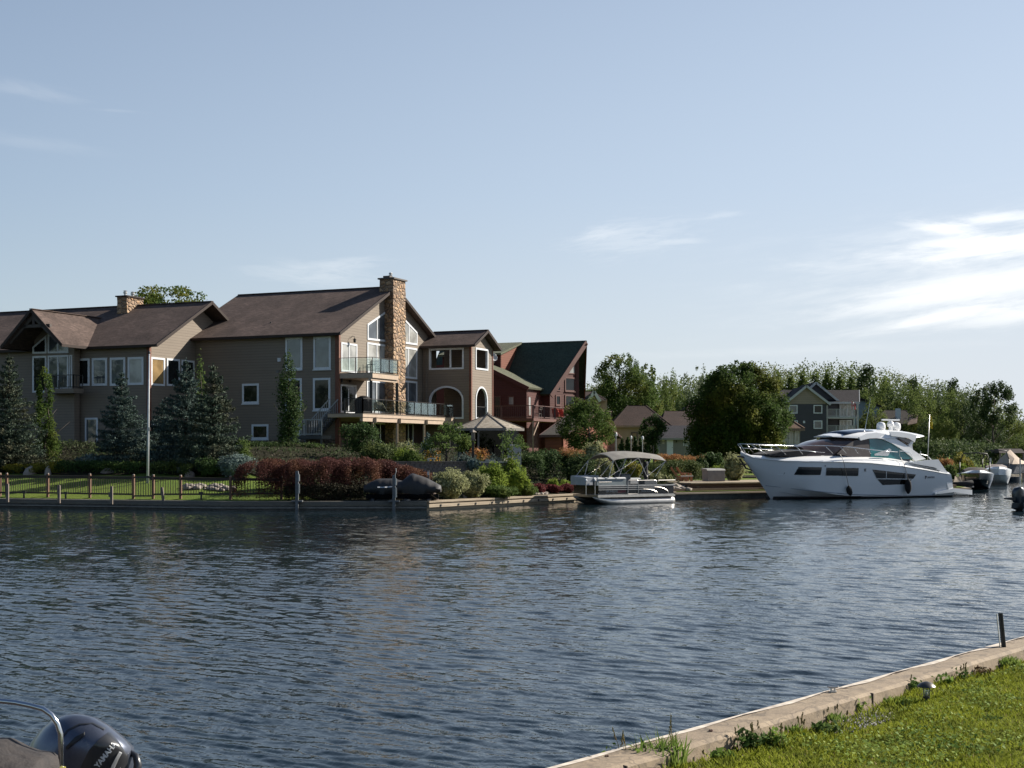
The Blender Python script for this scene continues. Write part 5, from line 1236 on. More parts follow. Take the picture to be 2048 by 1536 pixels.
L_far = leaf('leaf_far', (.065, .10, .018), (.115, .15, .03), (.165, .17, .03), .45, .15)
L_fard = leaf('leaf_far_dark', (.026, .05, .014), (.055, .085, .022), (.085, .105, .025), .32, .15)
L_rust = leaf('grass_rust', (.24, .10, .035), (.34, .17, .06), (.16, .15, .04), .35, .8)
L_flow = leaf('flower_orange', (.60, .20, .015), (.70, .40, .03), None, .3, 3)

def crown_obj(name, parent_loc, blobs, n, size, mat, seed, shell=.5, up=.3, asp=.65):
    rs = np.random.RandomState(seed); c, d = crown_pts(blobs, n, rs, shell)
    v, q = leaves(c, size, rs, d * .8 + np.array([[0, 0, up]]), asp); return raw_mesh(name, v, q, mat, parent_loc)
def add_child(me, name, par):
    o = bpy.data.objects.new(name, me); SC.collection.objects.link(o); o.parent = par; return o
def tree(label, px0, px1, ytop, d, ybot, mat, seed, n=6000, size=.2, k=40, sub=.3, name='deciduous_tree', cat='tree', group=None, bark=None, tr=None, yground=None, fill=.8, shape=None, depth=1.0, shell=.5):
    """broadleaf tree whose crown fills px0..px1, ytop..ybot"""
    rs = np.random.RandomState(seed); px = (px0 + px1) / 2; x = X(px, d); g = gz(x, d) if yground is None else Z(yground, d); p = Vector((x, d, g))
    zt, zb = Z(ytop, d), max(Z(ybot, d), g + .2); R = ((px1 - px0) / 2 / F * d * 1.1, (px1 - px0) / 2 / F * d * depth * 1.1, (zt - zb) / 2 * 1.08); c = (x, d, (zt + zb) / 2)
    t = thing(name, label, cat, p, group); bl = []
    if shape is None: bl = blob_shape(c, R, k, rs, sub, fill, -1)
    else:
        for i in range(k):
            f = (i + rs.rand()) / k; w = shape(f); a = rs.rand() * 6.28; r = w * fill * (.3 + .7 * rs.rand() ** .5); s = sub * (.6 + .6 * rs.rand()) * max(.35, w)
            bl.append((x + math.cos(a) * r * R[0], d + math.sin(a) * r * R[1], zb + (zt - zb) * f * .95, R[0] * s, R[1] * s, max(R[0], R[2] * .5) * s * 1.1))
    add_child(crown_obj('crown', np.array(p), bl, n, size, mat, seed + 1, shell), 'crown', t)
    mb = MB(); tnodes(mb, p, zt - g, tr or max(.06, R[0] * .06), bark or M_bark, rs, 7, .82, .3); add_child(mb.mesh('trunk', p, bark or M_bark, True), 'trunk', t)
    return t
def bush(label, px0, px1, ytop, d, mat, seed, n=2500, size=.09, k=26, ybot=None, sub=.34, name='shrub', cat='shrub', group=None, depth=None, low=-.2, core=True, up=.3, flat=1.0, asp=.65):
    rs = np.random.RandomState(seed); px = (px0 + px1) / 2; x = X(px, d); g = gz(x, d) if ybot is None else max(Z(ybot, d), gz(x, d) - .1); zt = Z(ytop, d)
    if zt < g + .15: zt = g + .3
    R = ((px1 - px0) / 2 / F * d * 1.12, (depth or (px1 - px0) / 2 / F * d) * 1.0, (zt - g) * .60); c = (x, d, g + (zt - g) * .42); bl = blob_shape(c, R, k, rs, sub, .8, low)
    cc, dd2 = crown_pts(bl, n, rs, .5); cc[:, 2] = np.maximum(cc[:, 2], g + .02); v, q = leaves(cc, size, rs, dd2 * .8 + np.array([[0, 0, up]]), asp)
    if core:                                                     # denser leaves inside, so that nothing shines through the middle
        m_ = n // 2; e = rs.normal(size=(m_, 3)); e /= np.linalg.norm(e, axis=1)[:, None]; ci = np.array(c) + e * (.5 + .25 * rs.rand(m_))[:, None] * np.array(R); ci[:, 2] = np.maximum(ci[:, 2], g)
        v2, q2 = leaves(ci, size * 1.9, rs, e * 2, .9); q = np.concatenate([q, q2 + len(v)]); v = np.concatenate([v, v2])
    p = np.array([x, d, g]); o = bpy.data.objects.new(name, raw_mesh(name, v, q, mat, p)); SC.collection.objects.link(o); o.location = p; return tag(o, label, cat, group)
def hedge(label, pts, mat, seed, n, size, wid, name='hedge', cat='hedge', group=None, jag=.12, up=.3, low=0.0):
    """long hedge: pts = (px, ytop, d) along its length; leaves cover a rounded box over the ground"""
    rs = np.random.RandomState(seed); C = []; D = []; P3 = [(X(a, d), d, gz(X(a, d), d), Z(y, d)) for a, y, d in pts]; L = [math.hypot(b[0] - a[0], b[1] - a[1]) for a, b in zip(P3, P3[1:])]
    for (a, b, l) in zip(P3, P3[1:], L):
        m_ = int(n * l / sum(L)); f = rs.rand(m_); t = np.array([(b[0] - a[0]) / l, (b[1] - a[1]) / l]); nn_ = np.array([-t[1], t[0]])
        th = rs.rand(m_) * math.pi * 1.0; s = np.sign(np.cos(th)) * np.abs(np.cos(th)) ** .5; hgt = np.abs(np.sin(th)) ** .55
        wob = 1 + jag * np.sin(f * l * 2.1 + rs.rand() * 6) + jag * .6 * np.sin(f * l * 5.3); r = .72 + .28 * rs.rand(m_) ** .5
        zz = a[2] + (b[2] - a[2]) * f; hh = (a[3] + (b[3] - a[3]) * f - zz) * (1 + jag * .5 * np.sin(f * l * 3.7))
        w = wid / 2 * wob
        C.append(np.stack([a[0] + (b[0] - a[0]) * f + nn_[0] * s * w * r, a[1] + (b[1] - a[1]) * f + nn_[1] * s * w * r, zz + low + hgt * hh * r], 1)); D.append(np.stack([nn_[0] * s, nn_[1] * s, hgt], 1))
    C = np.concatenate(C) + rs.normal(size=(sum(map(len, C)), 3)) * size * .5; D = np.concatenate(D); v, q = leaves(C, size, rs, D * .7 + np.array([[0, 0, up]]), .6)
    p = np.array([P3[len(P3) // 2][0], P3[len(P3) // 2][1], P3[len(P3) // 2][2]]); o = bpy.data.objects.new(name, raw_mesh(name, v, q, mat, p)); SC.collection.objects.link(o); o.location = p; return tag(o, label, cat, group)
def spruce(label, px, ytop, d, wpx, mat, seed, group='spruces in front of the left houses', bare=.0, dens=1.0, ybase=None):
    rs = np.random.RandomState(seed); x = X(px, d); g = gz(x, d); zt = Z(ytop, d); h = zt - g; R = wpx / 2 / F * d; p = Vector((x, d, g)); t = thing('spruce', label, 'spruce tree', p, group)
    C = []; Nn = []; nw = int(h / .30); mb = MB(); mb.tube([p - Vector((0, 0, .3)), p + Vector((0, 0, h * .5)), p + Vector((0, 0, h * .97))], [.16, .09, .015], 7)
    for w in range(nw):
        f = (w + rs.rand() * .5) / nw; z = g + .25 + (h - .3) * f; r = R * (1 - f) ** .88 * (.86 + .2 * rs.rand()) + .10; nb_ = max(6, int(9 * (1 - f) + 6))
        for b in range(nb_):
            a = 6.283 * (b + rs.rand() * .7) / nb_ + w * 1.7; L = r * (.62 + .5 * rs.rand()); rise = .30 * f - .04; dr = .14 * (1 - f)
            m_ = int(max(18, 96 * L) * dens); u = rs.rand(m_) ** .65; dirx, diry = math.cos(a), math.sin(a)
            sw = (u * (1 - u) * 1.5 + .10) * L * .42; lat = rs.normal(size=m_) * sw * .5; hang = -np.abs(rs.normal(size=m_)) * .07 * (1 + L * .5)
            zz = z + L * u * rise - dr * L * u * u + .12 * L * u ** 4 + hang
            C.append(np.stack([x + dirx * L * u - diry * lat, d + diry * L * u + dirx * lat, zz], 1)); Nn.append(np.stack([np.full(m_, dirx) * .2, np.full(m_, diry) * .2, np.full(m_, .9)], 1))
            if L > .6 and b % 2 == 0: mb.tube([Vector((x, d, z)), Vector((x + dirx * L * .9, d + diry * L * .9, z + L * rise * .8 - dr * L * .7))], [.02, .006], 4)
    for s_ in range(14): C.append(np.array([[x + rs.normal() * .03, d + rs.normal() * .03, zt - .5 + .5 * s_ / 13]])); Nn.append(np.array([[0, 0, .2]]))
    C = np.concatenate(C); Nn = np.concatenate(Nn); n = len(C); v, q = leaves(C, .15, rs, Nn * 1.0, .42); add_child(raw_mesh('crown', v, q, mat, np.array(p)), 'crown', t); add_child(mb.mesh('trunk', p, M_bark), 'trunk', t); return t

def D(px, row):
    """depth at which the ground is seen on a given row"""
    ds = np.arange(66, 125, .25); r = [HZ + (CAMZ - gz(X(px, d_), d_)) * F / d_ for d_ in ds]
    for a, b in zip(ds, r):
        if b <= row and shore_s(X(px, a), a)[0] > .3: return float(a)
    return 100.0
# left garden
spruce('tall blue green spruce at the far left edge of the picture', 18, 708, 87, 168, L_sprg, 21)
spruce('blue spruce in front of the long row of windows', 243, 742, 87, 146, L_spr, 22)
spruce('broad dark spruce just right of the white flagpole', 372, 716, 86, 168, L_spr, 23)
spruce('spruce with brownish needles near its top, right of the broad dark spruce', 427, 726, 83.5, 178, L_sprg, 24)
spruce('small spruce low between the flagpole and the broad dark one', 325, 800, 90, 104, L_spr, 25)
tree('slim bright green young tree beside the far left spruce', 62, 116, 730, 89.6, 900, L_maple, 31, 4200, .14, 34, .42, shape=lambda f: 1.0 - .55 * f)
tree('small tree top showing behind the broad dark spruce', 388, 414, 712, 96, 860, L_mid, 32, 900, .14, 14, .5)
bush('yellow green shrub with pale leaves beneath the far left spruce', 74, 106, 890, 90, L_var, 33, 1200, .10, 16)
for i, (a, b, y, dd3, lb) in enumerate(((4, 56, 925, D(30, 947), 'leftmost of the clipped golden shrubs on the lawn'), (57, 96, 924, D(76, 947), 'golden shrub between the two boulders'), (94, 129, 921, D(111, 947), 'rounded golden shrub right of the second boulder'))):
    bush(lb, a, b, y, dd3, L_gold, 40 + i, 1500, .07, 16, sub=.4, group='golden shrubs on the left lawn', low=-.4)
hedge('long dark low hedge in front of the left house wall', [(126, 923, D(126, 944)), (210, 924, D(210, 944)), (296, 926, D(296, 946))], L_dk, 45, 6500, .11, 2.0)
hedge('dark juniper bed between the flagpole and the spruces', [(304, 927, D(304, 948)), (345, 924, D(345, 948)), (400, 928, D(400, 950))], L_yew, 46, 4200, .10, 2.0, jag=.25)
bush('dark leafy shrub right of the flagpole foot', 388, 448, 914, D(418, 954), L_dk, 47, 1700, .10)
bush('spreading silver blue juniper at the left end of the red hedge', 432, 512, 906, D(470, 956), L_jun, 48, 3600, .11, 34, sub=.3, up=.8, asp=.4)
bush('green shrub tucked between the brownish spruce and the red hedge', 452, 500, 880, 84, L_mid, 49, 1600, .11)
bush('small pale flowering shrub behind the dark hedge', 152, 206, 910, 86, L_jun, 50, 700, .10, 14, core=False)
hedge('ivy covered low planting along the main house wall', [(470, 885, 100), (560, 888, 99), (640, 890, 98)], L_dk, 51, 4200, .14, 1.6)
tree('tall narrow columnar tree in front of the grey house wall', 551, 603, 700, 98, 888, L_dk, 52, 5200, .15, 60, .55, shape=lambda f: min(1, .75 + f) * (1 - .72 * max(0, (f - .55) / .45)), shell=.4, fill=.6)
bush('sunlit yellow green leafy top shoots of the columnar tree side', 579, 600, 770, 97.2, L_lime, 53, 260, .13, 8, ybot=840, core=False) if False else None
tree('leafy tree top rising behind the left house chimney', 280, 398, 573, 150, 640, L_maple, 54, 3600, .28, 34, .3, fill=.85)
# red barberry hedge and what stands above it
hedge('long wine red barberry hedge above the seawall', [(500, 924, 75.6), (530, 910, 75.3), (580, 913, 75.2), (640, 909, 75.2), (700, 908, 75.4), (760, 911, 76.6), (800, 922, 76.9), (858, 934, 77.2)], L_red, 60, 70000, .080, 4.0, jag=.10, up=.9, low=-.25)
hedge('added dark leaves standing for the shade under the wine red hedge', [(570, 968, 73.4), (650, 964, 73.3), (725, 968, 73.6)], leaf('leaf_hedge_shade', (.022, .022, .012), (.05, .04, .02), None, .2), 61, 9000, .08, .9, low=-.1)  # near black leaves added where the hedge's underside is only in shade
tree('round dark leafed shrub tree beside the stair landing', 686, 762, 842, 92, 905, L_dk, 62, 2600, .16, 30, .34)
bush('big rounded olive green mound shrub above the red hedge', 714, 800, 876, 85, L_yew, 63, 5200, .085, 44, sub=.26, depth=1.3)
bush('chartreuse spreading shrub right of the olive mound', 782, 838, 893, 83.5, L_lime, 64, 1800, .10, 22, flat=.6)
bush('dense dark green dome shrub in front of the chartreuse one', 792, 852, 892, 82, L_maple, 65, 2600, .085, 26)
bush('pale green leafy shrubs behind the chartreuse shrub', 790, 838, 882, 87, L_var, 66, 1200, .10, 18)
tree('conical blue grey evergreen left of the open branched tree', 838, 872, 866, 86, 915, L_jun, 67, 1600, .10, 26, .6, name='conifer', cat='conifer', shape=lambda f: 1.05 - f)
tree('open branched small tree with yellow green leaves left of the gazebo', 851, 934, 851, 85, 910, L_mid, 68, 2600, .13, 30, .26, fill=.9)
tree('thin multi stemmed young tree in front of the gazebo corner', 992, 1056, 862, 83.5, 915, L_mid, 69, 1100, .11, 22, .25, fill=.9, bark=M_barkp)
bush('spreading blue juniper above the block wall end', 903, 962, 905, 85, L_jun, 70, 2600, .09, 26, up=.8, asp=.4)
bush('low dark blue juniper below the gazebo', 950, 1016, 907, 84, leaf('needle_deep', (.03, .055, .045), (.07, .10, .085), None, .12), 71, 2400, .09, 26, up=.8, asp=.4)
bush('yellow green spreading shrub below the thin young tree', 996, 1042, 906, 83, L_lime, 72, 1200, .09, 18)
bush('small blue juniper hanging over the wall corner', 934, 962, 915, 82, L_jun, 73, 900, .08, 14, ybot=940, up=.8)
for i, (a, b, y, lb) in enumerate(((846, 862, 904, 'left clump of orange and yellow lilies above the block wall'), (861, 882, 903, 'brighter orange lily clump between the two trees'), (948, 970, 902, 'orange lily clump at the gazebo post'))):
    o = bush(lb, a, b, y, 83.5, L_gold, 80 + i, 300, .09, 9, name='lily', cat='flowers', group='orange lilies', core=False); rs = np.random.RandomState(i); p = np.array(o.location); n_ = 120
    w = (b - a) / 2 / F * 83.5; c = p + np.stack([rs.uniform(-w, w, n_), rs.uniform(-w, w, n_), (Z(y, 83.5) - p[2]) * (.55 + .5 * rs.rand(n_))], 1); v, q = leaves(c, .08, rs); add_child(raw_mesh('blossom', v, q, L_flow, p), 'blossom', o)
bush('tuft of tall rusty ornamental grass behind the lilies', 925, 986, 888, 87, L_rust, 85, 1800, .13, 24, name='ornamental_grass', cat='ornamental grass', up=.0, asp=.18)
# front bed by the timber seawall
bush('large pale variegated shrub right of the covered watercraft', 858, 934, 936, 75.6, L_var, 90, 5200, .085, 34, sub=.3)
bush('paler brownish variegated shrub beside the lime one', 918, 974, 936, 77.4, L_var, 91, 3600, .085, 28, sub=.3)
bush('left half of the bright lime green shrub mass', 950, 1012, 928, 79.3, L_lime, 92, 3600, .10, 30, sub=.3)
bush('right half of the bright lime green shrub mass', 1000, 1056, 932, 81.0, L_lime, 93, 3000, .10, 28, sub=.3)
bush('low spreading green juniper below the lime shrubs', 962, 1034, 970, 78.3, L_mid, 94, 1700, .10, 22, up=.8, asp=.4)
bush('low green juniper at the right end of the lime shrubs', 1022, 1076, 967, 81.3, L_mid, 95, 1400, .10, 20, up=.8, asp=.4)
for i, (a, b, y, d, lb) in enumerate(((1056, 1094, 966, 84, 'left dwarf wine red barberry by the seawall'), (1086, 1122, 967, 85.2, 'middle dwarf wine red barberry'), (1116, 1152, 965, 86.4, 'dwarf wine red barberry nearest the pontoon boat'))): bush(lb, a, b, y, d, L_wine, 100 + i, 1300, .075, 16, group='dwarf barberries on the bank')
bush('small lime shrub behind the dwarf barberries', 1092, 1120, 958, 87, L_lime, 104, 700, .09, 12)
bush('second small lime shrub behind the barberry near the boat', 1116, 1146, 960, 88, L_lime, 105, 700, .09, 12)
hedge('massive dark clipped hedge behind the timber seawall', [(1046, 914, 92), (1085, 902, 93), (1128, 904, 94), (1156, 910, 94)], L_dk, 106, 11000, .12, 3.4, up=.6)
bush('rust tipped dark shrub at the right end of the clipped hedge', 1114, 1166, 896, 93, L_rust, 107, 1500, .11, 22, ybot=925, asp=.3, core=False)
bush('dark shrub behind the pontoon boat bow', 1128, 1192, 912, 91, L_fard, 108, 3000, .12, 26)
tree('rounded bright green tree in front of the red shed', 1124, 1226, 806, 102, 905, L_maple, 110, 15000, .13, 90, .22, fill=.9)
bush('creamy variegated dogwood in front of the red shed', 1158, 1218, 878, 97, L_var, 111, 3400, .12, 30, sub=.3)
bush('lower pale leafy part of the dogwood behind the pontoon canopy', 1200, 1226, 915, 95, L_var, 112, 1300, .11, 16)
hedge('dark mounded hedge behind the wooden lawn chairs', [(1290, 934, 100), (1330, 922, 101), (1375, 921, 102), (1404, 930, 102)], L_yew, 113, 12000, .11, 3.4, up=.6)
bush('rounded ochre and green mound left of the dark hedge', 1246, 1284, 926, 98, L_gold, 114, 1700, .10, 20)
bush('dark shrub under the left part of the pontoon canopy', 1222, 1252, 905, 96, L_dk, 115, 1500, .12, 18)
for i, (a, b, d) in enumerate(((1312, 1372, 112), (1366, 1432, 113))): hedge(('left' if i == 0 else 'right') + ' stretch of the rusty flower bed in front of the grey garage', [(a, 911 + 3 * i, d), ((a + b) / 2, 909 + 3 * i, d), (b, 913 + 2 * i, d)], L_rust, 116 + i, 3200, .12, 2.2, name='flower_bed', cat='flower bed', group='rusty flower bed', up=.9)
for i, px in enumerate((1243, 1256, 1269, 1282, 1296, 1309)):
    tree(['first', 'second', 'third', 'fourth', 'fifth', 'sixth'][i] + ' from the left of the dark cedars lined up behind the pontoon boat', px - 7.5, px + 7.5, 872 + (i % 2) * 3, 140, 918, L_dk, 120 + i, 900, .22, 16, .75, name='cedar', cat='cedar', group='row of dark cedars', shape=lambda f: 1.0 - .75 * f)
tree('small round headed tree in front of the tan bungalow', 1284, 1330, 832, 125, 892, L_dk, 130, 2600, .2, 30, .32, bark=M_barkp, fill=.8)
tree('very big round maple behind the dock, left of the yacht', 1386, 1572, 718, 125, 918, leaf('leaf_big_maple', (.026, .056, .008), (.058, .10, .012), (.125, .125, .015), .4, .3), 131, 80000, .20, 240, .20, fill=.92, shape=lambda f: max(.12, (1 - ((f - .42) / (.60 if f > .42 else .85)) ** 2)) ** .5)
bush('pale variegated shrub beside the yacht bow', 1446, 1492, 907, 100, L_var, 132, 2600, .11, 24)
bush('tall dark shrub behind the storage box', 1404, 1450, 898, 106, L_dk, 133, 1900, .14, 22)
bush('lime green plants behind the storage box', 1418, 1448, 926, 99, L_lime, 134, 700, .09, 12)
bush('dark shrub between the storage box and the maple trunk', 1390, 1420, 912, 104, L_fard, 135, 1200, .13, 16)
tree('loose leafed tall tree right of the red house roof', 1160, 1318, 699, 186, 905, L_maple, 136, 46000, .24, 210, .20, fill=.90, shell=.35, shape=lambda f: max(.15, (1 - ((f - .35) / .68) ** 2)) ** .6)
tree('slender tree with a ragged top right of the loose leafed tall tree', 1276, 1320, 722, 190, 880, L_far, 137, 2600, .30, 40, .34, fill=.9, shape=lambda f: .9 - .45 * f)
tree('thin airy grey green tree above the bungalow roof', 1368, 1428, 732, 240, 860, leaf('leaf_airy', (.10, .13, .07), (.16, .19, .11), None, .4), 138, 1800, .30, 50, .14, fill=1.0, shell=.2)
tree('dark leaning tree in front of the bungalow gable, behind the maple', 1350, 1400, 800, 200, 880, L_fard, 139, 1600, .3, 24, .3)

# far trees: a few crowns are built, the rest are copies of them with their own size and turn
def proto(kind, seed, mat):
    rs = np.random.RandomState(seed); t = thing(kind, '', 'tree', (0, 0, 0)); 
    if kind == 'pine_tree':
        bl = []
        for i in range(22): f = i / 21; a = rs.rand() * 6.28; r = (1 - f * .75) * .42; bl.append((math.cos(a) * r, math.sin(a) * r, 3.5 + 6.4 * f, .55 * (1 - .5 * f), .55 * (1 - .5 * f), .28))
        add_child(crown_obj('crown', (0, 0, 0), [tuple(np.array(b) * (2.2, 2.2, 1, 2.2, 2.2, 1.6)) for b in bl], 2600, .28, mat, seed, .3), 'crown', t)
    elif kind == 'poplar_tree':
        bl = [(rs.normal() * .55 * (1.1 - f), rs.normal() * .55 * (1.1 - f), 2 + 7.4 * f, .95 * (1.2 - f ** 2), .95 * (1.2 - f ** 2), .8) for f in [i / 23 for i in range(24)]]
        add_child(crown_obj('crown', (0, 0, 0), bl, 5200, .24, mat, seed, .3), 'crown', t)
    else:
        bl = blob_shape((0, 0, 5.4), (3.0, 3.0, 4.6), 70, rs, .24, .86, -1)
        add_child(crown_obj('crown', (0, 0, 0), bl, 9000, .25, mat, seed, .4), 'crown', t)
    mb = MB(); tnodes(mb, (0, 0, 0), 9, .16, M_bark, rs, 6, .85, .25); add_child(mb.mesh('trunk', Vector((0, 0, 0)), M_bark, True), 'trunk', t); return t
protos = {'a': proto('deciduous_tree', 201, L_far), 'b': proto('deciduous_tree', 202, L_far), 'c': proto('deciduous_tree', 203, L_fard), 'p': proto('pine_tree', 204, L_fard), 't': proto('poplar_tree', 205, L_far)}
used = set()
def far(kind, px, ytop, d, wpx, label, group):
    x = X(px, d); g = gz(x, d); h = Z(ytop, d) - g; w = wpx / F * d; base = {'p': 2.6, 't': 2.2}.get(kind, 5.9); s = (w / base, w / base, h / 9.9); rz = (px * 7.3) % 6.28
    if kind not in used: o = protos[kind]; used.add(kind); o.location = (x, d, g); o.rotation_euler = (0, 0, rz); o.scale = s; o['label'] = label
    else: o = copy_thing(protos[kind], (x, d, g), rz, s, label)
    o['group'] = group; o['_loc'] = (x, d, g); return o
FARS = [  # kind, px, ytop, d, width px, label
 ('a', 1340, 742, 260, 58, 'tree with bare twigs behind the bungalow, left of the gap'), ('b', 1300, 770, 230, 60, 'bushy tree between the loose leafed tree and the bungalow'), ('a', 1368, 770, 250, 50, 'yellow green tree just above the bungalow ridge'),
 ('c', 1398, 772, 250, 46, 'dark tree left behind the maple'), ('b', 1330, 776, 235, 50, 'green tree right above the bungalow left ridge'), ('t', 1556, 742, 330, 52, 'poplar showing immediately right of the maple'),
 ('t', 1582, 744, 330, 52, 'poplar above the left end of the slate house'), ('t', 1606, 740, 332, 54, 'poplar above the beige gable'), ('t', 1632, 742, 330, 52, 'poplar behind the peak of the slate house'), ('t', 1655, 738, 330, 54, 'poplar above the slate house main roof left end'),
 ('t', 1680, 742, 330, 52, 'poplar above the middle of the charcoal roof'), ('t', 1702, 746, 328, 50, 'poplar above the right end of the charcoal roof'), ('p', 1732, 735, 290, 52, 'tall dark pine rising above the treeline right of the slate house'),
 ('a', 1722, 775, 280, 60, 'broad yellow green tree under the tall pine'), ('b', 1765, 762, 280, 62, 'leafy tree right of the tall pine'), ('c', 1790, 772, 275, 60, 'darker tree behind the yacht radar'), ('a', 1816, 765, 270, 62, 'tree above the radar domes'),
 ('b', 1745, 800, 225, 60, 'drooping yellow green tree in front of the pale blue house'), ('a', 1848, 772, 245, 66, 'yellow green tree left of the yellow pennant'), ('c', 1872, 770, 260, 62, 'dark tree directly behind the yellow pennant'), ('a', 1902, 776, 240, 66, 'bright tree right of the yellow pennant'),
 ('c', 1930, 786, 235, 70, 'shaded tree left of the tall spreading oak'), ('c', 1962, 800, 225, 70, 'dark tree under the spreading oak'), ('b', 2018, 812, 260, 70, 'sunny tree right of the spreading oak'), ('c', 2042, 838, 330, 60, 'distant tree at the right edge'),
 ('b', 1888, 815, 200, 60, 'mid green tree behind the moored runabouts'), ('c', 1858, 838, 205, 60, 'dark low tree behind the pennant pole'), ('p', 1826, 760, 300, 40, 'pine tip behind the radar mast'), ('t', 1770, 752, 330, 54, 'poplar top right of the tall pine'),
 ('t', 1748, 756, 335, 32, 'poplar top just left of it'), ('p', 1905, 762, 300, 36, 'pine tip above the bright tree'), ('c', 1990, 860, 205, 60, 'dark bushy tree by the far boat shelter'), ('a', 2035, 868, 215, 60, 'green tree behind the covered boat'), ('b', 1836, 800, 232, 60, 'tree between the radar and the pennant'),
 ('c', 1448, 770, 240, 60, 'dark tree hidden behind the maple left side'), ('a', 1530, 760, 260, 60, 'tree behind the maple right side')]
for k, px, yt, d, w, lb in FARS: far(k, px, yt, d, w, lb, {'t': 'poplars behind the slate house', 'p': 'pines on the skyline'}.get(k, 'leafy trees beyond the houses'))
tree('tall spreading oak with an open top near the right edge', 1950, 2028, 768, 200, 860, L_fard, 140, 5200, .30, 60, .19, fill=.95, shell=.3)
bush('golden shrub behind the first moored runabout', 1902, 1948, 904, 135, L_gold, 150, 1700, .16, 20)
bush('orange brown shrub between the yacht stern and the golden shrub', 1874, 1912, 912, 130, L_rust, 151, 1200, .16, 18, asp=.3)
bush('green shrub at the yacht stern', 1884, 1912, 926, 118, L_mid, 152, 900, .12, 14)
bush('lime green low plants behind the runabout windscreen', 1910, 1940, 924, 125, L_lime, 153, 800, .13, 14)
hedge('dark undergrowth along the far bank behind the moored boats', [(1846, 880, 170), (1890, 880, 172), (1940, 884, 180), (1985, 892, 190)], L_fard, 154, 4200, .35, 5, name='undergrowth')
# far-off wood: nobody could count it
rs = np.random.RandomState(77); bl = []
for px in np.arange(1120, 2300, 4.5):
    d = 420 + rs.rand() * 120; yt = np.interp(px, [1120, 1300, 1420, 1550, 1700, 1800, 1950, 2010, 2048, 2300], [790, 782, 768, 750, 748, 766, 792, 832, 852, 860]) + rs.normal() * 6
    x = X(px, d); g = gz(x, d); zt = Z(yt, d); r = 3 + rs.rand() * 2
    for j in range(4): bl.append((x + rs.normal() * 1.5, d + rs.normal() * 3, g + (zt - g) * (.2 + .25 * j), r, r, (zt - g) * .17))
c, dn = crown_pts(bl, 90000, rs, .6); v, q = leaves(c, .75, rs, dn)
wd = bpy.data.objects.new('wood', raw_mesh('wood', v, q, leaf('leaf_wood', (.07, .10, .035), (.105, .135, .05), (.14, .15, .05), .4, .06))); SC.collection.objects.link(wd); tag(wd, 'far off green wood closing the view behind the houses', 'wood', kind='stuff')

# unseen trees added round the left end of the basin to darken the window reflections
rs = np.random.RandomState(91); bl = []
for i in range(110):
    t_ = i / 109; x = -118 - 26 * rs.rand() - 45 * max(0, .5 - t_); y = -70 + 150 * t_; g = gz(x, y); h = 9 + 6 * rs.rand(); r = 2.6 + 1.6 * rs.rand()
    for j in range(4): bl.append((x + rs.normal(), y + rs.normal(), g + h * (.25 + .22 * j), r, r, h * .17))
c, dn = crown_pts(bl, 26000, rs, .6); v, q = leaves(c, .9, rs, dn); o = bpy.data.objects.new('wood', raw_mesh('wood', v, q, L_fard)); SC.collection.objects.link(o); tag(o, 'unseen dark wood added at the left end of the basin for the window reflections', 'wood', kind='stuff')
# low ground cover over the beds
rs = np.random.RandomState(92); C = []
for i in range(42000):
    x = rs.uniform(-40, 13); s_ = (rs.uniform(1.2, 26) if x > -9.5 else rs.uniform(11.5, 30)); y = float(np.interp(x, [p[0] for p in SHORE], [p[1] for p in SHORE])); n_ = math.sin(x * 1.3 + s_) * math.sin(s_ * .9 + x * .4)
    if n_ < -.35: continue
    C.append((x + SHD.x * s_, y + SHD.y * s_, zs(s_, x) + .05 + .22 * rs.rand() * (1 + n_)))
C = np.array(C); v, q = leaves(C, .16, rs, np.array([[0, 0, .8]])); o = bpy.data.objects.new('ground_cover', raw_mesh('ground_cover', v, q, leaf('leaf_cover', (.018, .035, .012), (.05, .075, .02), (.04, .03, .018), .25, .25))); SC.collection.objects.link(o); tag(o, 'low dark ground cover between the garden shrubs', 'ground cover', kind='stuff')
# ================================================================ BOATS
def text_mesh(txt, size, depth, font_bold=0.0):
    cu = bpy.data.curves.new('t', 'FONT'); cu.body = txt; cu.size = size; cu.extrude = depth; cu.align_x = 'LEFT'; cu.offset = font_bold; cu.resolution_u = 2
    o = bpy.data.objects.new('t', cu); SC.collection.objects.link(o); dg = bpy.context.evaluated_depsgraph_get(); me = bpy.data.meshes.new_from_object(o.evaluated_get(dg)); bpy.data.objects.remove(o); bpy.data.curves.remove(cu); return me
def place_text(txt, size, depth, O, ex, ey, mat, par, name='lettering', bold=0.0, fn=None):
    me = text_mesh(txt, size, depth, bold); ex = Vector(ex).normalized(); ey = Vector(ey).normalized(); ez = ex.cross(ey); off = Vector(root_of(par)['_loc'])
    for v in me.vertices:
        c = v.co.copy(); v.co = (fn(c) if fn else O + ex * c.x + ey * c.y + ez * c.z) - off
    me.materials.clear(); me.materials.append(mat); o = bpy.data.objects.new(name, me); SC.collection.objects.link(o); o.parent = par; return o
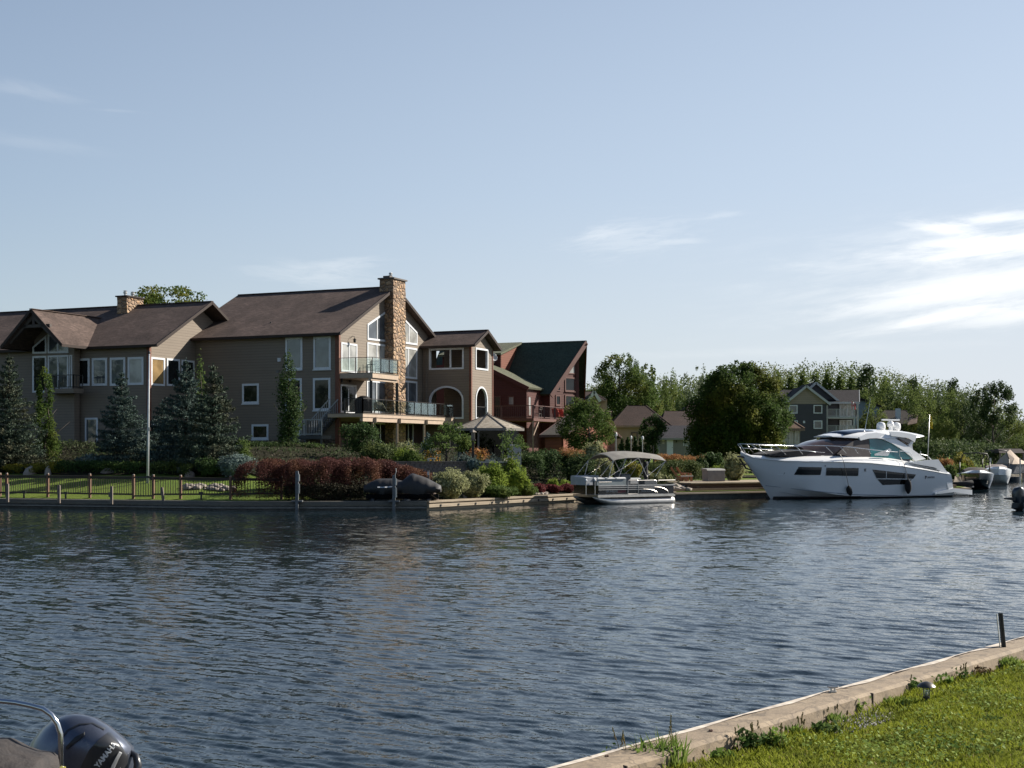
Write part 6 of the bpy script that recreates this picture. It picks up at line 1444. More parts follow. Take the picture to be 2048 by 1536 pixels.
# ---- the white yacht
YE = Vector((.882, .4715, 0)).normalized(); YN = Vector((YE.y, -YE.x, 0)); YO = Vector((16.6, 90.3, 0))   # bow at the waterline, direction aft, side towards us
YF = Fr(YO, YE, YN)
def yp(px, py, o): return YF.px(px, py, o)
Yt = thing('yacht', 'large white motor yacht with dark hull windows moored bow left along the dock', 'yacht', (YO.x + 7, YO.y + 3.7, 0))
M_hull = plain('hull_white', (.68, .69, .71), (.65, .66, .68), .14, spec=.6, coat=.5, nscale=.5); M_glass = pane('dark_boat_glass', (.006, .006, .007), .04, .7); M_bottom = plain('bottom_paint', (.012, .012, .014), rough=.5)
M_ws = pane('tinted_screen', (.075, .052, .045), .06, .6); M_teal = pane('teal_glass', (.045, .21, .22), .08, .6); M_roofgl = pane('sunroof_glass', (.05, .07, .11), .05, .7); M_mesh = plain('dark_canvas', (.018, .018, .02), rough=.9)
# hull: rings along its length; each ring runs from keel, chine, knuckle to sheer on both sides
st = []
def hb(s):   # half beam at the sheer
    t = (s + 2.35) / 18.0; return max(.02, 2.35 * min(1, (1 - (1 - min(1, t * 1.75)) ** 2.3)) * (1 - .06 * max(0, t - .6)))
SHR = [(1480, 904), (1500, 915), (1567, 922), (1640, 923.5), (1690, 924), (1740, 926), (1800, 932), (1840, 938), (1875, 944), (1892, 948)]
def sheer_z(s):
    # height of the sheer line read along the near side
    pts_ = []
    for x, y in SHR:
        o = 0.0
        for _ in range(6): a, z = yp(x, y, o); o = hb(a)
        pts_.append((a, z))
    return np.interp(s, [p[0] for p in pts_], [p[1] for p in pts_])
SZ = {}
S_ = [-2.3, -1.9, -1.3, -.6, .2, 1.2, 2.5, 4, 6, 8, 10, 11.6, 12.6, 13.2, 13.6]
def ring(s):
    h = hb(s); z = float(sheer_z(s)); t = (s + 2.35) / 18.0
    zk = 2.85 * max(0, (-s / 2.35)) ** .85 if s < 0 else -.45 * min(1, s / 2 + .2)     # stem rises forward of the waterline
    zc = .10 + max(0, 1 - t * 2.0) ** 2 * 2.0; zc = max(zc, zk + .02); ch = h * (.86 if s > 2 else .86 * max(.12, (s + 2.3) / 4.3) ** .7)
    zm = zc + (z - zc) * .72; mh = h * (.985 if s > 1 else .90)
    if s > 13.2: z = z
    R = [(0, zk), (ch * .5, (zk + zc) / 2), (ch, zc), (ch + (mh - ch) * .55, zc + (zm - zc) * .5), (mh, zm), (h, z)]
    return [YF.at(s, b, a) for a, b in R] + [YF.at(s, b, -a) for a, b in R[::-1][:-1]]
tr = lambda s, r: r
mb = MB(); rings = [ring(s) for s in S_]
# raked transom: last ring leans aft at the bottom
last = rings[-1]; zt_ = float(sheer_z(S_[-1])); rings[-1] = [p + YE * ((zt_ - p.z) / zt_) * .62 for p in last]; rings[-2] = [p + YE * ((zt_ - p.z) / zt_) * .45 for p in rings[-2]]
mb.loft(rings); hull = obj('hull', mb, M_hull, Yt, .6)
mb = MB(); q = []
for s, r in zip(S_, rings):
    if s < -.3: continue
    q.append([YF.at(s, .11, 0)] )
bt = []
for s, r in zip(S_[4:], rings[4:]):
    ch = r[2]; k = (ch - YO).dot(YN); bt.append([YF.at((ch - YO).dot(YE), -.4, k * .6), YF.at((ch - YO).dot(YE), .13, k + .012), YF.at((ch - YO).dot(YE), .17, k + .012), YF.at((ch - YO).dot(YE), .17, -k - .012), YF.at((ch - YO).dot(YE), .13, -k - .012), YF.at((ch - YO).dot(YE), -.4, -k * .6)])
mb = MB(); mb.loft(bt); obj('boot_stripe', mb, M_bottom, hull)
def hullo(s, z):
    """how far out the hull side is at a height"""
    r = ring(s); r = r[:6]; zz = [p.z for p in r]; oo = [(p - YO).dot(YN) for p in r]; return float(np.interp(z, zz, oo))
def hpatch(poly, mat, name, par, out=.012, nu=10, inset=.02):
    """panel laid onto the curved hull side: pixel polygon as (top-left, top-right, bottom-right, bottom-left)"""
    def sz(x, y):
        o = 2.3
        for _ in range(5): a, z = yp(x, y, o); o = hullo(a, z)
        return a, z
    tl, tr_, br_, bl_ = [sz(*p) for p in poly]; mb = MB(); V_ = []
    for i in range(nu + 1):
        f = i / nu
        for j in range(4):
            g = j / 3; a = (tl[0] * (1 - f) + tr_[0] * f) * (1 - g) + (bl_[0] * (1 - f) + br_[0] * f) * g; z = (tl[1] * (1 - f) + tr_[1] * f) * (1 - g) + (bl_[1] * (1 - f) + br_[1] * f) * g; V_.append(YF.at(a, z, hullo(a, z) + out))
    fs = [(i * 4 + j, i * 4 + j + 1, (i + 1) * 4 + j + 1, (i + 1) * 4 + j) for i in range(nu) for j in range(3)]
    Vb = [v - YN * .03 for v in V_]; N_ = len(V_); mb.add(V_ + Vb, fs + [tuple(N_ + k for k in f[::-1]) for f in fs] + [(i * 4, (i + 1) * 4, N_ + (i + 1) * 4, N_ + i * 4) for i in range(nu)] + [(i * 4 + 3, (i + 1) * 4 + 3, N_ + (i + 1) * 4 + 3, N_ + i * 4 + 3) for i in range(nu)] + [(0, 1, N_ + 1, N_), (nu * 4, nu * 4 + 1, N_ + nu * 4 + 1, N_ + nu * 4)])
    return obj(name, mb, mat, par)
hpatch([(1575, 933.5), (1643.5, 934.5), (1641, 950), (1567, 949.5)], M_glass, 'hull_window', hull)
hpatch([(1653, 935.5), (1717, 936), (1716, 952), (1651.5, 951)], M_glass, 'hull_window', hull)
hpatch([(1745, 939), (1832, 949), (1826, 957.5), (1753, 956.5)], M_glass, 'hull_window', hull); hpatch([(1755, 958.5), (1824, 959), (1812, 968.5), (1765, 970)], M_glass, 'hull_window', hull)
for x in (1771.5, 1811): hpatch([(x, 942), (x + 1, 942), (x + 1, 957), (x, 957)], M_hull, 'window_bar', hull, .03, 1)
mb = MB()
ln = []                                                   # chine line, lower side crease and rub rail
for s in np.linspace(-2.2, 13.4, 26): ln.append(YF.at(s, float(sheer_z(s)) + .0, hb(s) + .02))
mb.tube(ln, .035, 6); obj('rub_rail', mb, M_boat, hull)
def crease(pts_, r, mat, name):
    L_ = []
    for (x0, y0), (x1, y1) in zip(pts_, pts_[1:]):
        for i in range(8):
            f = i / 8; o = 2.2; x, y = x0 + (x1 - x0) * f, y0 + (y1 - y0) * f
            for _ in range(5): a, z = yp(x, y, o); o = hullo(a, z)
            L_.append(YF.at(a, z, o + .004))
    mb = MB(); mb.tube(L_, r, 5); obj(name, mb, mat, hull)
crease([(1532, 971), (1620, 981), (1700, 988.5), (1800, 991), (1890, 989)], .022, plain('crease_grey', (.30, .33, .38)), 'spray_rail')
crease([(1560, 984), (1630, 995), (1690, 998.5)], .018, plain('crease_grey', (.30, .33, .38)), 'spray_rail')
crease([(1555, 949.8), (1570, 949.8)], .015, M_hull, 'moulding')
# bow deck and side deck: a crowned white deck with a raised trunk
def decktop(s):
    P_ = [(-2.3, .10), (-1.5, .16), (1, .30), (3.5, .42), (6, .50), (8.5, .62), (10.5, .58), (12.5, .42), (13.8, .25), (14.9, .10)]; return 1.12 * float(np.interp(s, [p[0] for p in P_], [p[1] for p in P_]))
rg_ = []
for s in np.linspace(-2.28, 13.55, 26):
    h = hb(s); z = float(sheer_z(s)); k = decktop(s)
    rg_.append([YF.at(s, z + .003, h - .01), YF.at(s, z + k * .27, h * .94), YF.at(s, z + k * .64, h * .80), YF.at(s, z + k * .94, h * .60), YF.at(s, z + k * 1.06, 0), YF.at(s, z + k * .94, -h * .60), YF.at(s, z + k * .64, -h * .80), YF.at(s, z + k * .27, -h * .94), YF.at(s, z + .003, -h + .01)])
mb = MB(); mb.loft(rg_); deck_ = obj('deck', mb, M_boat, Yt, .7)
# swim platform
a0, z0 = yp(1872, 986, 2.3); a1, z1 = yp(1941, 983, 1.9)
mb = MB(); mb.loft([[YF.at(a0, z0 - .1, 2.22), YF.at(a0, z0 + .02, 2.22), YF.at(a0, z0 + .02, -2.22), YF.at(a0, z0 - .1, -2.22)], [YF.at(a0 + 1.6, z0 + .04, 2.3), YF.at(a0 + 1.6, z0 + .30, 2.3), YF.at(a0 + 1.6, z0 + .30, -2.3), YF.at(a0 + 1.6, z0 + .04, -2.3)],
    [YF.at(a1 - .15, z1 - .22, 2.2), YF.at(a1 - .15, z1 + .12, 2.2), YF.at(a1 - .15, z1 + .12, -2.2), YF.at(a1 - .15, z1 - .22, -2.2)], [YF.at(a1, z1 - .18, 1.8), YF.at(a1, z1 + .05, 1.8), YF.at(a1, z1 + .05, -1.8), YF.at(a1, z1 - .18, -1.8)]])
obj('swim_platform', mb, M_boat, Yt, .5)
# quarter fairing with three dark vents
mb = MB(); q = [yp(x, y, 2.2) for x, y in ((1812, 924), (1858, 920), (1876, 919), (1896, 948), (1908, 984), (1900, 986), (1886, 950), (1850, 940), (1812, 932))]
mb.slab([YF.at(a, z, 2.24) for a, z in q], .12, nrm=YN); obj('quarter_fairing', mb, M_boat, deck_); mb = MB(); mb.slab([YF.at(a, z, -2.12) for a, z in q], .12, nrm=YN); obj('quarter_fairing', mb, M_boat, deck_)
for k, (x0, y0, x1, y1) in enumerate(((1815, 925.5, 1875, 937), (1819, 928.7, 1881, 941.5), (1824, 932, 1884, 945.5))):
    mb = MB(); q = [yp(x, y, 2.27) for x, y in ((x0, y0 - .2), (x1 - 8, y1 - 2.6), (x1, y1), (x1 - 4, y1 + .4), (x0 + 5, y0 + 1.7))]; mb.slab([YF.at(a, z, 2.262) for a, z in q], .02, nrm=YN); obj('vent', mb, M_glass, deck_)
# superstructure: smooth glazed cabin under a white hardtop
def sec(s, zb_, zt, wb, wt, n=7):
    """half arch section from the near base over to the far base"""
    out = []
    for i in range(2 * n + 1):
        th = math.pi * i / (2 * n); c, sn = math.cos(th), math.sin(th); w = wb + (wt - wb) * (abs(sn) ** .8); out.append(YF.at(s, zb_ + (zt - zb_) * abs(sn) ** .62, w * (1 if c >= 0 else -1) * abs(c) ** .5))
    return out
prof_top = [(1590, 891), (1604, 887), (1622, 879.5), (1640, 873), (1662, 865.5), (1690, 860), (1730, 859.2), (1765, 860), (1800, 863), (1820, 866.5), (1834, 871)]
TP = [yp(x, y, 0) for x, y in prof_top]
def topz(s): return float(np.interp(s, [p[0] for p in TP], [p[1] for p in TP]))
def basez(s): return float(sheer_z(s)) + decktop(s) - .05
s_f, s_a = TP[0][0], yp(1846, 918, 1.7)[0]
cab = []
for s in np.linspace(s_f, s_a - 1.2, 18):
    t = (s - s_f) / (s_a - s_f); cab.append(sec(s, basez(s) - .1, max(basez(s) + .05, topz(s) - .06 - .14 * min(1, max(0, (s - s_f - 1.2)))), 1.15 + .62 * min(1, t * 2.6), .9 + .5 * min(1, t * 2.6)))
mb = MB(); mb.loft(cab); obj('windscreen', mb, M_ws, Yt, 1.0)
# side glass, teal, aft of the windscreen
q = [yp(x, y, 1.78) for x, y in ((1741.5, 917.5), (1741.5, 878), (1752, 877.6), (1770, 879.6), (1790, 886), (1810, 898), (1828, 914), (1832, 918.5))]
mb = MB(); mb.slab([YF.at(a, z, 1.80 - max(0, z - q[0][1]) * .12) for a, z in q], .04, nrm=YN); obj('side_window', mb, M_teal, Yt)
mb = MB(); mb.slab([YF.at(a, z, -1.72 + max(0, z - q[0][1]) * .12) for a, z in q], .04, nrm=YN); obj('side_window', mb, M_teal, Yt)
q = [yp(x, y, 1.80) for x, y in ((1674, 908), (1690, 893), (1712, 881), (1741, 876), (1741, 914), (1700, 913))]
mb = MB(); mb.slab([YF.at(a, z, 1.79 - max(0, z - q[0][1]) * .14) for a, z in q], .04, nrm=YN); obj('side_window', mb, plain('brown_mesh_cover', (.045, .032, .03), rough=.5), Yt)
def band(pts_o, pts_i, o_, th, mat, name, tilt=.12, zr=None):
    """curved band between an outer and an inner outline on the near side, mirrored on the far side"""
    A_ = [yp(x, y, o_) for x, y in pts_o]; B_ = [yp(x, y, o_) for x, y in pts_i]; zr = zr if zr is not None else min(z for a, z in A_)
    for sg in (1, -1):
        mb = MB(); rr_ = []
        for (a, z), (b, w) in zip(A_, B_):
            f = lambda s_, z_, e: YF.at(s_, z_, sg * (o_ - max(0, z_ - zr) * tilt) + sg * e)
            rr_.append([f(a, z, 0), f(b, w, .03), f(b, w, -th), f(a, z, -th)])
        mb.loft(rr_); obj(name, mb, mat, Yt, .8)
# white arch that sweeps from the roof edge down to the aft deck
band([(1722, 874), (1740, 867), (1757, 865), (1775, 868), (1795, 877), (1815, 890), (1835, 905), (1852, 918)], [(1724, 881), (1741, 877), (1757, 876), (1770, 879), (1787, 887), (1806, 899.5), (1823, 913.5), (1830, 922)], 1.88, .12, M_boat, 'arch', .12)
# hardtop shell
ht = []
UT = [(1646, 871), (1662, 866.5), (1692, 860.5), (1728, 858.6), (1758, 859), (1784, 861), (1802, 864), (1817, 868)]
HT_ = [yp(x, y, 0) for x, y in UT]
for i, (s, z) in enumerate(HT_):
    t = i / (len(HT_) - 1); w = 1.62 + .18 * math.sin(t * 3.14); lip = (.10, .30, .56, .64, .60, .50, .38, .18)[i]; w2 = (.95, 1.3, 1.62, 1.78, 1.82, 1.80, 1.72, 1.5)[i]
    ht.append([YF.at(s, z - lip, w2), YF.at(s, z - lip * .66, w2 * .95), YF.at(s, z - lip * .28, w2 * .74), YF.at(s, z - lip * .06, w2 * .42), YF.at(s, z + .01, 0), YF.at(s, z - lip * .06, -w2 * .42), YF.at(s, z - lip * .28, -w2 * .74), YF.at(s, z - lip * .66, -w2 * .95), YF.at(s, z - lip, -w2), YF.at(s, z - lip - .02, 0)])
mb = MB(); mb.loft(ht); htop = obj('hardtop', mb, M_boat, Yt, .9)
mb = MB(); rr_ = []
for x, y in ((1664, 865.6), (1680, 862.2), (1700, 859.9), (1722, 858.7)):
    s, z = yp(x, y, 0); rr_.append([YF.at(s, z - .12, 1.22), YF.at(s, z - .01, .74), YF.at(s, z + .04, 0), YF.at(s, z - .01, -.74), YF.at(s, z - .12, -1.22), YF.at(s, z - .3, -1.1), YF.at(s, z - .3, 1.1)])
mb.loft(rr_); obj('sunroof', mb, M_roofgl, htop, True)
# aft spoiler wing and its dark triangle
band([(1780, 863), (1800, 864), (1820, 867), (1834, 871)], [(1782, 872), (1800, 874), (1815, 876), (1829, 884)], 1.80, .10, M_boat, 'wing', .0)
for sg in (1, -1):
    q = [yp(x, y, 1.8) for x, y in ((1790, 873), (1824, 879), (1818, 888))]; mb = MB(); mb.slab([YF.at(a, z, sg * 1.80 + (.02 if sg > 0 else .04)) for a, z in q], .06, nrm=YN); obj('wing_window', mb, pane('wing_glass', (.05, .05, .06), .1), htop)
    q = [yp(x, y, 1.8) for x, y in ((1828, 879), (1834, 872), (1825, 889), (1827, 905), (1822, 900), (1817, 889))]; mb = MB(); mb.slab([YF.at(a, z, sg * 1.78 + (0 if sg > 0 else .08)) for a, z in q], .09, nrm=YN); obj('strut', mb, M_boat, htop)
# side fin at the walkway
q = [yp(x, y, 2.02) for x, y in ((1750, 908), (1775, 899.5), (1779.5, 897), (1783, 900), (1776, 912), (1750, 911))]
mb = MB(); mb.slab([YF.at(a, z, 2.02) for a, z in q], .08, nrm=YN); obj('fin', mb, M_boat, Yt)
# black sunpad on the foredeck
mb = MB(); a0, z0 = yp(1538, 905, .9); a1, _ = yp(1636, 905, .9); rr_ = []
for k in range(7):
    s = a0 + (a1 - a0) * k / 6; zb_ = basez(s) + .05; zt_2 = zb_ + (.10, .30, .34, .36, .38, .34, .08)[k]; w = 1.0 + .15 * k / 6; rr_.append([YF.at(s, zb_, w), YF.at(s, zt_2 - .05, w), YF.at(s, zt_2, w * .85), YF.at(s, zt_2, -w * .85), YF.at(s, zt_2 - .05, -w), YF.at(s, zb_, -w)])
mb.loft(rr_); obj('sunpad', mb, M_mesh, Yt, .8)
# bow rail
def rp(px, py, side=1):
    a, z = yp(px, py, 1.0); o = max(.15, hb(a) - .15)
    for _ in range(3): a, z = yp(px, py, o); o = max(.12, hb(a) - .15)
    return YF.at(a, z, o * side)
TOPR = [(1480, 888), (1500, 888), (1530, 889), (1567, 890), (1610, 890.5), (1660, 891.5), (1700, 894), (1740, 899), (1770, 902.5), (1795, 904)]
MIDR = [(1484, 896), (1530, 897.5), (1567, 899), (1600, 901), (1650, 905)]
mb = MB(); pts_ = [rp(x, y) for x, y in TOPR]; far_ = [YF.at((p - YO).dot(YE), p.z, -(p - YO).dot(YN)) for p in pts_]; mb.tube(far_[::-1] + pts_, .028, 6)
pm = [rp(x, y) for x, y in MIDR]; fm = [YF.at((p - YO).dot(YE), p.z, -(p - YO).dot(YN)) for p in pm]; mb.tube(fm[::-1] + pm, .018, 5)
for x0, y0, x1, y1 in ((1480, 888, 1492, 907), (1500, 888, 1533, 909), (1548, 889.5, 1572, 909), (1590, 890, 1606, 908.5), (1650, 891, 1666, 907), (1680, 893, 1693, 907), (1707, 895, 1717, 907.5), (1737, 898.5, 1742, 908)):
    p, q_ = rp(x0, y0), rp(x1, y1); mb.tube([p, q_], .022, 5); f = lambda v: YF.at((v - YO).dot(YE), v.z, -(v - YO).dot(YN)); mb.tube([f(p), f(q_)], .022, 5)
obj('bow_rail', mb, M_steel, Yt, True)
mb = MB(); pts_ = [yp(x, y, 2.05) for x, y in ((1799, 913), (1799, 902), (1806, 902.5), (1818, 904.5), (1825, 913))]; mb.tube([YF.at(a, z, 2.05) for a, z in pts_], .022, 5)
pts_ = [yp(x, y, 2.1) for x, y in ((1838, 908), (1854, 911), (1864, 921))]; mb.tube([YF.at(a, z, 2.1) for a, z in pts_], .025, 5); pts_ = [yp(x, y, 2.1) for x, y in ((1841, 902), (1841, 910))]; mb.tube([YF.at(a, z, 2.1) for a, z in pts_], .03, 5); obj('grab_rail', mb, M_steel, Yt)
# anchor and roller
a, z = yp(1483, 926, 0); mb = MB(); mb.bar(YF.at(-2.5, 2.75, 0), YF.at(-1.3, 2.6, 0), .18, .12); mb.tube([YF.at(-2.35, 2.6, 0), YF.at(-1.9, 2.0, 0), YF.at(-1.5, 1.85, .15)], [.05, .06, .03], 6); mb.bar(YF.at(-2.1, 2.25, -.25), YF.at(-2.1, 2.25, .25), .18, .10); obj('anchor', mb, M_black, hull)
# radar domes, open array, antenna
for x in (1762, 1805):
    a, z = yp(x, 861, .3); mb = MB(); mb.lathe(YF.at(a, z, .3 if x < 1780 else -.3), [(.20, 0), (.28, .06), (.30, .2), (.30, .32), (.27, .45), (.18, .54), (.03, .58)], 20); obj('radar_dome', mb, M_boat, htop, .9)
a, z = yp(1781, 861, 0); mb = MB(); mb.lathe(YF.at(a, z - .05, 0), [(.14, 0), (.12, .28), (.22, .32), (.24, .5), (.15, .66), (.1, .7)], 16); mb.box(YF.at(a, z + .72, 0), (1.55, .12, .11), YE); obj('radar_array', mb, M_boat, htop, .6)
mb = MB(); a, z = yp(1730, 860, .7); a2, z2 = yp(1741, 797, .7); mb.tube([YF.at(a, z, .7), YF.at(a2, z2, .7)], [.02, .008], 5); obj('antenna', mb, M_boat, htop)
mb = MB(); a, z = yp(1795, 861, -.4); a2, z2 = yp(1797, 846, -.4); mb.tube([YF.at(a, z, -.4), YF.at(a2, z2, -.4)], .015, 5); obj('antenna', mb, M_boat, htop)
# lettering near the stern and small badge amidships
def on_hull(px, py): 
    o = 2.3
    for _ in range(6): a, z = yp(px, py, o); o = hullo(a, z)
    return YF.at(a, z, o + .02)
M_let = plain('dark_lettering', (.03, .035, .05), rough=.4)
place_text('CANTIUS', .17, .004, on_hull(1853, 956.5), YE, (0, 0, 1), M_let, hull, bold=.004)
mb = MB(); p = on_hull(1851, 955); mb.slab([p + YE * a + Vector((0, 0, b)) for a, b in ((-.05, -.07), (.0, -.12), (.03, .0), (.10, .05), (.10, .11), (-.07, .12))], .01, nrm=YN); obj('emblem', mb, M_let, hull)
mb = MB(); p = on_hull(1730.5, 940); mb.slab([p + YE * a + Vector((0, 0, b)) for a, b in ((-.07, -.09), (.07, -.09), (.07, -.05), (-.01, -.05), (-.01, -.02), (.05, -.02), (.05, .02), (-.01, .02), (-.01, .05), (.08, .05), (.08, .09), (-.07, .09))], .01, nrm=YN); obj('emblem', mb, M_let, hull)
mb = MB(); mb.lathe(on_hull(1650, 931.7), [(.04, 0), (.04, .02)], 10, ax=YN.to_track_quat('Z', 'Y').to_matrix()); obj('through_hull', mb, M_black, hull)
# fenders hang from the rail
for lb, x, y0, y1, rx, ry in (('black cylindrical fender hanging low at the yacht waterline amidships', 1692, 972, 1001, 1682, 908), ('black fender hanging over the aft hull window of the yacht', 1811, 958, 987, 1803, 914)):
    p0, p1 = on_hull(x, y0) + YN * .22, on_hull(x + (2 if x < 1700 else 0), y1) + YN * .24; fd = thing('fender', lb, 'fender', (p1.x, p1.y, p1.z), 'fenders on the yacht'); mb = MB(); n = 9
    mb.tube([p0.lerp(p1, k / n) for k in range(n + 1)], [.05, .13, .19, .21, .22, .22, .21, .19, .14, .06], 12); obj('body', mb, plain('black_fabric', (.010, .010, .012), rough=.95), fd, True)
    a, z = yp(rx, ry, 2.1); b_, z2 = yp(rx + 3, ry + 14, 2.3); mb = MB(); mb.tube([YF.at(a, z, 2.0), YF.at(b_, z2, 2.40), p0], .018, 5); obj('rope', mb, M_black, fd)

# ---- pontoon boat
PE = Vector((math.cos(math.radians(33)), math.sin(math.radians(33)), 0)); PN = Vector((PE.y, -PE.x, 0)); PO = Vector((X(1196, 80.2), 80.2, 0)); PF = Fr(PO, PE, PN)
pb = thing('pontoon_boat', 'silver and black pontoon boat with a grey canopy at the far bank', 'pontoon boat', (PO.x + 2.5, PO.y + 2.5, 0))
pp = lambda x, y, o=0.0: PF.px(x, y, o)
M_alu = plain('aluminium', (.50, .48, .45), (.40, .38, .36), .32, .85); M_blk = plain('gloss_black_panel', (.008, .008, .010), rough=.25); M_vinyl = plain('grey_vinyl', (.42, .43, .44), (.36, .37, .38), .5); M_vint = plain('teal_grey_vinyl', (.22, .26, .27), rough=.5)
LP = pp(1351, 1000)[0]; BW_ = 2.5
for k, o_ in enumerate((-.30, -BW_ + .30)):
    mb = MB(); pts_ = [PF.at(-.15, .42, o_), PF.at(.25, .32, o_), PF.at(.9, .18, o_), PF.at(1.7, .12, o_), PF.at(LP - .25, .12, o_), PF.at(LP, .14, o_), PF.at(LP + .12, .18, o_)]; mb.tube(pts_, [.03, .17, .27, .31, .31, .28, .1], 18); obj('pontoon', mb, M_alu, pb, .9)
zd = pp(1300, 988)[1]
mb = MB(); PF.box(mb, .02, LP - .1, zd - .14, zd, -BW_, -.02); dk_ = obj('deck', mb, M_alu, pb)
mb = MB(); PF.box(mb, -.02, LP - .05, zd - .145, zd - .02, -.018, .03); mb2 = None; obj('trim', mb, plain('pale_trim', (.60, .56, .50), rough=.35, metal=.6), dk_)
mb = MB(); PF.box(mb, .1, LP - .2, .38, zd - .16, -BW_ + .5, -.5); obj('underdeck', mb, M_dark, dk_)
# side fence
zf_ = pp(1300, 971)[1]; z_ = lambda y: pp(1290, y)[1]
mb = MB(); PF.box(mb, .08, LP - .12, zd + .03, z_(970.5), -.07, -.03); obj('fence_panel', mb, M_blk, pb)
mb = MB(); PF.box(mb, LP - .16, LP - .12, zd + .03, z_(970.5), -BW_ + .05, -.08); PF.box(mb, .04, .07, zd + .03, z_(970.5), -BW_ + .05, -.08); PF.box(mb, .08, LP - .12, zd + .03, z_(970.5), -BW_ + .05, -BW_ + .09); obj('fence_panel', mb, M_blk, pb)
mb = MB()
for y, r in ((970.3, .035), (974.2, .022), (978.2, .018)): PF.box(mb, .03, (LP - .1) if r > .03 else LP - 1.6, z_(y) - r, z_(y) + r, -.03, .015)
for y, aa in ((974.2, 0), (978.2, -1.1)):                       # rails that curve down to the deck at the stern
    z0 = z_(y); s0 = LP - 1.6 + aa * .75; pts_ = [PF.at(s0 + 1.05 * math.sin(t), zd + .03 + (z0 - zd - .03) * math.cos(t), 0) for t in [k * math.pi / 2 / 8 for k in range(9)]]; mb.tube(pts_, .026, 6)
    if aa: PF.box(mb, s0 - .02, s0 + .02, z0 - .018, z0 + .018, -.03, .015)
obj('rail', mb, M_alu, pb)
mb = MB()
for x in (1172, 1190): mb.tube([PF.at(pp(x, 980)[0], zd, .0), PF.at(pp(x, 980)[0], z_(962), 0)], .026, 6)
g0, g1 = pp(1255.5, 970)[0], pp(1276, 970)[0]; mb.tube([PF.at(g0, zd + .02, .02), PF.at(g0, z_(961), .02), PF.at(g0 + .08, z_(960), .02), PF.at(g1 - .08, z_(960), .02), PF.at(g1, z_(961), .02), PF.at(g1, zd + .02, .02), PF.at(g0, zd + .02, .02)], .024, 6)
mb.tube([PF.at(g1, z_(961), 0), PF.at(LP - 1.6, z_(960.5), 0), PF.at(LP - 1.45, z_(962), 0), PF.at(LP - 1.45, z_(970), 0)], .022, 6); mb.tube([PF.at(.06, z_(963), -.03), PF.at(1.0, z_(963), -.03)], .022, 6)
mb.tube([PF.at(LP - 1.3, z_(961), -.03), PF.at(LP + .0, z_(961), -.03)], .03, 6); obj('gate', mb, M_alu, pb)
for x in (1172, 1190): mb = MB(); p = PF.at(pp(x, 960)[0], z_(960), 0); mb.lathe(p, [(.03, -.05), (.07, -.02), (.07, .05), (.02, .09)], 10); obj('docking_light', mb, M_white, pb, True)
# seats
def seat(s0, s1, o0, o1, z0, z1, mat, name='seat', r=.05):
    mb = MB(); rr_ = []
    for s_, k in ((s0, .8), (s0 + .06, 1), (s1 - .06, 1), (s1, .8)): rr_.append([PF.at(s_, z0, o0), PF.at(s_, z1 - r * 1.2 * k, o0 - 0), PF.at(s_, z1 - r * (1 - k) - .0, o0 + (o1 - o0) * .15), PF.at(s_, z1 - r * (1 - k), o0 + (o1 - o0) * .85), PF.at(s_, z1 - r * 1.2, o1), PF.at(s_, z0, o1)])
    mb.loft(rr_); return obj(name, mb, mat, pb, .7)
sx = lambda x: pp(x, 965)[0]
seat(sx(1175) - .0, sx(1188), -.12, -BW_ + .9, z_(968.5), z_(952.5), M_vinyl); seat(sx(1196), sx(1255), -.12, -.55, z_(969.5), z_(954.5), M_vint); seat(sx(1190), sx(1253), -.08, -.35, z_(957.5), z_(954), M_vinyl, 'seat_back')
seat(sx(1190), sx(1240), -BW_ + .5, -BW_ + .1, z_(969), z_(951), M_vinyl); seat(sx(1262), sx(1280), -.9, -1.5, z_(969), z_(948), plain('console_grey', (.12, .13, .14), rough=.4), 'console'); seat(sx(1292), sx(1322), -BW_ + .6, -BW_ + .1, z_(969), z_(957), M_vinyl); seat(sx(1300), sx(1325), -.5, -1.1, z_(969), z_(960), plain('console_grey', (.12, .13, .14), rough=.4), 'seat')
mb = MB(); p = PF.at(sx(1257), z_(949), -1.1); mb.lathe(p, [(.14, 0), (.16, .01), (.14, .02)], 14, ax=Matrix.Rotation(1.1, 3, PN)); obj('steering_wheel', mb, M_black, pb)
# bimini canopy
cz = lambda y, o: PF.px(1250, y, o)[1]
arc = []; CA = [(1192, 908), (1200, 905), (1222, 902.5), (1250, 901.5), (1280, 904), (1304, 906.5), (1313, 908.5), (1317, 914)]
mb = MB(); rr_ = []
for i, (x, y) in enumerate(CA):
    a, z = PF.px(x, y, -BW_ / 2); a = LP * .5 + (a - LP * .5) * .86 + .05; row = []
    for k in range(9):
        t = k / 8; row.append(PF.at(a, z - .0 - .38 * abs(2 * t - 1) ** 2.2 - .015 * (i % 2), -.02 - (BW_ - .04) * t))
    rr_.append(row + [p - Vector((0, 0, .02)) for p in row[::-1]])
mb.loft(rr_); cn = obj('canopy', mb, plain('grey_canvas', (.20, .19, .17), (.14, .13, .12), .85, nscale=2), pb, .8)
mb = MB(); p = rr_[-1][8]; rr2 = []; rr = random.Random(4)
for k in range(9): c = Vector(rr_[-1][7]) + PE * (.05 + .05 * k / 8) + Vector((0, 0, -.05 - .17 * k)); w = .16 + .05 * math.sin(k * 1.9); rr2.append([c + PE * math.cos(t) * w + PN * math.sin(t) * .12 for t in [j * 6.283 / 8 + k * .4 for j in range(8)]])
mb.loft(rr2); obj('loose_flap', mb, plain('dark_canvas2', (.035, .035, .038), rough=.9), cn, True)
mb = MB()
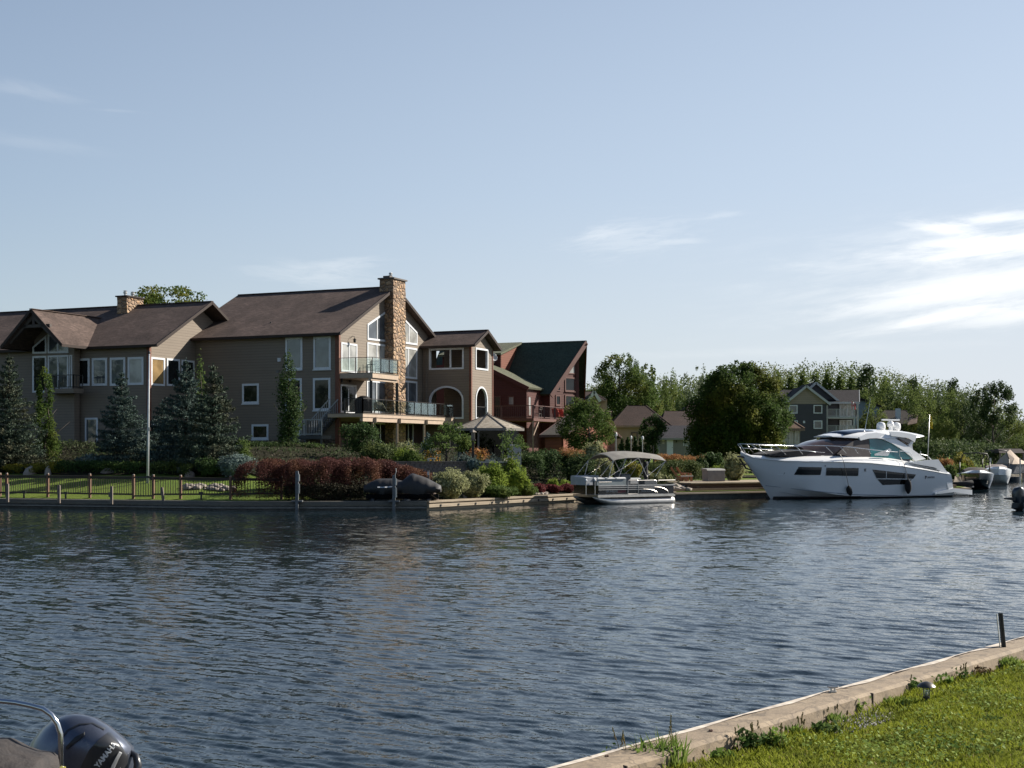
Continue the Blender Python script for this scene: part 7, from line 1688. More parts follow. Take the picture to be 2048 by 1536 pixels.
for o_ in (-.06, -BW_ + .06):
    pa = PF.at(sx(1219), z_(953), o_); pb_ = PF.at(sx(1295), z_(953), o_)
    for a_, i in ((pa, 0), (pa, 3), (pb_, 3), (pb_, 6)): k = 0 if o_ > -1 else 8; mb.tube([a_, Vector(rr_[i][k]) - Vector((0, 0, .02))], .022, 5)
    for sx_, i in ((1201, 0), (1239, 2), (1280, 4), (1312, 6)): k = 0 if o_ > -1 else 8; mb.tube([PF.at(sx(sx_), z_(953) if i else z_(953), o_), Vector(rr_[i][k]).lerp(PF.at(sx(sx_), z_(953), o_), .02)], .018, 5)
for i in (0, 3, 6): mb.tube([Vector(q) - Vector((0, 0, .025)) for q in rr_[i][:9]], .022, 5)
obj('canopy_frame', mb, M_alu, cn)
M_sil = plain('silver_lettering', (.45, .45, .45), rough=.4)
place_text('ON 4482312', .16, .004, PF.at(sx(1212), z_(983.2), -.02), PE, (0, 0, 1), M_sil, pb); place_text('PRINCECRAFT', .15, .004, PF.at(sx(1283), z_(983.4), -.02), PE, (0, 0, 1), M_sil, pb)
mb = MB(); PF.box(mb, sx(1236), sx(1252), z_(984), z_(979.5), -.028, -.02); obj('registration_patch', mb, plain('wine_patch', (.12, .02, .03)), pb)
mb = MB(); p = PF.at(LP + .15, .3, -BW_ / 2); mb.loft([[p + PE * a + PN * b + Vector((0, 0, z)) for a, b in ((-.2, -.15), (.3, -.13), (.3, .13), (-.2, .15))] for z in (.0, .3, .55, .7)]); obj('outboard_motor', mb, M_black, pb, .8)

# ---- two runabouts, seen from the bow quarter
def runabout(label, px, d, L, B, hgt, ang, mats, tower, group='runabouts moored beyond the yacht'):
    """bow points back along -e; hull lofted from stem to stern"""
    e = Vector((math.cos(ang), math.sin(ang), 0)); n = Vector((e.y, -e.x, 0)); O_ = Vector((X(px, d), d, 0)); t = thing('runabout', label, 'motorboat', (O_.x, O_.y, 0), group); f = Fr(O_, e, n); mb = MB(); rr_ = []
    for s in (0, .25, .7, 1.5, 2.6, 4, L):
        u = s / L; h = B / 2 * min(1, (u * 4.5) ** .45 if u < .22 else 1); zs__ = hgt * (1.18 - .18 * min(1, u * 1.6)); zk = -.25 + max(0, 1 - u * 5) * (hgt * 1.1); c = h * .72
        R = [(0, zk), (c, max(zk + .01, .05 + max(0, .5 - u * 3))), (h * .93, zs__ * .62), (h, zs__)]; rr_.append([f.at(s - (0.5 * (1 - u) if u < .2 else 0), b, a) for a, b in R] + [f.at(s - (0.5 * (1 - u) if u < .2 else 0), b, -a) for a, b in R[::-1][:-1]])
    mb.loft(rr_); hl = obj('hull', mb, mats[0], t, .8); mb = MB(); rr_ = []
    for s in (-.45, 0, .4, 1.0, 1.9, 3.0, L):
        u = max(0, s) / L; h = B / 2 * min(1, (u * 3.2) ** .5 if u < .3 else 1) + .03; h = max(h, .05); z = hgt * (1.18 - .18 * min(1, u * 1.6)); k = .22 if s < L * .5 else .1; rr_.append([f.at(s, z - .22, h), f.at(s, z + .03, h), f.at(s, z + k, h * .6), f.at(s, z + k, -h * .6), f.at(s, z + .03, -h), f.at(s, z - .22, -h)])
    mb.loft(rr_); obj('deck', mb, mats[1], t, .7); mb = MB(); rr_ = []
    for s, w, k in ((L * .22, .5, .12), (L * .34, .75, .42), (L * .55, .82, .62), (L * .8, .82, .45), (L * .97, .78, .1)): z = hgt; rr_.append([f.at(s, z, B / 2 * w), f.at(s, z + k * .7, B / 2 * w * .9), f.at(s, z + k, B / 2 * w * .5), f.at(s, z + k, -B / 2 * w * .5), f.at(s, z + k * .7, -B / 2 * w * .9), f.at(s, z, -B / 2 * w)])
    mb.loft(rr_); obj('cover', mb, mats[2], t, .7)
    if tower:
        mb = MB(); a = L * .62; zt = hgt + tower; mb.tube([f.at(a + .5, hgt, B * .46), f.at(a + .1, hgt + tower * .6, B * .46), f.at(a - .3, zt, B * .36), f.at(a - .4, zt + .08, 0), f.at(a - .3, zt, -B * .36), f.at(a + .1, hgt + tower * .6, -B * .46), f.at(a + .5, hgt, -B * .46)], .05, 8); mb.tube([f.at(a - .3, hgt, B * .46), f.at(a + .1, hgt + tower * .6, B * .46)], .04, 6); mb.tube([f.at(a - .3, hgt, -B * .46), f.at(a + .1, hgt + tower * .6, -B * .46)], .04, 6); obj('tower', mb, M_black, t, True)
    return t, f, hl
M_navy = plain('navy_gelcoat', (.012, .018, .024), rough=.12, coat=.6, spec=.6); M_cov = plain('brown_black_cover', (.035, .022, .018), (.02, .015, .013), .85); M_taupe = plain('taupe_cover', (.20, .165, .15), (.16, .13, .12), .85)
AG = math.radians(66)
runabout('dark hulled runabout with a black tower, nearest behind the yacht stern', 1958, 113.0, 7.0, 2.6, 1.15, math.radians(76), (M_navy, M_boat, M_cov), 1.75)
t_, f_, h_ = runabout('white runabout with a taupe cover behind the dark hulled one', 1997, 130, 7.2, 2.6, 1.25, math.radians(74), (M_boat, M_boat, M_taupe), 1.9)
# small tender between yacht and runabout
t = thing('tender', 'small dark inflatable tender tucked behind the yacht stern', 'dinghy', (X(1916, 106.5), 106.5, 0)); c = Vector((X(1916, 106.5), 106.5, 0)); mb = MB(); e = Vector((.5, -.86, 0)); n = Vector((e.y, -e.x, 0))
mb.tube([c - e * 1.2 + n * .6 + Vector((0, 0, .5)), c + e * .7 + n * .6 + Vector((0, 0, .55)), c + e * 1.3 + Vector((0, 0, .7)), c + e * .7 - n * .6 + Vector((0, 0, .55)), c - e * 1.2 - n * .6 + Vector((0, 0, .5))], .24, 10); obj('tube', mb, M_mesh, t, True)
mb = MB(); mb.box(c + Vector((0, 0, .42)), (2.2, 1.0, .1), e); mb.box(c + Vector((-.2, 0, .62)), (.35, 1.0, .12), e); obj('floor', mb, plain('grey_floor', (.2, .2, .21)), t)
# covered boat on a lift
cb = thing('covered_boat', 'boat under a peaked tan and grey cover on a lift in the distance', 'covered boat', (X(2018, 153), 153, 0)); f = Fr((X(2018, 153), 153), (math.cos(.9), math.sin(.9), 0), (math.sin(.9), -math.cos(.9), 0))
mb = MB(); rr_ = []
for s, w, z in ((-1.6, .9, 1.9), (-.6, 1.25, 3.0), (.3, 1.3, 3.35), (1.6, 1.3, 2.6), (4.2, 1.2, 1.9)): rr_.append([f.at(s, 1.75, w), f.at(s, (1.75 + z) / 2, w * .62), f.at(s, z, 0), f.at(s, (1.75 + z) / 2, -w * .62), f.at(s, 1.75, -w)])
mb.loft(rr_); obj('cover', mb, plain('tan_canvas', (.40, .31, .23), (.33, .26, .2), .8), cb)
mb = MB(); mb.loft([[f.at(s, .75, w * .6), f.at(s, 1.75, w), f.at(s, 1.75, -w), f.at(s, .75, -w * .6)] for s, w in ((-1.8, .5), (-.8, 1.2), (4.3, 1.2))]); obj('hull', mb, plain('grey_hull', (.14, .15, .18), rough=.5), cb)
mb = MB()
for s in (-1.2, 3.6):
    for o_ in (-1.6, 1.6): mb.bar(f.at(s, -.5, o_), f.at(s, 2.4, o_), .12)
    mb.bar(f.at(s, .7, -1.6), f.at(s, .7, 1.6), .1)
obj('lift_frame', mb, M_galv, cb)
# boat shelter behind it
bs = thing('boat_shelter', 'dark roofed boat shelter on posts behind the covered boat', 'boat shelter', (X(2022, 180), 180, 0)); mb = MB(); x0, x1 = X(1988, 180), X(2040, 180); z = Z(906, 180); mb.hexa([Vector((x0, 178, z)), Vector((x1, 178, z)), Vector((x1, 184, z)), Vector((x0, 184, z))], [Vector((x0 + .2, 179, z + .55)), Vector((x1 - .2, 179, z + .55)), Vector((x1 - .2, 183, z + .55)), Vector((x0 + .2, 183, z + .55))]); obj('roof', mb, plain('brown_roof', (.06, .042, .035)), bs)
for x in (x0 + .2, x1 - .2):
    for y in (178.3, 183.7): mb = MB(); mb.bar((x, y, -.5), (x, y, z), .2); obj('post', mb, M_pst, bs)
t = thing('pontoon_motorboat', 'dark low motorboat at the far dock behind the white runabout', 'motorboat', (X(2006, 142), 142, 0)); c = Vector((X(2006, 142), 142, 0)); e = Vector((.8, -.6, 0)); n = Vector((.6, .8, 0)); mb = MB()
mb.loft([[c + e * s + n * w + Vector((0, 0, .55)), c + e * s + n * w * .8 + Vector((0, 0, -.1)), c + e * s - n * w * .8 + Vector((0, 0, -.1)), c + e * s - n * w + Vector((0, 0, .55))] for s, w in ((-2, .9), (.4, .9), (1.4, .55), (1.7, .08))]); obj('hull', mb, M_navy, t, .7)
mb = MB(); mb.loft([[c + e * s + n * w + Vector((0, 0, .55)), c + e * s + Vector((0, 0, .55 + k)), c + e * s - n * w + Vector((0, 0, .55))] for s, w, k in ((-1.8, .85, .1), (-.6, .85, .55), (.8, .7, .2))]); obj('cover', mb, M_mesh, t)

# ---- covered watercraft on the far bank
M_jc = plain('black_cover', (.014, .014, .016), (.024, .022, .022), .62, nscale=2, bmp=.5, bscale=3); M_jr = plain('reflective_strip', (.55, .56, .58), rough=.4)
def watercraft(label, px0, px1, ys, d, seed):
    """draped cover; ys = outline of its top from left to right as (fraction, row)"""
    x0, x1 = X(px0, d), X(px1, d); L = x1 - x0; g = gz((x0 + x1) / 2, d) + .05; t = thing('covered_watercraft', label, 'covered jet ski', ((x0 + x1) / 2, d, g), 'covered watercraft on the bank'); mb = MB(); rr_ = []; rr = random.Random(seed)
    for k in range(17):
        f = k / 16; zt = Z(float(np.interp(f, [a for a, b in ys], [b for a, b in ys])), d); w = .62 * (math.sin(min(1, .12 + f * 1.05) * math.pi * .72) ** .5); zb_ = g + .30 + .25 * abs(f - .5); y0 = d; fold = .03 * math.sin(k * 2.3); x = x0 + L * f
        rr_.append([Vector((x, y0 - w * .8, zb_)), Vector((x, y0 - w - fold, zb_ + (zt - zb_) * .42)), Vector((x, y0 - w * .55, zb_ + (zt - zb_) * .86 + fold)), Vector((x, y0, zt)), Vector((x, y0 + w * .55, zb_ + (zt - zb_) * .86)), Vector((x, y0 + w, zb_ + (zt - zb_) * .42)), Vector((x, y0 + w * .8, zb_))])
    mb.loft(rr_); obj('cover', mb, M_jc, t, 1.2)
    mb = MB(); mb.loft([[Vector((x0 + L * f, d - w, g + .32)), Vector((x0 + L * f, d - w * .5, g + .06)), Vector((x0 + L * f, d + w * .5, g + .06)), Vector((x0 + L * f, d + w, g + .32))] for f, w in ((.05, .2), (.3, .5), (.8, .5), (.95, .4))]); obj('hull', mb, M_blk, t)
    mb = MB()
    for f in (.25, .75): mb.box(Vector((x0 + L * f, d, g - .04)), (.14, 1.3, .24)); 
    mb.box(Vector(((x0 + x1) / 2, d, g - .02)), (L * .7, .14, .12)); obj('cradle', mb, M_gst, t); return t, rr_, g
wc, rr_, g = watercraft('lower black covered watercraft behind the grey mooring post', 728, 806, ((0, 972), (.12, 966), (.33, 958), (.40, 957), (.75, 957), (1, 962)), 73.25, 1)
mb = MB(); mb.loft([[Vector(rr_[k][1]).lerp(Vector(rr_[k][2]), f) + Vector((0, -.03, .0)) for f in (.02, .16)] + [Vector(rr_[k][1]).lerp(Vector(rr_[k][2]), .09) + Vector((0, .03, 0))] for k in range(6, 13)]); obj('reflective_strip', mb, M_jr, wc)
watercraft('higher peaked black covered watercraft left of the variegated shrubs', 790, 882, ((0, 975), (.2, 958), (.36, 946), (.45, 948), (.7, 956), (.9, 966), (1, 971)), 73.15, 2)
# ================================================================ FENCE, POSTS, FURNITURE
M_fp = plain('fence_post', (.15, .075, .045), (.10, .055, .035), .7, nscale=3); M_frl = plain('fence_rail', (.05, .034, .026), (.035, .026, .02), .7); M_pcap = plain('pale_cap', (.34, .30, .26))
def fl_d(px):  # fence line, just inland of the wall walk
    x = np.interp(px, [0, 270, 440, 565], [X(0, 77.9), X(270, 75.0), X(440, 73.6), X(565, 73.7)]); y = np.interp(px, [0, 270, 440, 565], [77.9, 75.0, 73.6, 73.7]); return Vector((float(x), float(y), 0))
PX = [-70, 14, 98, 182, 267, 307, 362, 461, 563]
fe = thing('fence', 'long brown wooden baluster fence on the left bank', 'fence', fl_d(250) + Vector((0, 0, .55)))
def fz(px): return Z(np.interp(px, [0, 100, 270, 460, 563], [990, 991, 994, 993, 991]), fl_d(px).y)
def ft(px): return Z(np.interp(px, [0, 100, 270, 460, 563], [950, 950.5, 953, 956, 957]), fl_d(px).y)
for px in PX:
    p = fl_d(px); z0, z1 = fz(px), ft(px); mb = MB(); e = Vector((.98, -.2, 0)); mb.bar(p + Vector((0, 0, z0 - .3)), p + Vector((0, 0, z1 + .08)), .12, up=e); q = obj('post', mb, M_fp, fe); mb = MB(); mb.bar(p + Vector((0, 0, z1 + .083)), p + Vector((0, 0, z1 + .12)), .09, up=e); obj('cap', mb, M_pcap, q)
for a, b in zip(PX, PX[1:]):
    gate = a == 267; pa, pb2 = fl_d(a), fl_d(b); za0, za1, zb0, zb1 = fz(a), ft(a), fz(b), ft(b); v = lambda f, g: pa.lerp(pb2, f) + Vector((0, 0, (za0 + (zb0 - za0) * f) * (1 - g) + (za1 + (zb1 - za1) * f) * g)); mb = MB()
    if gate: mb.bar(v(.03, .97), v(.97, .97), .05, .08); mb.bar(v(.03, .05), v(.97, .05), .05, .08)
    else: mb.bar(v(.02, .985), v(.98, .985), .14, .04); mb.bar(v(.02, .91), v(.98, .91), .04, .10); mb.bar(v(.02, .13), v(.98, .13), .04, .09)
    n = max(4, int((pb2 - pa).length / .145))
    for i in range(1, n): mb.bar(v(i / n, .13 if not gate else .05), v(i / n, .93), .038 if gate else .03, .02, up=(0, 1, 0))
    if gate:
        gt = thing('gate', 'dark narrow gate in the wooden fence below the flagpole', 'gate', v(.5, 0)); obj('gate_panel', mb, M_black, gt); mb = MB(); mb.tube([v(.62, 1.0), v(.80, 1.02), v(.97, .80)], .035, 6); obj('brace', mb, M_black, gt)
    else: obj('panel', mb, M_frl, fe)
# walkway in front of the fence, and short mooring posts on it
M_mp = plain('weathered_post', (.19, .155, .13), (.12, .10, .085), .85, nscale=5)
for i, (px, y0, y1, lean, lb) in enumerate(((15, 968, 993, 0, 'short wooden mooring post at the left end of the seawall'), (118, 971, 995, 0, 'short mooring post between the second and third fence posts'), (223, 973, 997, 0, 'short mooring post with a side block left of the gate'), (328, 975, 999, .12, 'short mooring post that leans right of the gate'))):
    d = 73.4 + (0 if px > 200 else (223 - px) / 223 * 2.2); p = Vector((X(px, d), d, Z(y1, d))); tp = Vector((X(px, d) - lean, d, Z(y0, d))); mb = MB(); mb.bar(p - Vector((0, 0, .3)), tp, .13, up=(1, 0, 0)); mb.bar(tp, tp + Vector((0, 0, .02)), .10, up=(1, 0, 0))
    if i == 2: mb.box(p + Vector((-.09, -.0, .2)), (.1, .12, .25))
    tag(obj('mooring_post', mb, M_mp), lb, 'mooring post', 'short mooring posts on the left seawall')
for i, px in enumerate((54, 138, 406)):
    p = fl_d(px) + Vector((0, -.35, 0)); p.z = Z(984 if i == 0 else 986, p.y); mb = MB(); mb.box(p, (.2, .12, .12)); mb.box(p - Vector((0, 0, .2)), (.08, .08, .3)); tag(obj('walk_light', mb, M_black), ('small black box light at the foot of the second fence bay', 'small black box light at the foot of the third fence bay', 'small black box light right of the leaning post')[i], 'light', 'low box lights along the fence')
for px, yt, lb, d in ((594, 942, 'grey steel mooring piling in front of the red hedge', 72.0), (788, 950, 'grey mooring piling in front of the covered watercraft', 71.95)):
    p = Vector((X(px, d), d, 0)); t = thing('piling', lb, 'piling', p, 'tall grey pilings on the seawall'); mb = MB(); zt = Z(yt, d); mb.bar(p + Vector((0, 0, -.8)), p + Vector((0, 0, zt)), .17, .15, up=(1, 0, 0)); obj('post', mb, plain('grey_steel', (.13, .14, .15), (.08, .085, .09), .55, nscale=4), t)
    mb = MB(); mb.box(p + Vector((.09, -.02, zt - .35)), (.10, .12, .35)); mb.box(p + Vector((.11, -.02, zt - .9)), (.07, .05, .5)); mb.tube([p + Vector((.05, 0, zt)), p + Vector((.11, 0, zt + .15)), p + Vector((.10, 0, zt + .35))] if px > 700 else [p + Vector((.05, -.05, zt)), p + Vector((.12, -.06, zt - .25))], .02, 5); obj('roller', mb, M_galv, t)
    mb = MB(); mb.box(p + Vector((-.0, .1, .50)), (.55, .35, .08)); obj('foot', mb, plain('grey_steel', (.13, .14, .15)), t)
p = G(857, 74.6); mb = MB(); tp = Vector((p.x, p.y, Z(941, 74.6))); t = thing('post', 'slim dark post with a white reflector behind the covered watercraft', 'post', p); mb.bar(p - Vector((0, 0, .3)), tp, .10, up=(1, 0, 0)); obj('shaft', mb, M_mp, t); mb = MB(); mb.box(tp + Vector((-.02, -.07, -.15)), (.06, .02, .18)); obj('reflector', mb, M_white, t)
# flagpole
d = 79.5; p = Vector((X(295, d), d, gz(X(295, d), d))); t = thing('flagpole', 'tall bare white flagpole in front of the left house corner', 'flagpole', p); tp = Vector((X(298.5, d), d, Z(708, d))); mb = MB(); mb.tube([p - Vector((0, 0, .4)), p.lerp(tp, .45), tp], [.075, .062, .045], 12); obj('pole', mb, plain('pole_white', (.50, .52, .54), rough=.45), t, True)
mb = MB(); mb.lathe(tp, [(.02, 0), (.07, .04), (.08, .09), (.05, .15), (.01, .17)], 12); obj('ball', mb, M_black, t, True); mb = MB(); q = p.lerp(tp, .42); mb.box(q + Vector((.08, -.02, 0)), (.05, .05, .18)); mb.tube([q + Vector((.08, -.05, 0)), tp + Vector((.04, -.05, 0))], .006, 4); obj('cleat', mb, M_galv, t)
# boulders
M_bld = plain('boulder', (.33, .28, .25), (.22, .18, .16), .85, nscale=2.5, bmp=.8, bscale=6)
def rock(label, px, y0, y1, wpx, d, seed, mat=None, group='boulders on the left lawn'):
    rs = np.random.RandomState(seed); x = X(px, d); g = gz(x, d); r = wpx / 2 / F * d; h = Z(y0, d) - g; h = max(h, .12); mb = MB(); rr_ = []
    for k in range(6):
        ph = k / 5 * math.pi / 2; rr_.append([Vector((x + math.cos(a) * r * (math.cos(ph) + .02) * (1 + .15 * math.sin(a * 2 + seed) + .08 * rs.normal()), d + math.sin(a) * r * .8 * (math.cos(ph) + .02), g - .1 + (h + .1) * math.sin(ph) * (1 + .08 * math.sin(a + seed)))) for a in [2 * math.pi * j / 12 for j in range(12)]])
    mb.loft(rr_); return tag(obj('boulder', mb, mat or M_bld, None, .9), label, 'boulder', group)
rock('pale pinkish boulder between two golden shrubs', 60, 932, 948, 24, D(60, 949), 1); rock('pale boulder behind the rounded golden shrub', 96, 932, 948, 13, D(96, 949), 2); rock('low boulder half lost in the dark hedge', 215, 936, 950, 28, D(215, 947), 3); rock('grey boulder at the foot of the dark spruce', 380, 940, 952, 24, D(380, 953), 4); rock('brown boulder under the higher covered watercraft', 868, 984, 998, 22, 73.9, 5, plain('brown_rock', (.10, .07, .055), (.07, .05, .04), .9, nscale=3, bmp=.8))
# scattered stones at the bed edge
rs = np.random.RandomState(3)
def stones(label, pxa, ya, pxb, yb, n, dlo, dhi, s, seed, mat, group=None):
    rs = np.random.RandomState(seed); V_ = []; F_ = []; ico = [(0, 0, 1), (.9, 0, .45), (.28, .85, .45), (-.72, .53, .45), (-.72, -.53, .45), (.28, -.85, .45), (.7, .5, -.3), (-.3, .85, -.3), (-.9, 0, -.3), (-.3, -.85, -.3), (.7, -.5, -.3)]
    fc = [(0, 1, 2), (0, 2, 3), (0, 3, 4), (0, 4, 5), (0, 5, 1), (1, 6, 2), (2, 7, 3), (3, 8, 4), (4, 9, 5), (5, 10, 1), (2, 6, 7), (3, 7, 8), (4, 8, 9), (5, 9, 10), (1, 10, 6)]
    for i in range(n):
        f = rs.rand(); px = pxa + (pxb - pxa) * f; d = dlo + (dhi - dlo) * f + rs.normal() * .35; x = X(px, d); k = s * (.5 + rs.rand()); c = np.array([x, d, gz(x, d) + .03 + k * .2]); b_ = len(V_); sc = np.array([k, k * .8, k * .55]) * (.8 + .4 * rs.rand(3)); V_ += [c + np.array(p) * sc for p in ico]; F_ += [tuple(b_ + q for q in t) for t in fc]
    V_ = np.array(V_); p = V_.mean(0); o = bpy.data.objects.new('stones', raw_mesh('stones', V_, F_, mat, p)); SC.collection.objects.link(o); o.location = p; return tag(o, label, 'stones', group, 'stuff')
M_pst2 = plain('pale_rock', (.28, .24, .20), (.17, .145, .125), .85, nscale=4)
stones('pale stones edging the bed right of the gate', 372, 975, 470, 978, 70, D(372, 975), D(470, 982), .20, 5, M_pst2); stones('pale pebbles lining the timber seawall under the variegated shrubs', 815, 997, 1095, 985, 260, 73.2, 84.4, .12, 6, M_pst2); stones('pale stones at the dock end beside the pontoon boat', 1340, 972, 1385, 976, 60, 92.5, 93.4, .22, 7, M_pst2)
# retaining wall of split blocks with a flat capping
M_blk2 = plain('block_face', (.20, .17, .15), (.12, .10, .09), .9, nscale=8, bmp=.6)
rw = thing('retaining_wall', 'low grey block retaining wall with a dark cap below the lilies', 'retaining wall', (X(890, 81.5), 81.5, 1.8)); Fw = Fr((X(784, 80.6), 80.6), (X(941, 82.2) - X(784, 80.6), 1.6, 0), (.1, -1, 0)); Fw.n = Vector((Fw.e.y, -Fw.e.x, 0)); Lw = (Vector((X(941, 82.2), 82.2, 0)) - Fw.O).length
z1 = Z(925, 81.4); z0 = Z(944, 81.4); mb = MB(); n = 5; bh = (z1 - z0) / n; rr = random.Random(9)
for r_ in range(n):
    a = -(.14 if r_ % 2 else 0)
    while a < Lw:
        w = .27; Fw.box(mb, max(0, a) + .012, min(Lw, a + w) - .012, z0 + bh * r_ + .008, z0 + bh * (r_ + 1) - .008, -.3, rr.uniform(-.01, .02)); a += w + (.05 if (r_ + int(a * 3)) % 3 == 0 else 0)
Fw.box(mb, .0, Lw, z0 - .9, z1 - .01, -.35, -.04); obj('blocks', mb, M_blk2, rw)
mb = MB(); Fw.box(mb, -.05, Lw + .05, z1, z1 + .07, -.36, .06); obj('cap', mb, plain('cap_stone', (.13, .11, .10), rough=.8), rw)
mb = MB(); c = Fw.at(Fw.px(863, 921)[0], z1 + .075, -.15); mb.box(c + Vector((0, 0, .16)), (.36, .3, .06), Fw.e)
for s in (-.15, .15): mb.box(c + Fw.e * s + Vector((0, 0, .07)), (.06, .28, .13), Fw.e)
tag(obj('planter', mb, plain('cream_stone', (.55, .52, .44), rough=.7)), 'small cream stone bench ornament on the block wall cap', 'garden ornament')
lw = thing('low_wall', 'low pale stone ledge right of the block wall, above the lime shrubs', 'low wall', (X(985, 83), 83, 1.9)); mb = MB(); f = FX(83); a0, z = f.px(957, 926); a1, _ = f.px(1018, 926); f.box(mb, a0, a1, z - .5, z, -.4, 0); obj('blocks', mb, M_blk2, lw); mb = MB(); f.box(mb, a0 - .05, a1, z + .003, z + .09, -.45, .05); f.box(mb, a0 + .4, a0 + 1.0, z + .095, z + .2, -.35, .0); obj('cap', mb, plain('pale_cap_stone', (.45, .42, .38), rough=.8), lw)
# hot tub like white box by the gazebo
p = G(1029, 88); t = thing('garden_box', 'white slatted garden box behind the thin young tree', 'garden box', p); mb = MB(); zt = Z(891, 88); mb.box(Vector((p.x, p.y, (p.z + zt) / 2)), (.85, .7, zt - p.z)); obj('body', mb, siding('white_slats', (.45, .45, .43), .12), t); mb = MB(); mb.box(Vector((p.x, p.y, zt + .03)), (.95, .8, .06)); obj('lid', mb, M_white, t)
# bird feeder in front of the gazebo
p = G(946, 84.5); t = thing('bird_feeder', 'dark roofed bird feeder on a post in front of the gazebo', 'bird feeder', p); mb = MB(); zt = Z(880, 84.5); mb.bar(p - Vector((0, 0, .2)), Vector((p.x, p.y, zt - .1)), .16); obj('post', mb, plain('dark_post', (.04, .028, .02)), t); mb = MB(); c = Vector((p.x, p.y, zt)); mb.box(c, (.32, .28, .06)); mb.box(c + Vector((0, 0, .26)), (.22, .18, .42)); mb.lathe(c + Vector((0, 0, .47)), [(.24, 0), (.02, .16)], 4); obj('house', mb, plain('feeder_wood', (.20, .17, .14), rough=.8), t)
# storage box on the dock
p = P(1427, 958, 97.0); zb_ = 1.004; t = thing('storage_box', 'grey ribbed deck box standing on the upper dock', 'deck box', (p.x, p.y, zb_)); e = Vector((.93, .37, 0)).normalized(); c = Vector((p.x, p.y, zb_)); mb = MB(); mb.box(c + Vector((0, 0, .38)), (1.35, .8, .74), e)
for k in range(-5, 6): mb.box(c + e * k * .12 + Vector((e.y, -e.x, 0)) * .402 + Vector((0, 0, .36)), (.05, .012, .66), e)
obj('body', mb, plain('grey_plastic', (.22, .21, .20), (.18, .17, .165), .6), t); mb = MB(); n = Vector((e.y, -e.x, 0)); mb.loft([[c + e * s + n * .42 + Vector((0, 0, .755)), c + e * s + n * .30 + Vector((0, 0, .86)), c + e * s - n * .42 + Vector((0, 0, .90)), c + e * s - n * .42 + Vector((0, 0, .755))] for s in (-.72, .72)]); obj('lid', mb, plain('pale_grey_plastic', (.30, .29, .27), rough=.5), t)
# adirondack chairs
M_cedar = plain('cedar_slats', (.36, .17, .09), (.28, .13, .07), .6, nscale=4); M_cush = plain('cream_cushion', (.55, .50, .42), rough=.8)
def adirondack(label, loc, rz, mat, name='adirondack_chair', group='wooden lawn chairs by the dock', seatmat=None):
    t = thing(name, label, 'chair', (0, 0, 0), group); mb = MB()
    for k in range(-3, 4): x = k * .085; mb.bar((x, -.05, .30), (x * 1.15, -.48, 1.02 - abs(k) * .035), .075, .02, up=(0, 1, .5))
    obj('backrest', mb, mat, t); mb = MB()
    for k in range(6): y = -.02 + k * .09; mb.box((0, y, .30 + k * .018), (.56, .08, .02))
    obj('seat', mb, seatmat or mat, t)
    for s in (-.33, .33):
        mb = MB(); mb.box((s, .12, .56), (.12, .66, .025)); obj('armrest', mb, seatmat or mat, t); mb = MB(); mb.bar((s, .42, 0), (s, .42, .55), .03, .11, up=(0, 1, 0)); obj('leg', mb, mat, t); mb = MB(); mb.bar((s, .42, .36), (s, -.45, .02), .03, .11); obj('leg', mb, mat, t)
    t.location = loc; t.rotation_euler = (0, 0, rz); t['_loc'] = tuple(loc); return t
ac = adirondack('left reddish wooden lawn chair facing right by the dock', (X(1356, 97), 97.0, 1.004), math.radians(-82), M_cedar, seatmat=M_cedar)
c2_ = copy_thing(ac, (X(1367.5, 97.6), 97.6, 1.004), math.radians(-82), None, 'right reddish wooden lawn chair facing right by the dock')
for i, (px, d) in enumerate(((1368, 96.7), (1379, 97.3))): p = Vector((X(px, d), d, 1.004)); t = thing('ottoman', ('left' if i == 0 else 'right') + ' cream cushioned footstool in front of the wooden lawn chairs', 'footstool', p, 'footstools by the dock'); mb = MB(); mb.box(p + Vector((0, 0, .36)), (.45, .4, .1)); obj('cushion', mb, M_cush, t); mb = MB(); [mb.box(p + Vector((a, b, .16)), (.04, .04, .32)) for a in (-.18, .18) for b in (-.15, .15)]; obj('frame', mb, M_cedar, t)
# hosta like pale plants at the dock end
for i, (a, b, lb) in enumerate(((1288, 1312, 'left pale spiky plant behind the pontoon boat stern'), (1308, 1330, 'middle pale spiky plant behind the pontoon boat'), (1326, 1346, 'pale spiky plant left of the wooden lawn chairs'))): bush(lb, a, b, 944 + i * 2, 93.6, L_var, 300 + i, 260, .26, 9, name='hosta', cat='plant', group='pale spiky plants by the dock', core=False, up=.2, asp=.3)
# furniture on the decks
M_iron = plain('dark_iron', (.025, .022, .02), rough=.4)
def bistro(label, loc, rz, group, wide=.44, mat=None):
    t = thing('patio_chair', label, 'chair', (0, 0, 0), group); m_ = mat or M_iron; mb = MB(); mb.box((0, 0, .45), (wide, .42, .03)); obj('seat', mb, m_, t); mb = MB()
    for x in (-wide / 2, wide / 2): mb.bar((x, -.2, .45), (x, -.3, .98), .03)
    for z in (.62, .80, .97): mb.bar((-wide / 2, -.2 - (z - .45) * .19, z), (wide / 2, -.2 - (z - .45) * .19, z), .03)
    obj('backrest', mb, m_, t)
    for x in (-wide / 2, wide / 2):
        for y in (-.2, .2): mb = MB(); mb.bar((x, y, 0), (x, y, .45 if y < 0 else .66), .03); obj('leg', mb, m_, t)
    t.location = loc; t.rotation_euler = (0, 0, rz); t['_loc'] = tuple(loc); return t
bz = 8.895; gu = math.atan2(UU.y, UU.x)
b0c = bistro('dark metal patio chair at the left of the upper balcony', FG.at(.9, bz, 2.0), gu - .4, 'patio furniture on the upper balcony'); copy_thing(b0c, FG.at(2.75, bz, 2.0), gu + 2.6, None, 'dark metal patio chair at the right of the upper balcony')
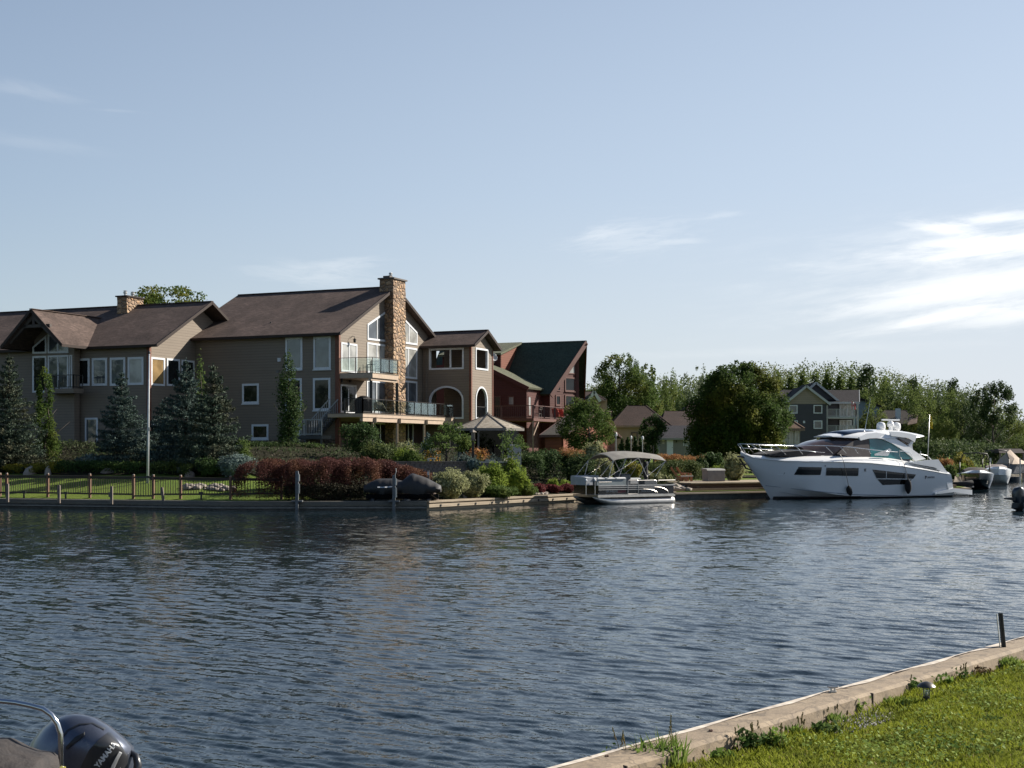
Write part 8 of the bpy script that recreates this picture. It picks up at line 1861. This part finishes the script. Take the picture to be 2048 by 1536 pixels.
def ptable(label, loc, r, mat, top=None):
    t = thing('patio_table', label, 'table', loc); mb = MB(); mb.lathe(Vector(loc) + Vector((0, 0, .70)), [(r, 0), (r, .03)], 20); obj('tabletop', mb, top or mat, t); mb = MB(); mb.lathe(Vector(loc), [(r * .5, 0), (.04, .05), (.04, .68), (.1, .70)], 10); obj('leg', mb, mat, t)
ptable('small round bistro table on the upper balcony', FG.at(1.85, bz, 1.9), .32, M_iron)
dz = 5.875; sdk = lambda px, o: FG.px(px, 820, o)[0]
p = FG.at(sdk(727, 1.6), dz, 1.6); t = thing('barbecue', 'domed grill under a black cover at the left of the lower deck', 'barbecue', p); mb = MB(); mb.loft([[p + Vector((math.cos(a) * r * 1.25, math.sin(a) * r * .8, z)) for a in [2 * math.pi * i / 14 for i in range(14)]] for r, z in ((.52, .02), (.5, .6), (.55, .85), (.52, 1.02), (.40, 1.22), (.2, 1.33), (.02, 1.36))]); obj('cover', mb, plain('black_grill_cover', (.008, .008, .009), rough=.7), t, .9); mb = MB(); mb.tube([p + Vector((-.25, -.3, 1.08)), p + Vector((.1, -.42, 1.12)), p + Vector((.35, -.3, 1.08))], .025, 6); obj('handle', mb, M_steel, t)
M_beige = plain('beige_chair', (.42, .37, .28), rough=.6); M_sage = plain('sage_chair', (.10, .135, .115), rough=.6)
a1_ = adirondack('beige slatted chair right of the black grill', FG.at(sdk(757, 1.8), dz, 1.8), gu + 2.2, M_beige, group='beige slatted deck chairs'); copy_thing(a1_, FG.at(sdk(776, 1.8), dz, 1.8), gu + 3.6, None, 'beige slatted chair just left of the thick dark deck post')
a2_ = bistro('left sage green chair at the deck dining table', FG.at(sdk(832, 1.8), dz, 1.8), gu, 'sage green dining chairs', .55, M_sage); copy_thing(a2_, FG.at(sdk(846, 2.4), dz, 2.4), gu - 1.6, None, 'middle sage green chair with its back to the railing'); copy_thing(a2_, FG.at(sdk(863, 1.8), dz, 1.8), gu + 3.1, None, 'right sage green chair at the deck dining table')
ptable('round dining table between the sage green chairs', FG.at(sdk(847, 1.4), dz, 1.4), .6, M_iron, M_sage)
b3 = copy_thing(b0c, FG.at(sdk(898, 1.6), dz, 1.6), gu + 1.2, None, 'dark slatted chair in front of the sunroom arch'); b3['group'] = 'chairs by the sunroom arch'
bb = copy_thing(b0c, FA2.at(FA2.px(125, 780, .7)[0], FA2.px(120, 777, 1.3)[1] + .005, .7), 1.0, None, 'dark chair on the small left balcony'); bb['group'] = 'chairs on the small left balcony'
# loungers on the red deck
M_lred = plain('coral_cushion', (.60, .10, .06), (.5, .08, .05), .7)
for i, px in enumerate((1112, 1122)):
    s_ = FD3.px(px, 832, -.9)[0]; p = FD3.at(s_, 5.955, -.9); t = thing('sun_lounger', ('left' if i == 0 else 'right') + ' lounger with coral red cushion on the red house deck', 'sun lounger', p, 'coral loungers on the red deck'); mb = MB(); e = UU; n = -VV
    mb.slab([p + e * a + n * b + Vector((0, 0, .36)) for a, b in ((0, -.3), (1.3, -.3), (1.3, .3), (0, .3))], .1, nrm=(0, 0, 1)); obj('seat_cushion', mb, M_lred, t)
    mb = MB(); q = [p + n * -.3 + Vector((0, 0, .34)), p + n * .3 + Vector((0, 0, .34)), p + n * .3 - e * .35 + Vector((0, 0, .98)), p + n * -.3 - e * .35 + Vector((0, 0, .98))]; mb.slab(q, .1); obj('back_cushion', mb, M_lred, t)
    mb = MB(); [mb.bar(p + e * a + n * b, p + e * a + n * b + Vector((0, 0, .3)), .05) for a in (0, 1.2) for b in (-.28, .28)]; mb.bar(p + n * .3 + Vector((0, 0, .26)), p + e * 1.3 + n * .3 + Vector((0, 0, .26)), .05); mb.bar(p - n * .3 + Vector((0, 0, .26)), p + e * 1.3 - n * .3 + Vector((0, 0, .26)), .05); obj('frame', mb, M_iron, t)
ba = bistro('grey chair left of the coral loungers', FD3.at(FD3.px(1076, 832, -.8)[0], 5.955, -.8), gu, 'grey chairs on the red deck', .5, plain('grey_chair', (.25, .23, .21)))
# pennant pole right of the yacht, small posts and lights
p = G(1853, 118); t = thing('flagpole', 'slim pole with a limp yellow pennant behind the yacht stern', 'flagpole', p); mb = MB(); tp = Vector((X(1859, 118), 118, Z(829, 118))); mb.tube([p - Vector((0, 0, .3)), tp], [.05, .03], 8); obj('pole', mb, M_galv, t, True)
mb = MB(); top = Vector((X(1859.5, 118), 118, Z(832, 118))); pr = []
for k in range(9): f = k / 8; pr.append([top + Vector((.02, 0, -1.0 * f)), top + Vector((.10 + .12 * math.sin(f * 3), .05 * math.sin(k), -.02 - 1.05 * f)), top + Vector((.18 + .10 * f, -.06 * math.sin(k * 1.3), -.10 - 1.0 * f)), top + Vector((.10 + .08 * f, .04, -.05 - 1.0 * f))])
mb.loft(pr); obj('pennant', mb, plain('yellow_cloth', (.55, .42, .02), rough=.7), t, True)
for i, (px, y0, d, lb) in enumerate(((1285, 880, 112, 'slim white lamp post behind the pontoon canopy'), (1262, 879, 118, 'short post with a white birdhouse left of the lamp post'), (1232, 873, 108, 'lamp on the corner post of the red shed'))):
    p = G(px, d); t = thing('lamp_post', lb, 'lamp post', p, 'slim posts behind the pontoon boat'); tp = Vector((p.x, p.y, Z(y0, d))); mb = MB(); mb.tube([p, tp], .035, 6); obj('post', mb, M_galv, t); mb = MB(); mb.lathe(tp, [(.05, 0), (.10, .06), (.10, .22), (.04, .32)], 10); obj('lamp', mb, M_white, t)
# ---- outboard boat cut by the right frame edge
d = 72.5; p = Vector((X(2040, d), d, 0)); t = thing('outboard_boat', 'small motorboat entering at the right edge, dark outboard at its stern', 'motorboat', (p.x + 1.5, d, 0)); M_ob = plain('navy_cowl', (.014, .018, .028), rough=.3, coat=.4)
mb = MB(); c = Vector((X(2036, d), d, 0)); mb.loft([[c + Vector((math.cos(a) * rx + ox, math.sin(a) * .22, z)) for a in [2 * math.pi * i / 16 for i in range(16)]] for rx, ox, z in ((.18, .05, .38), (.34, .05, .45), (.36, .04, .75), (.33, .02, 1.0), (.24, .03, 1.16), (.06, .05, 1.22))]); obj('outboard_cowl', mb, M_ob, t, .9)
mb = MB(); mb.loft([[c + Vector((math.cos(a) * rx + ox, math.sin(a) * ry, z)) for a in [2 * math.pi * i / 12 for i in range(12)]] for rx, ry, ox, z in ((.10, .05, .1, -.4), (.16, .08, .08, .0), (.34, .24, -.02, .12), (.30, .24, .0, .40))]); mb.loft([[c + Vector((-.66, y, .60)), c + Vector((-.66, y, .66)), c + Vector((-.2, y, .68)), c + Vector((-.2, y, .5))] for y in (-.2, .2)]); obj('motor_leg', mb, M_black, t, .9)
mb = MB(); mb.loft([[p + Vector((x, w, .75)), p + Vector((x, w * .8, -.1)), p + Vector((x, -w * .8, -.1)), p + Vector((x, -w, .75))] for x, w in ((.35, 1.1), (3, 1.15), (5, .8), (6.2, .05))]); obj('hull', mb, M_boat, t, .8); mb = MB(); q = p + Vector((.15, -.5, 0)); mb.tube([q + Vector((0, 0, .75)), q + Vector((-.05, 0, 1.55)), q + Vector((.15, 0, 1.75)), q + Vector((1.3, 0, 1.75)), q + Vector((1.5, 0, .75))], .035, 8); obj('rail', mb, M_boat, t, True)

# ================================================================ BOAT IN THE LEFT FOREGROUND
d = 8.2; C0 = P(150, 1500, d)
nb_ = thing('moored_boat', 'boat in the bottom left corner with a grey blue outboard motor and bent steel rail', 'motorboat', (C0.x, C0.y, 0)); M_cowl = plain('grey_blue_metallic', (.10, .115, .15), (.09, .10, .135), .32, .65, nscale=60, spec=.5, coat=.35); M_cowd = plain('charcoal_band', (.028, .029, .032), rough=.3, coat=.4)
# tilted cowl: axis leans to the left at the top; build in the picture-facing plane with real depth
def cw(u, v, w): return P(u, v, d + w)
# outline rings from the far-left flank to the right, each an ellipse across the depth
ax = [((40, 1560), (262, 1560)), ((46, 1520), (271, 1515)), ((62, 1484), (268, 1494)), ((82, 1458), (248, 1474)), ((103, 1440), (222, 1452)), ((124, 1430), (196, 1436)), ((143, 1427), (172, 1429.5)), ((157, 1426.5), (160, 1427))]
rr_ = []
for k, (l, r) in enumerate(ax):
    cx, cy = (l[0] + r[0]) / 2, (l[1] + r[1]) / 2; row = []; wz = .30 * min(1, ((r[0] - l[0]) / 200) ** .6)
    for i in range(28):
        a = 2 * math.pi * i / 28; ca, sa = math.cos(a), math.sin(a); ca = math.copysign(abs(ca) ** .8, ca); f = (ca + 1) / 2; row.append(cw(l[0] + (r[0] - l[0]) * f, l[1] + (r[1] - l[1]) * f, -math.copysign(abs(sa) ** .85, sa) * wz * -1))
    rr_.append(row)
mb = MB(); mb.loft(rr_); ob = obj('outboard_cowl', mb, M_cowl, nb_, 1.2)
_T = np.linspace(0, len(ax) - 1.001, 900); _k = _T.astype(int); _f = (_T - _k)[:, None]; _AX = np.array(ax, float); _L = _AX[_k, 0] * (1 - _f) + _AX[_k + 1, 0] * _f; _R = _AX[_k, 1] * (1 - _f) + _AX[_k + 1, 1] * _f
def surf(px, py):
    """depth offset of the cowl's near face at a pixel"""
    wd_ = np.maximum(_R[:, 0] - _L[:, 0], 1e-3); f = np.clip((px - _L[:, 0]) / wd_, 0.001, .999); yy = _L[:, 1] + (_R[:, 1] - _L[:, 1]) * f; i = int(np.argmin(np.abs(yy - py))); ca = 2 * f[i] - 1
    ca = math.copysign(abs(ca) ** 1.25, ca); return -(max(0, 1 - ca * ca) ** .5) ** .85 * .30 * min(1, (wd_[i] / 200) ** .6)
def decal(poly, mat, name, out, sub=14):
    """thin raised panel that follows the cowl: grid between two pixel polylines"""
    A_, B_ = poly; V_ = []
    for i in range(sub + 1):
        f = i / sub * (len(A_) - 1); k = min(int(f), len(A_) - 2); g = f - k; a = [A_[k][j] + (A_[k + 1][j] - A_[k][j]) * g for j in (0, 1)]; b = [B_[k][j] + (B_[k + 1][j] - B_[k][j]) * g for j in (0, 1)]
        for j in range(7): h = j / 6; x, y = a[0] + (b[0] - a[0]) * h, a[1] + (b[1] - a[1]) * h; V_.append(cw(x, y, surf(x, y) - out))
    V2 = [v + Vector((0, .03, 0)) for v in V_]; N_ = len(V_); fs = [(i * 7 + j, i * 7 + j + 1, (i + 1) * 7 + j + 1, (i + 1) * 7 + j) for i in range(sub) for j in range(6)]; mb = MB(); mb.add(V_ + V2, fs + [tuple(N_ + q for q in f[::-1]) for f in fs] + [(j, j + 1, N_ + j + 1, N_ + j) for j in range(6)] + [(sub * 7 + j, sub * 7 + j + 1, N_ + sub * 7 + j + 1, N_ + sub * 7 + j) for j in range(6)] + [(i * 7, (i + 1) * 7, N_ + (i + 1) * 7, N_ + i * 7) for i in range(sub)] + [(i * 7 + 6, (i + 1) * 7 + 6, N_ + (i + 1) * 7 + 6, N_ + i * 7 + 6) for i in range(sub)])
    return obj(name, mb, mat, ob, .8)
decal(([(214, 1466), (198, 1478), (178, 1500), (162, 1532), (156, 1556)], [(220, 1468), (240, 1492), (254, 1514), (256, 1536), (254, 1556)]), M_cowd, 'side_panel', .012)
decal(([(131, 1494), (150, 1474), (168, 1465)], [(132, 1500), (148, 1486), (168, 1470)]), M_black, 'air_intake', .012, 8)
decal(([(238, 1504), (230, 1518), (222, 1534), (216, 1550)], [(243, 1507), (235, 1521), (228, 1537), (223, 1552)]), plain('silver_decal', (.45, .46, .47), rough=.3, metal=.5), 'stripe', .022, 8)
decal(([(118, 1478), (134, 1459), (158, 1447), (186, 1445), (210, 1457)], [(120, 1480), (136, 1461.5), (159, 1449.5), (185, 1447.5), (208, 1460)]), M_cowd, 'crease', .003, 8)
def tfn(c):
    # text runs up the side panel from lower left to upper right, leaning with the cowl
    ux, uy = .616, -.788; vx, vy = -.788, -.616
    s = c.x; t = c.y; px = 196.5 + (s * ux + t * vx) * 1.0; py = 1537 + (s * uy + t * vy) * 1.0; return cw(px, py, surf(px, py) - .032 - c.z * .004)
me = place_text('YAMAHA', 15.0, .5, Vector(), (1, 0, 0), (0, 1, 0), plain('silver_letters', (.62, .63, .63), rough=.3), ob, 'lettering', .55, tfn)
# rim under the cowl at the right, transom clamp and leg in the water
mb = MB(); mb.tube([cw(256, 1500, -.12), cw(272, 1512, -.14), cw(276, 1530, -.16), cw(270, 1560, -.18)], [.010, .020, .024, .02], 8); obj('rear_trim', mb, M_cowd, ob, True)
mb = MB(); mb.loft([[cw(120 + x, y, w) for x, w in ((-60, -.12), (60, -.12), (60, .12), (-60, .12))] for y in (1552, 1700, 1850)]); obj('motor_leg', mb, M_cowd, nb_)
# bent stainless rail
mb = MB(); pts_ = [(-60, 1392), (0, 1402), (30, 1405), (60, 1411), (86, 1418), (103, 1430), (115, 1448), (121, 1468), (122, 1500), (122.5, 1560), (122, 1640)]
mb.tube([P(x, y, 7.55) for x, y in pts_], .0145, 14); obj('rail', mb, M_steel, nb_, True)
mb = MB(); mb.tube([P(124, 1534, 7.53), P(124, 1546, 7.53)], .02, 10); obj('rail_foot', mb, plain('yellow_grip', (.30, .28, .05), rough=.5), nb_)
# folded cover and seat in front of the motor
mb = MB(); rr_ = []
for k, (x, yt, w) in enumerate(((-120, 1475, .30), (-40, 1482, .32), (0, 1484, .33), (25, 1498, .33), (55, 1508, .32), (82, 1512, .30), (94, 1522, .26), (100, 1545, .22))):
    row = []
    for i in range(12): a = math.pi * i / 11; row.append(P(x + 2 * math.sin(i * 1.7 + k), yt + (1 - math.sin(a) ** .6) * 60 + 1.6 * math.sin(i * 2.1 + k * 1.3), 7.35) + Vector((0, -math.cos(a) * w, 0)))
    rr_.append(row + [p + Vector((0, 0, -.25)) for p in row[::-1]])
mb.loft(rr_); obj('seat_cover', mb, plain('grey_brown_canvas', (.030, .024, .022), (.015, .012, .012), .8, nscale=9, bmp=.8, bscale=14, stretch=(1, 1, 1.6)), nb_, .9)
mb = MB(); q = P(0, 1560, 7.4); mb.loft([[Vector((x, 7.4 - w, .95)), Vector((x, 7.4 - w * .8, -.15)), Vector((x, 7.4 + w * .8, -.15)), Vector((x, 7.4 + w, .95))] for x, w in ((-2.75, .85), (-4.5, .95), (-6.5, .8), (-8, .1))]); obj('hull', mb, M_boat, nb_, .8)
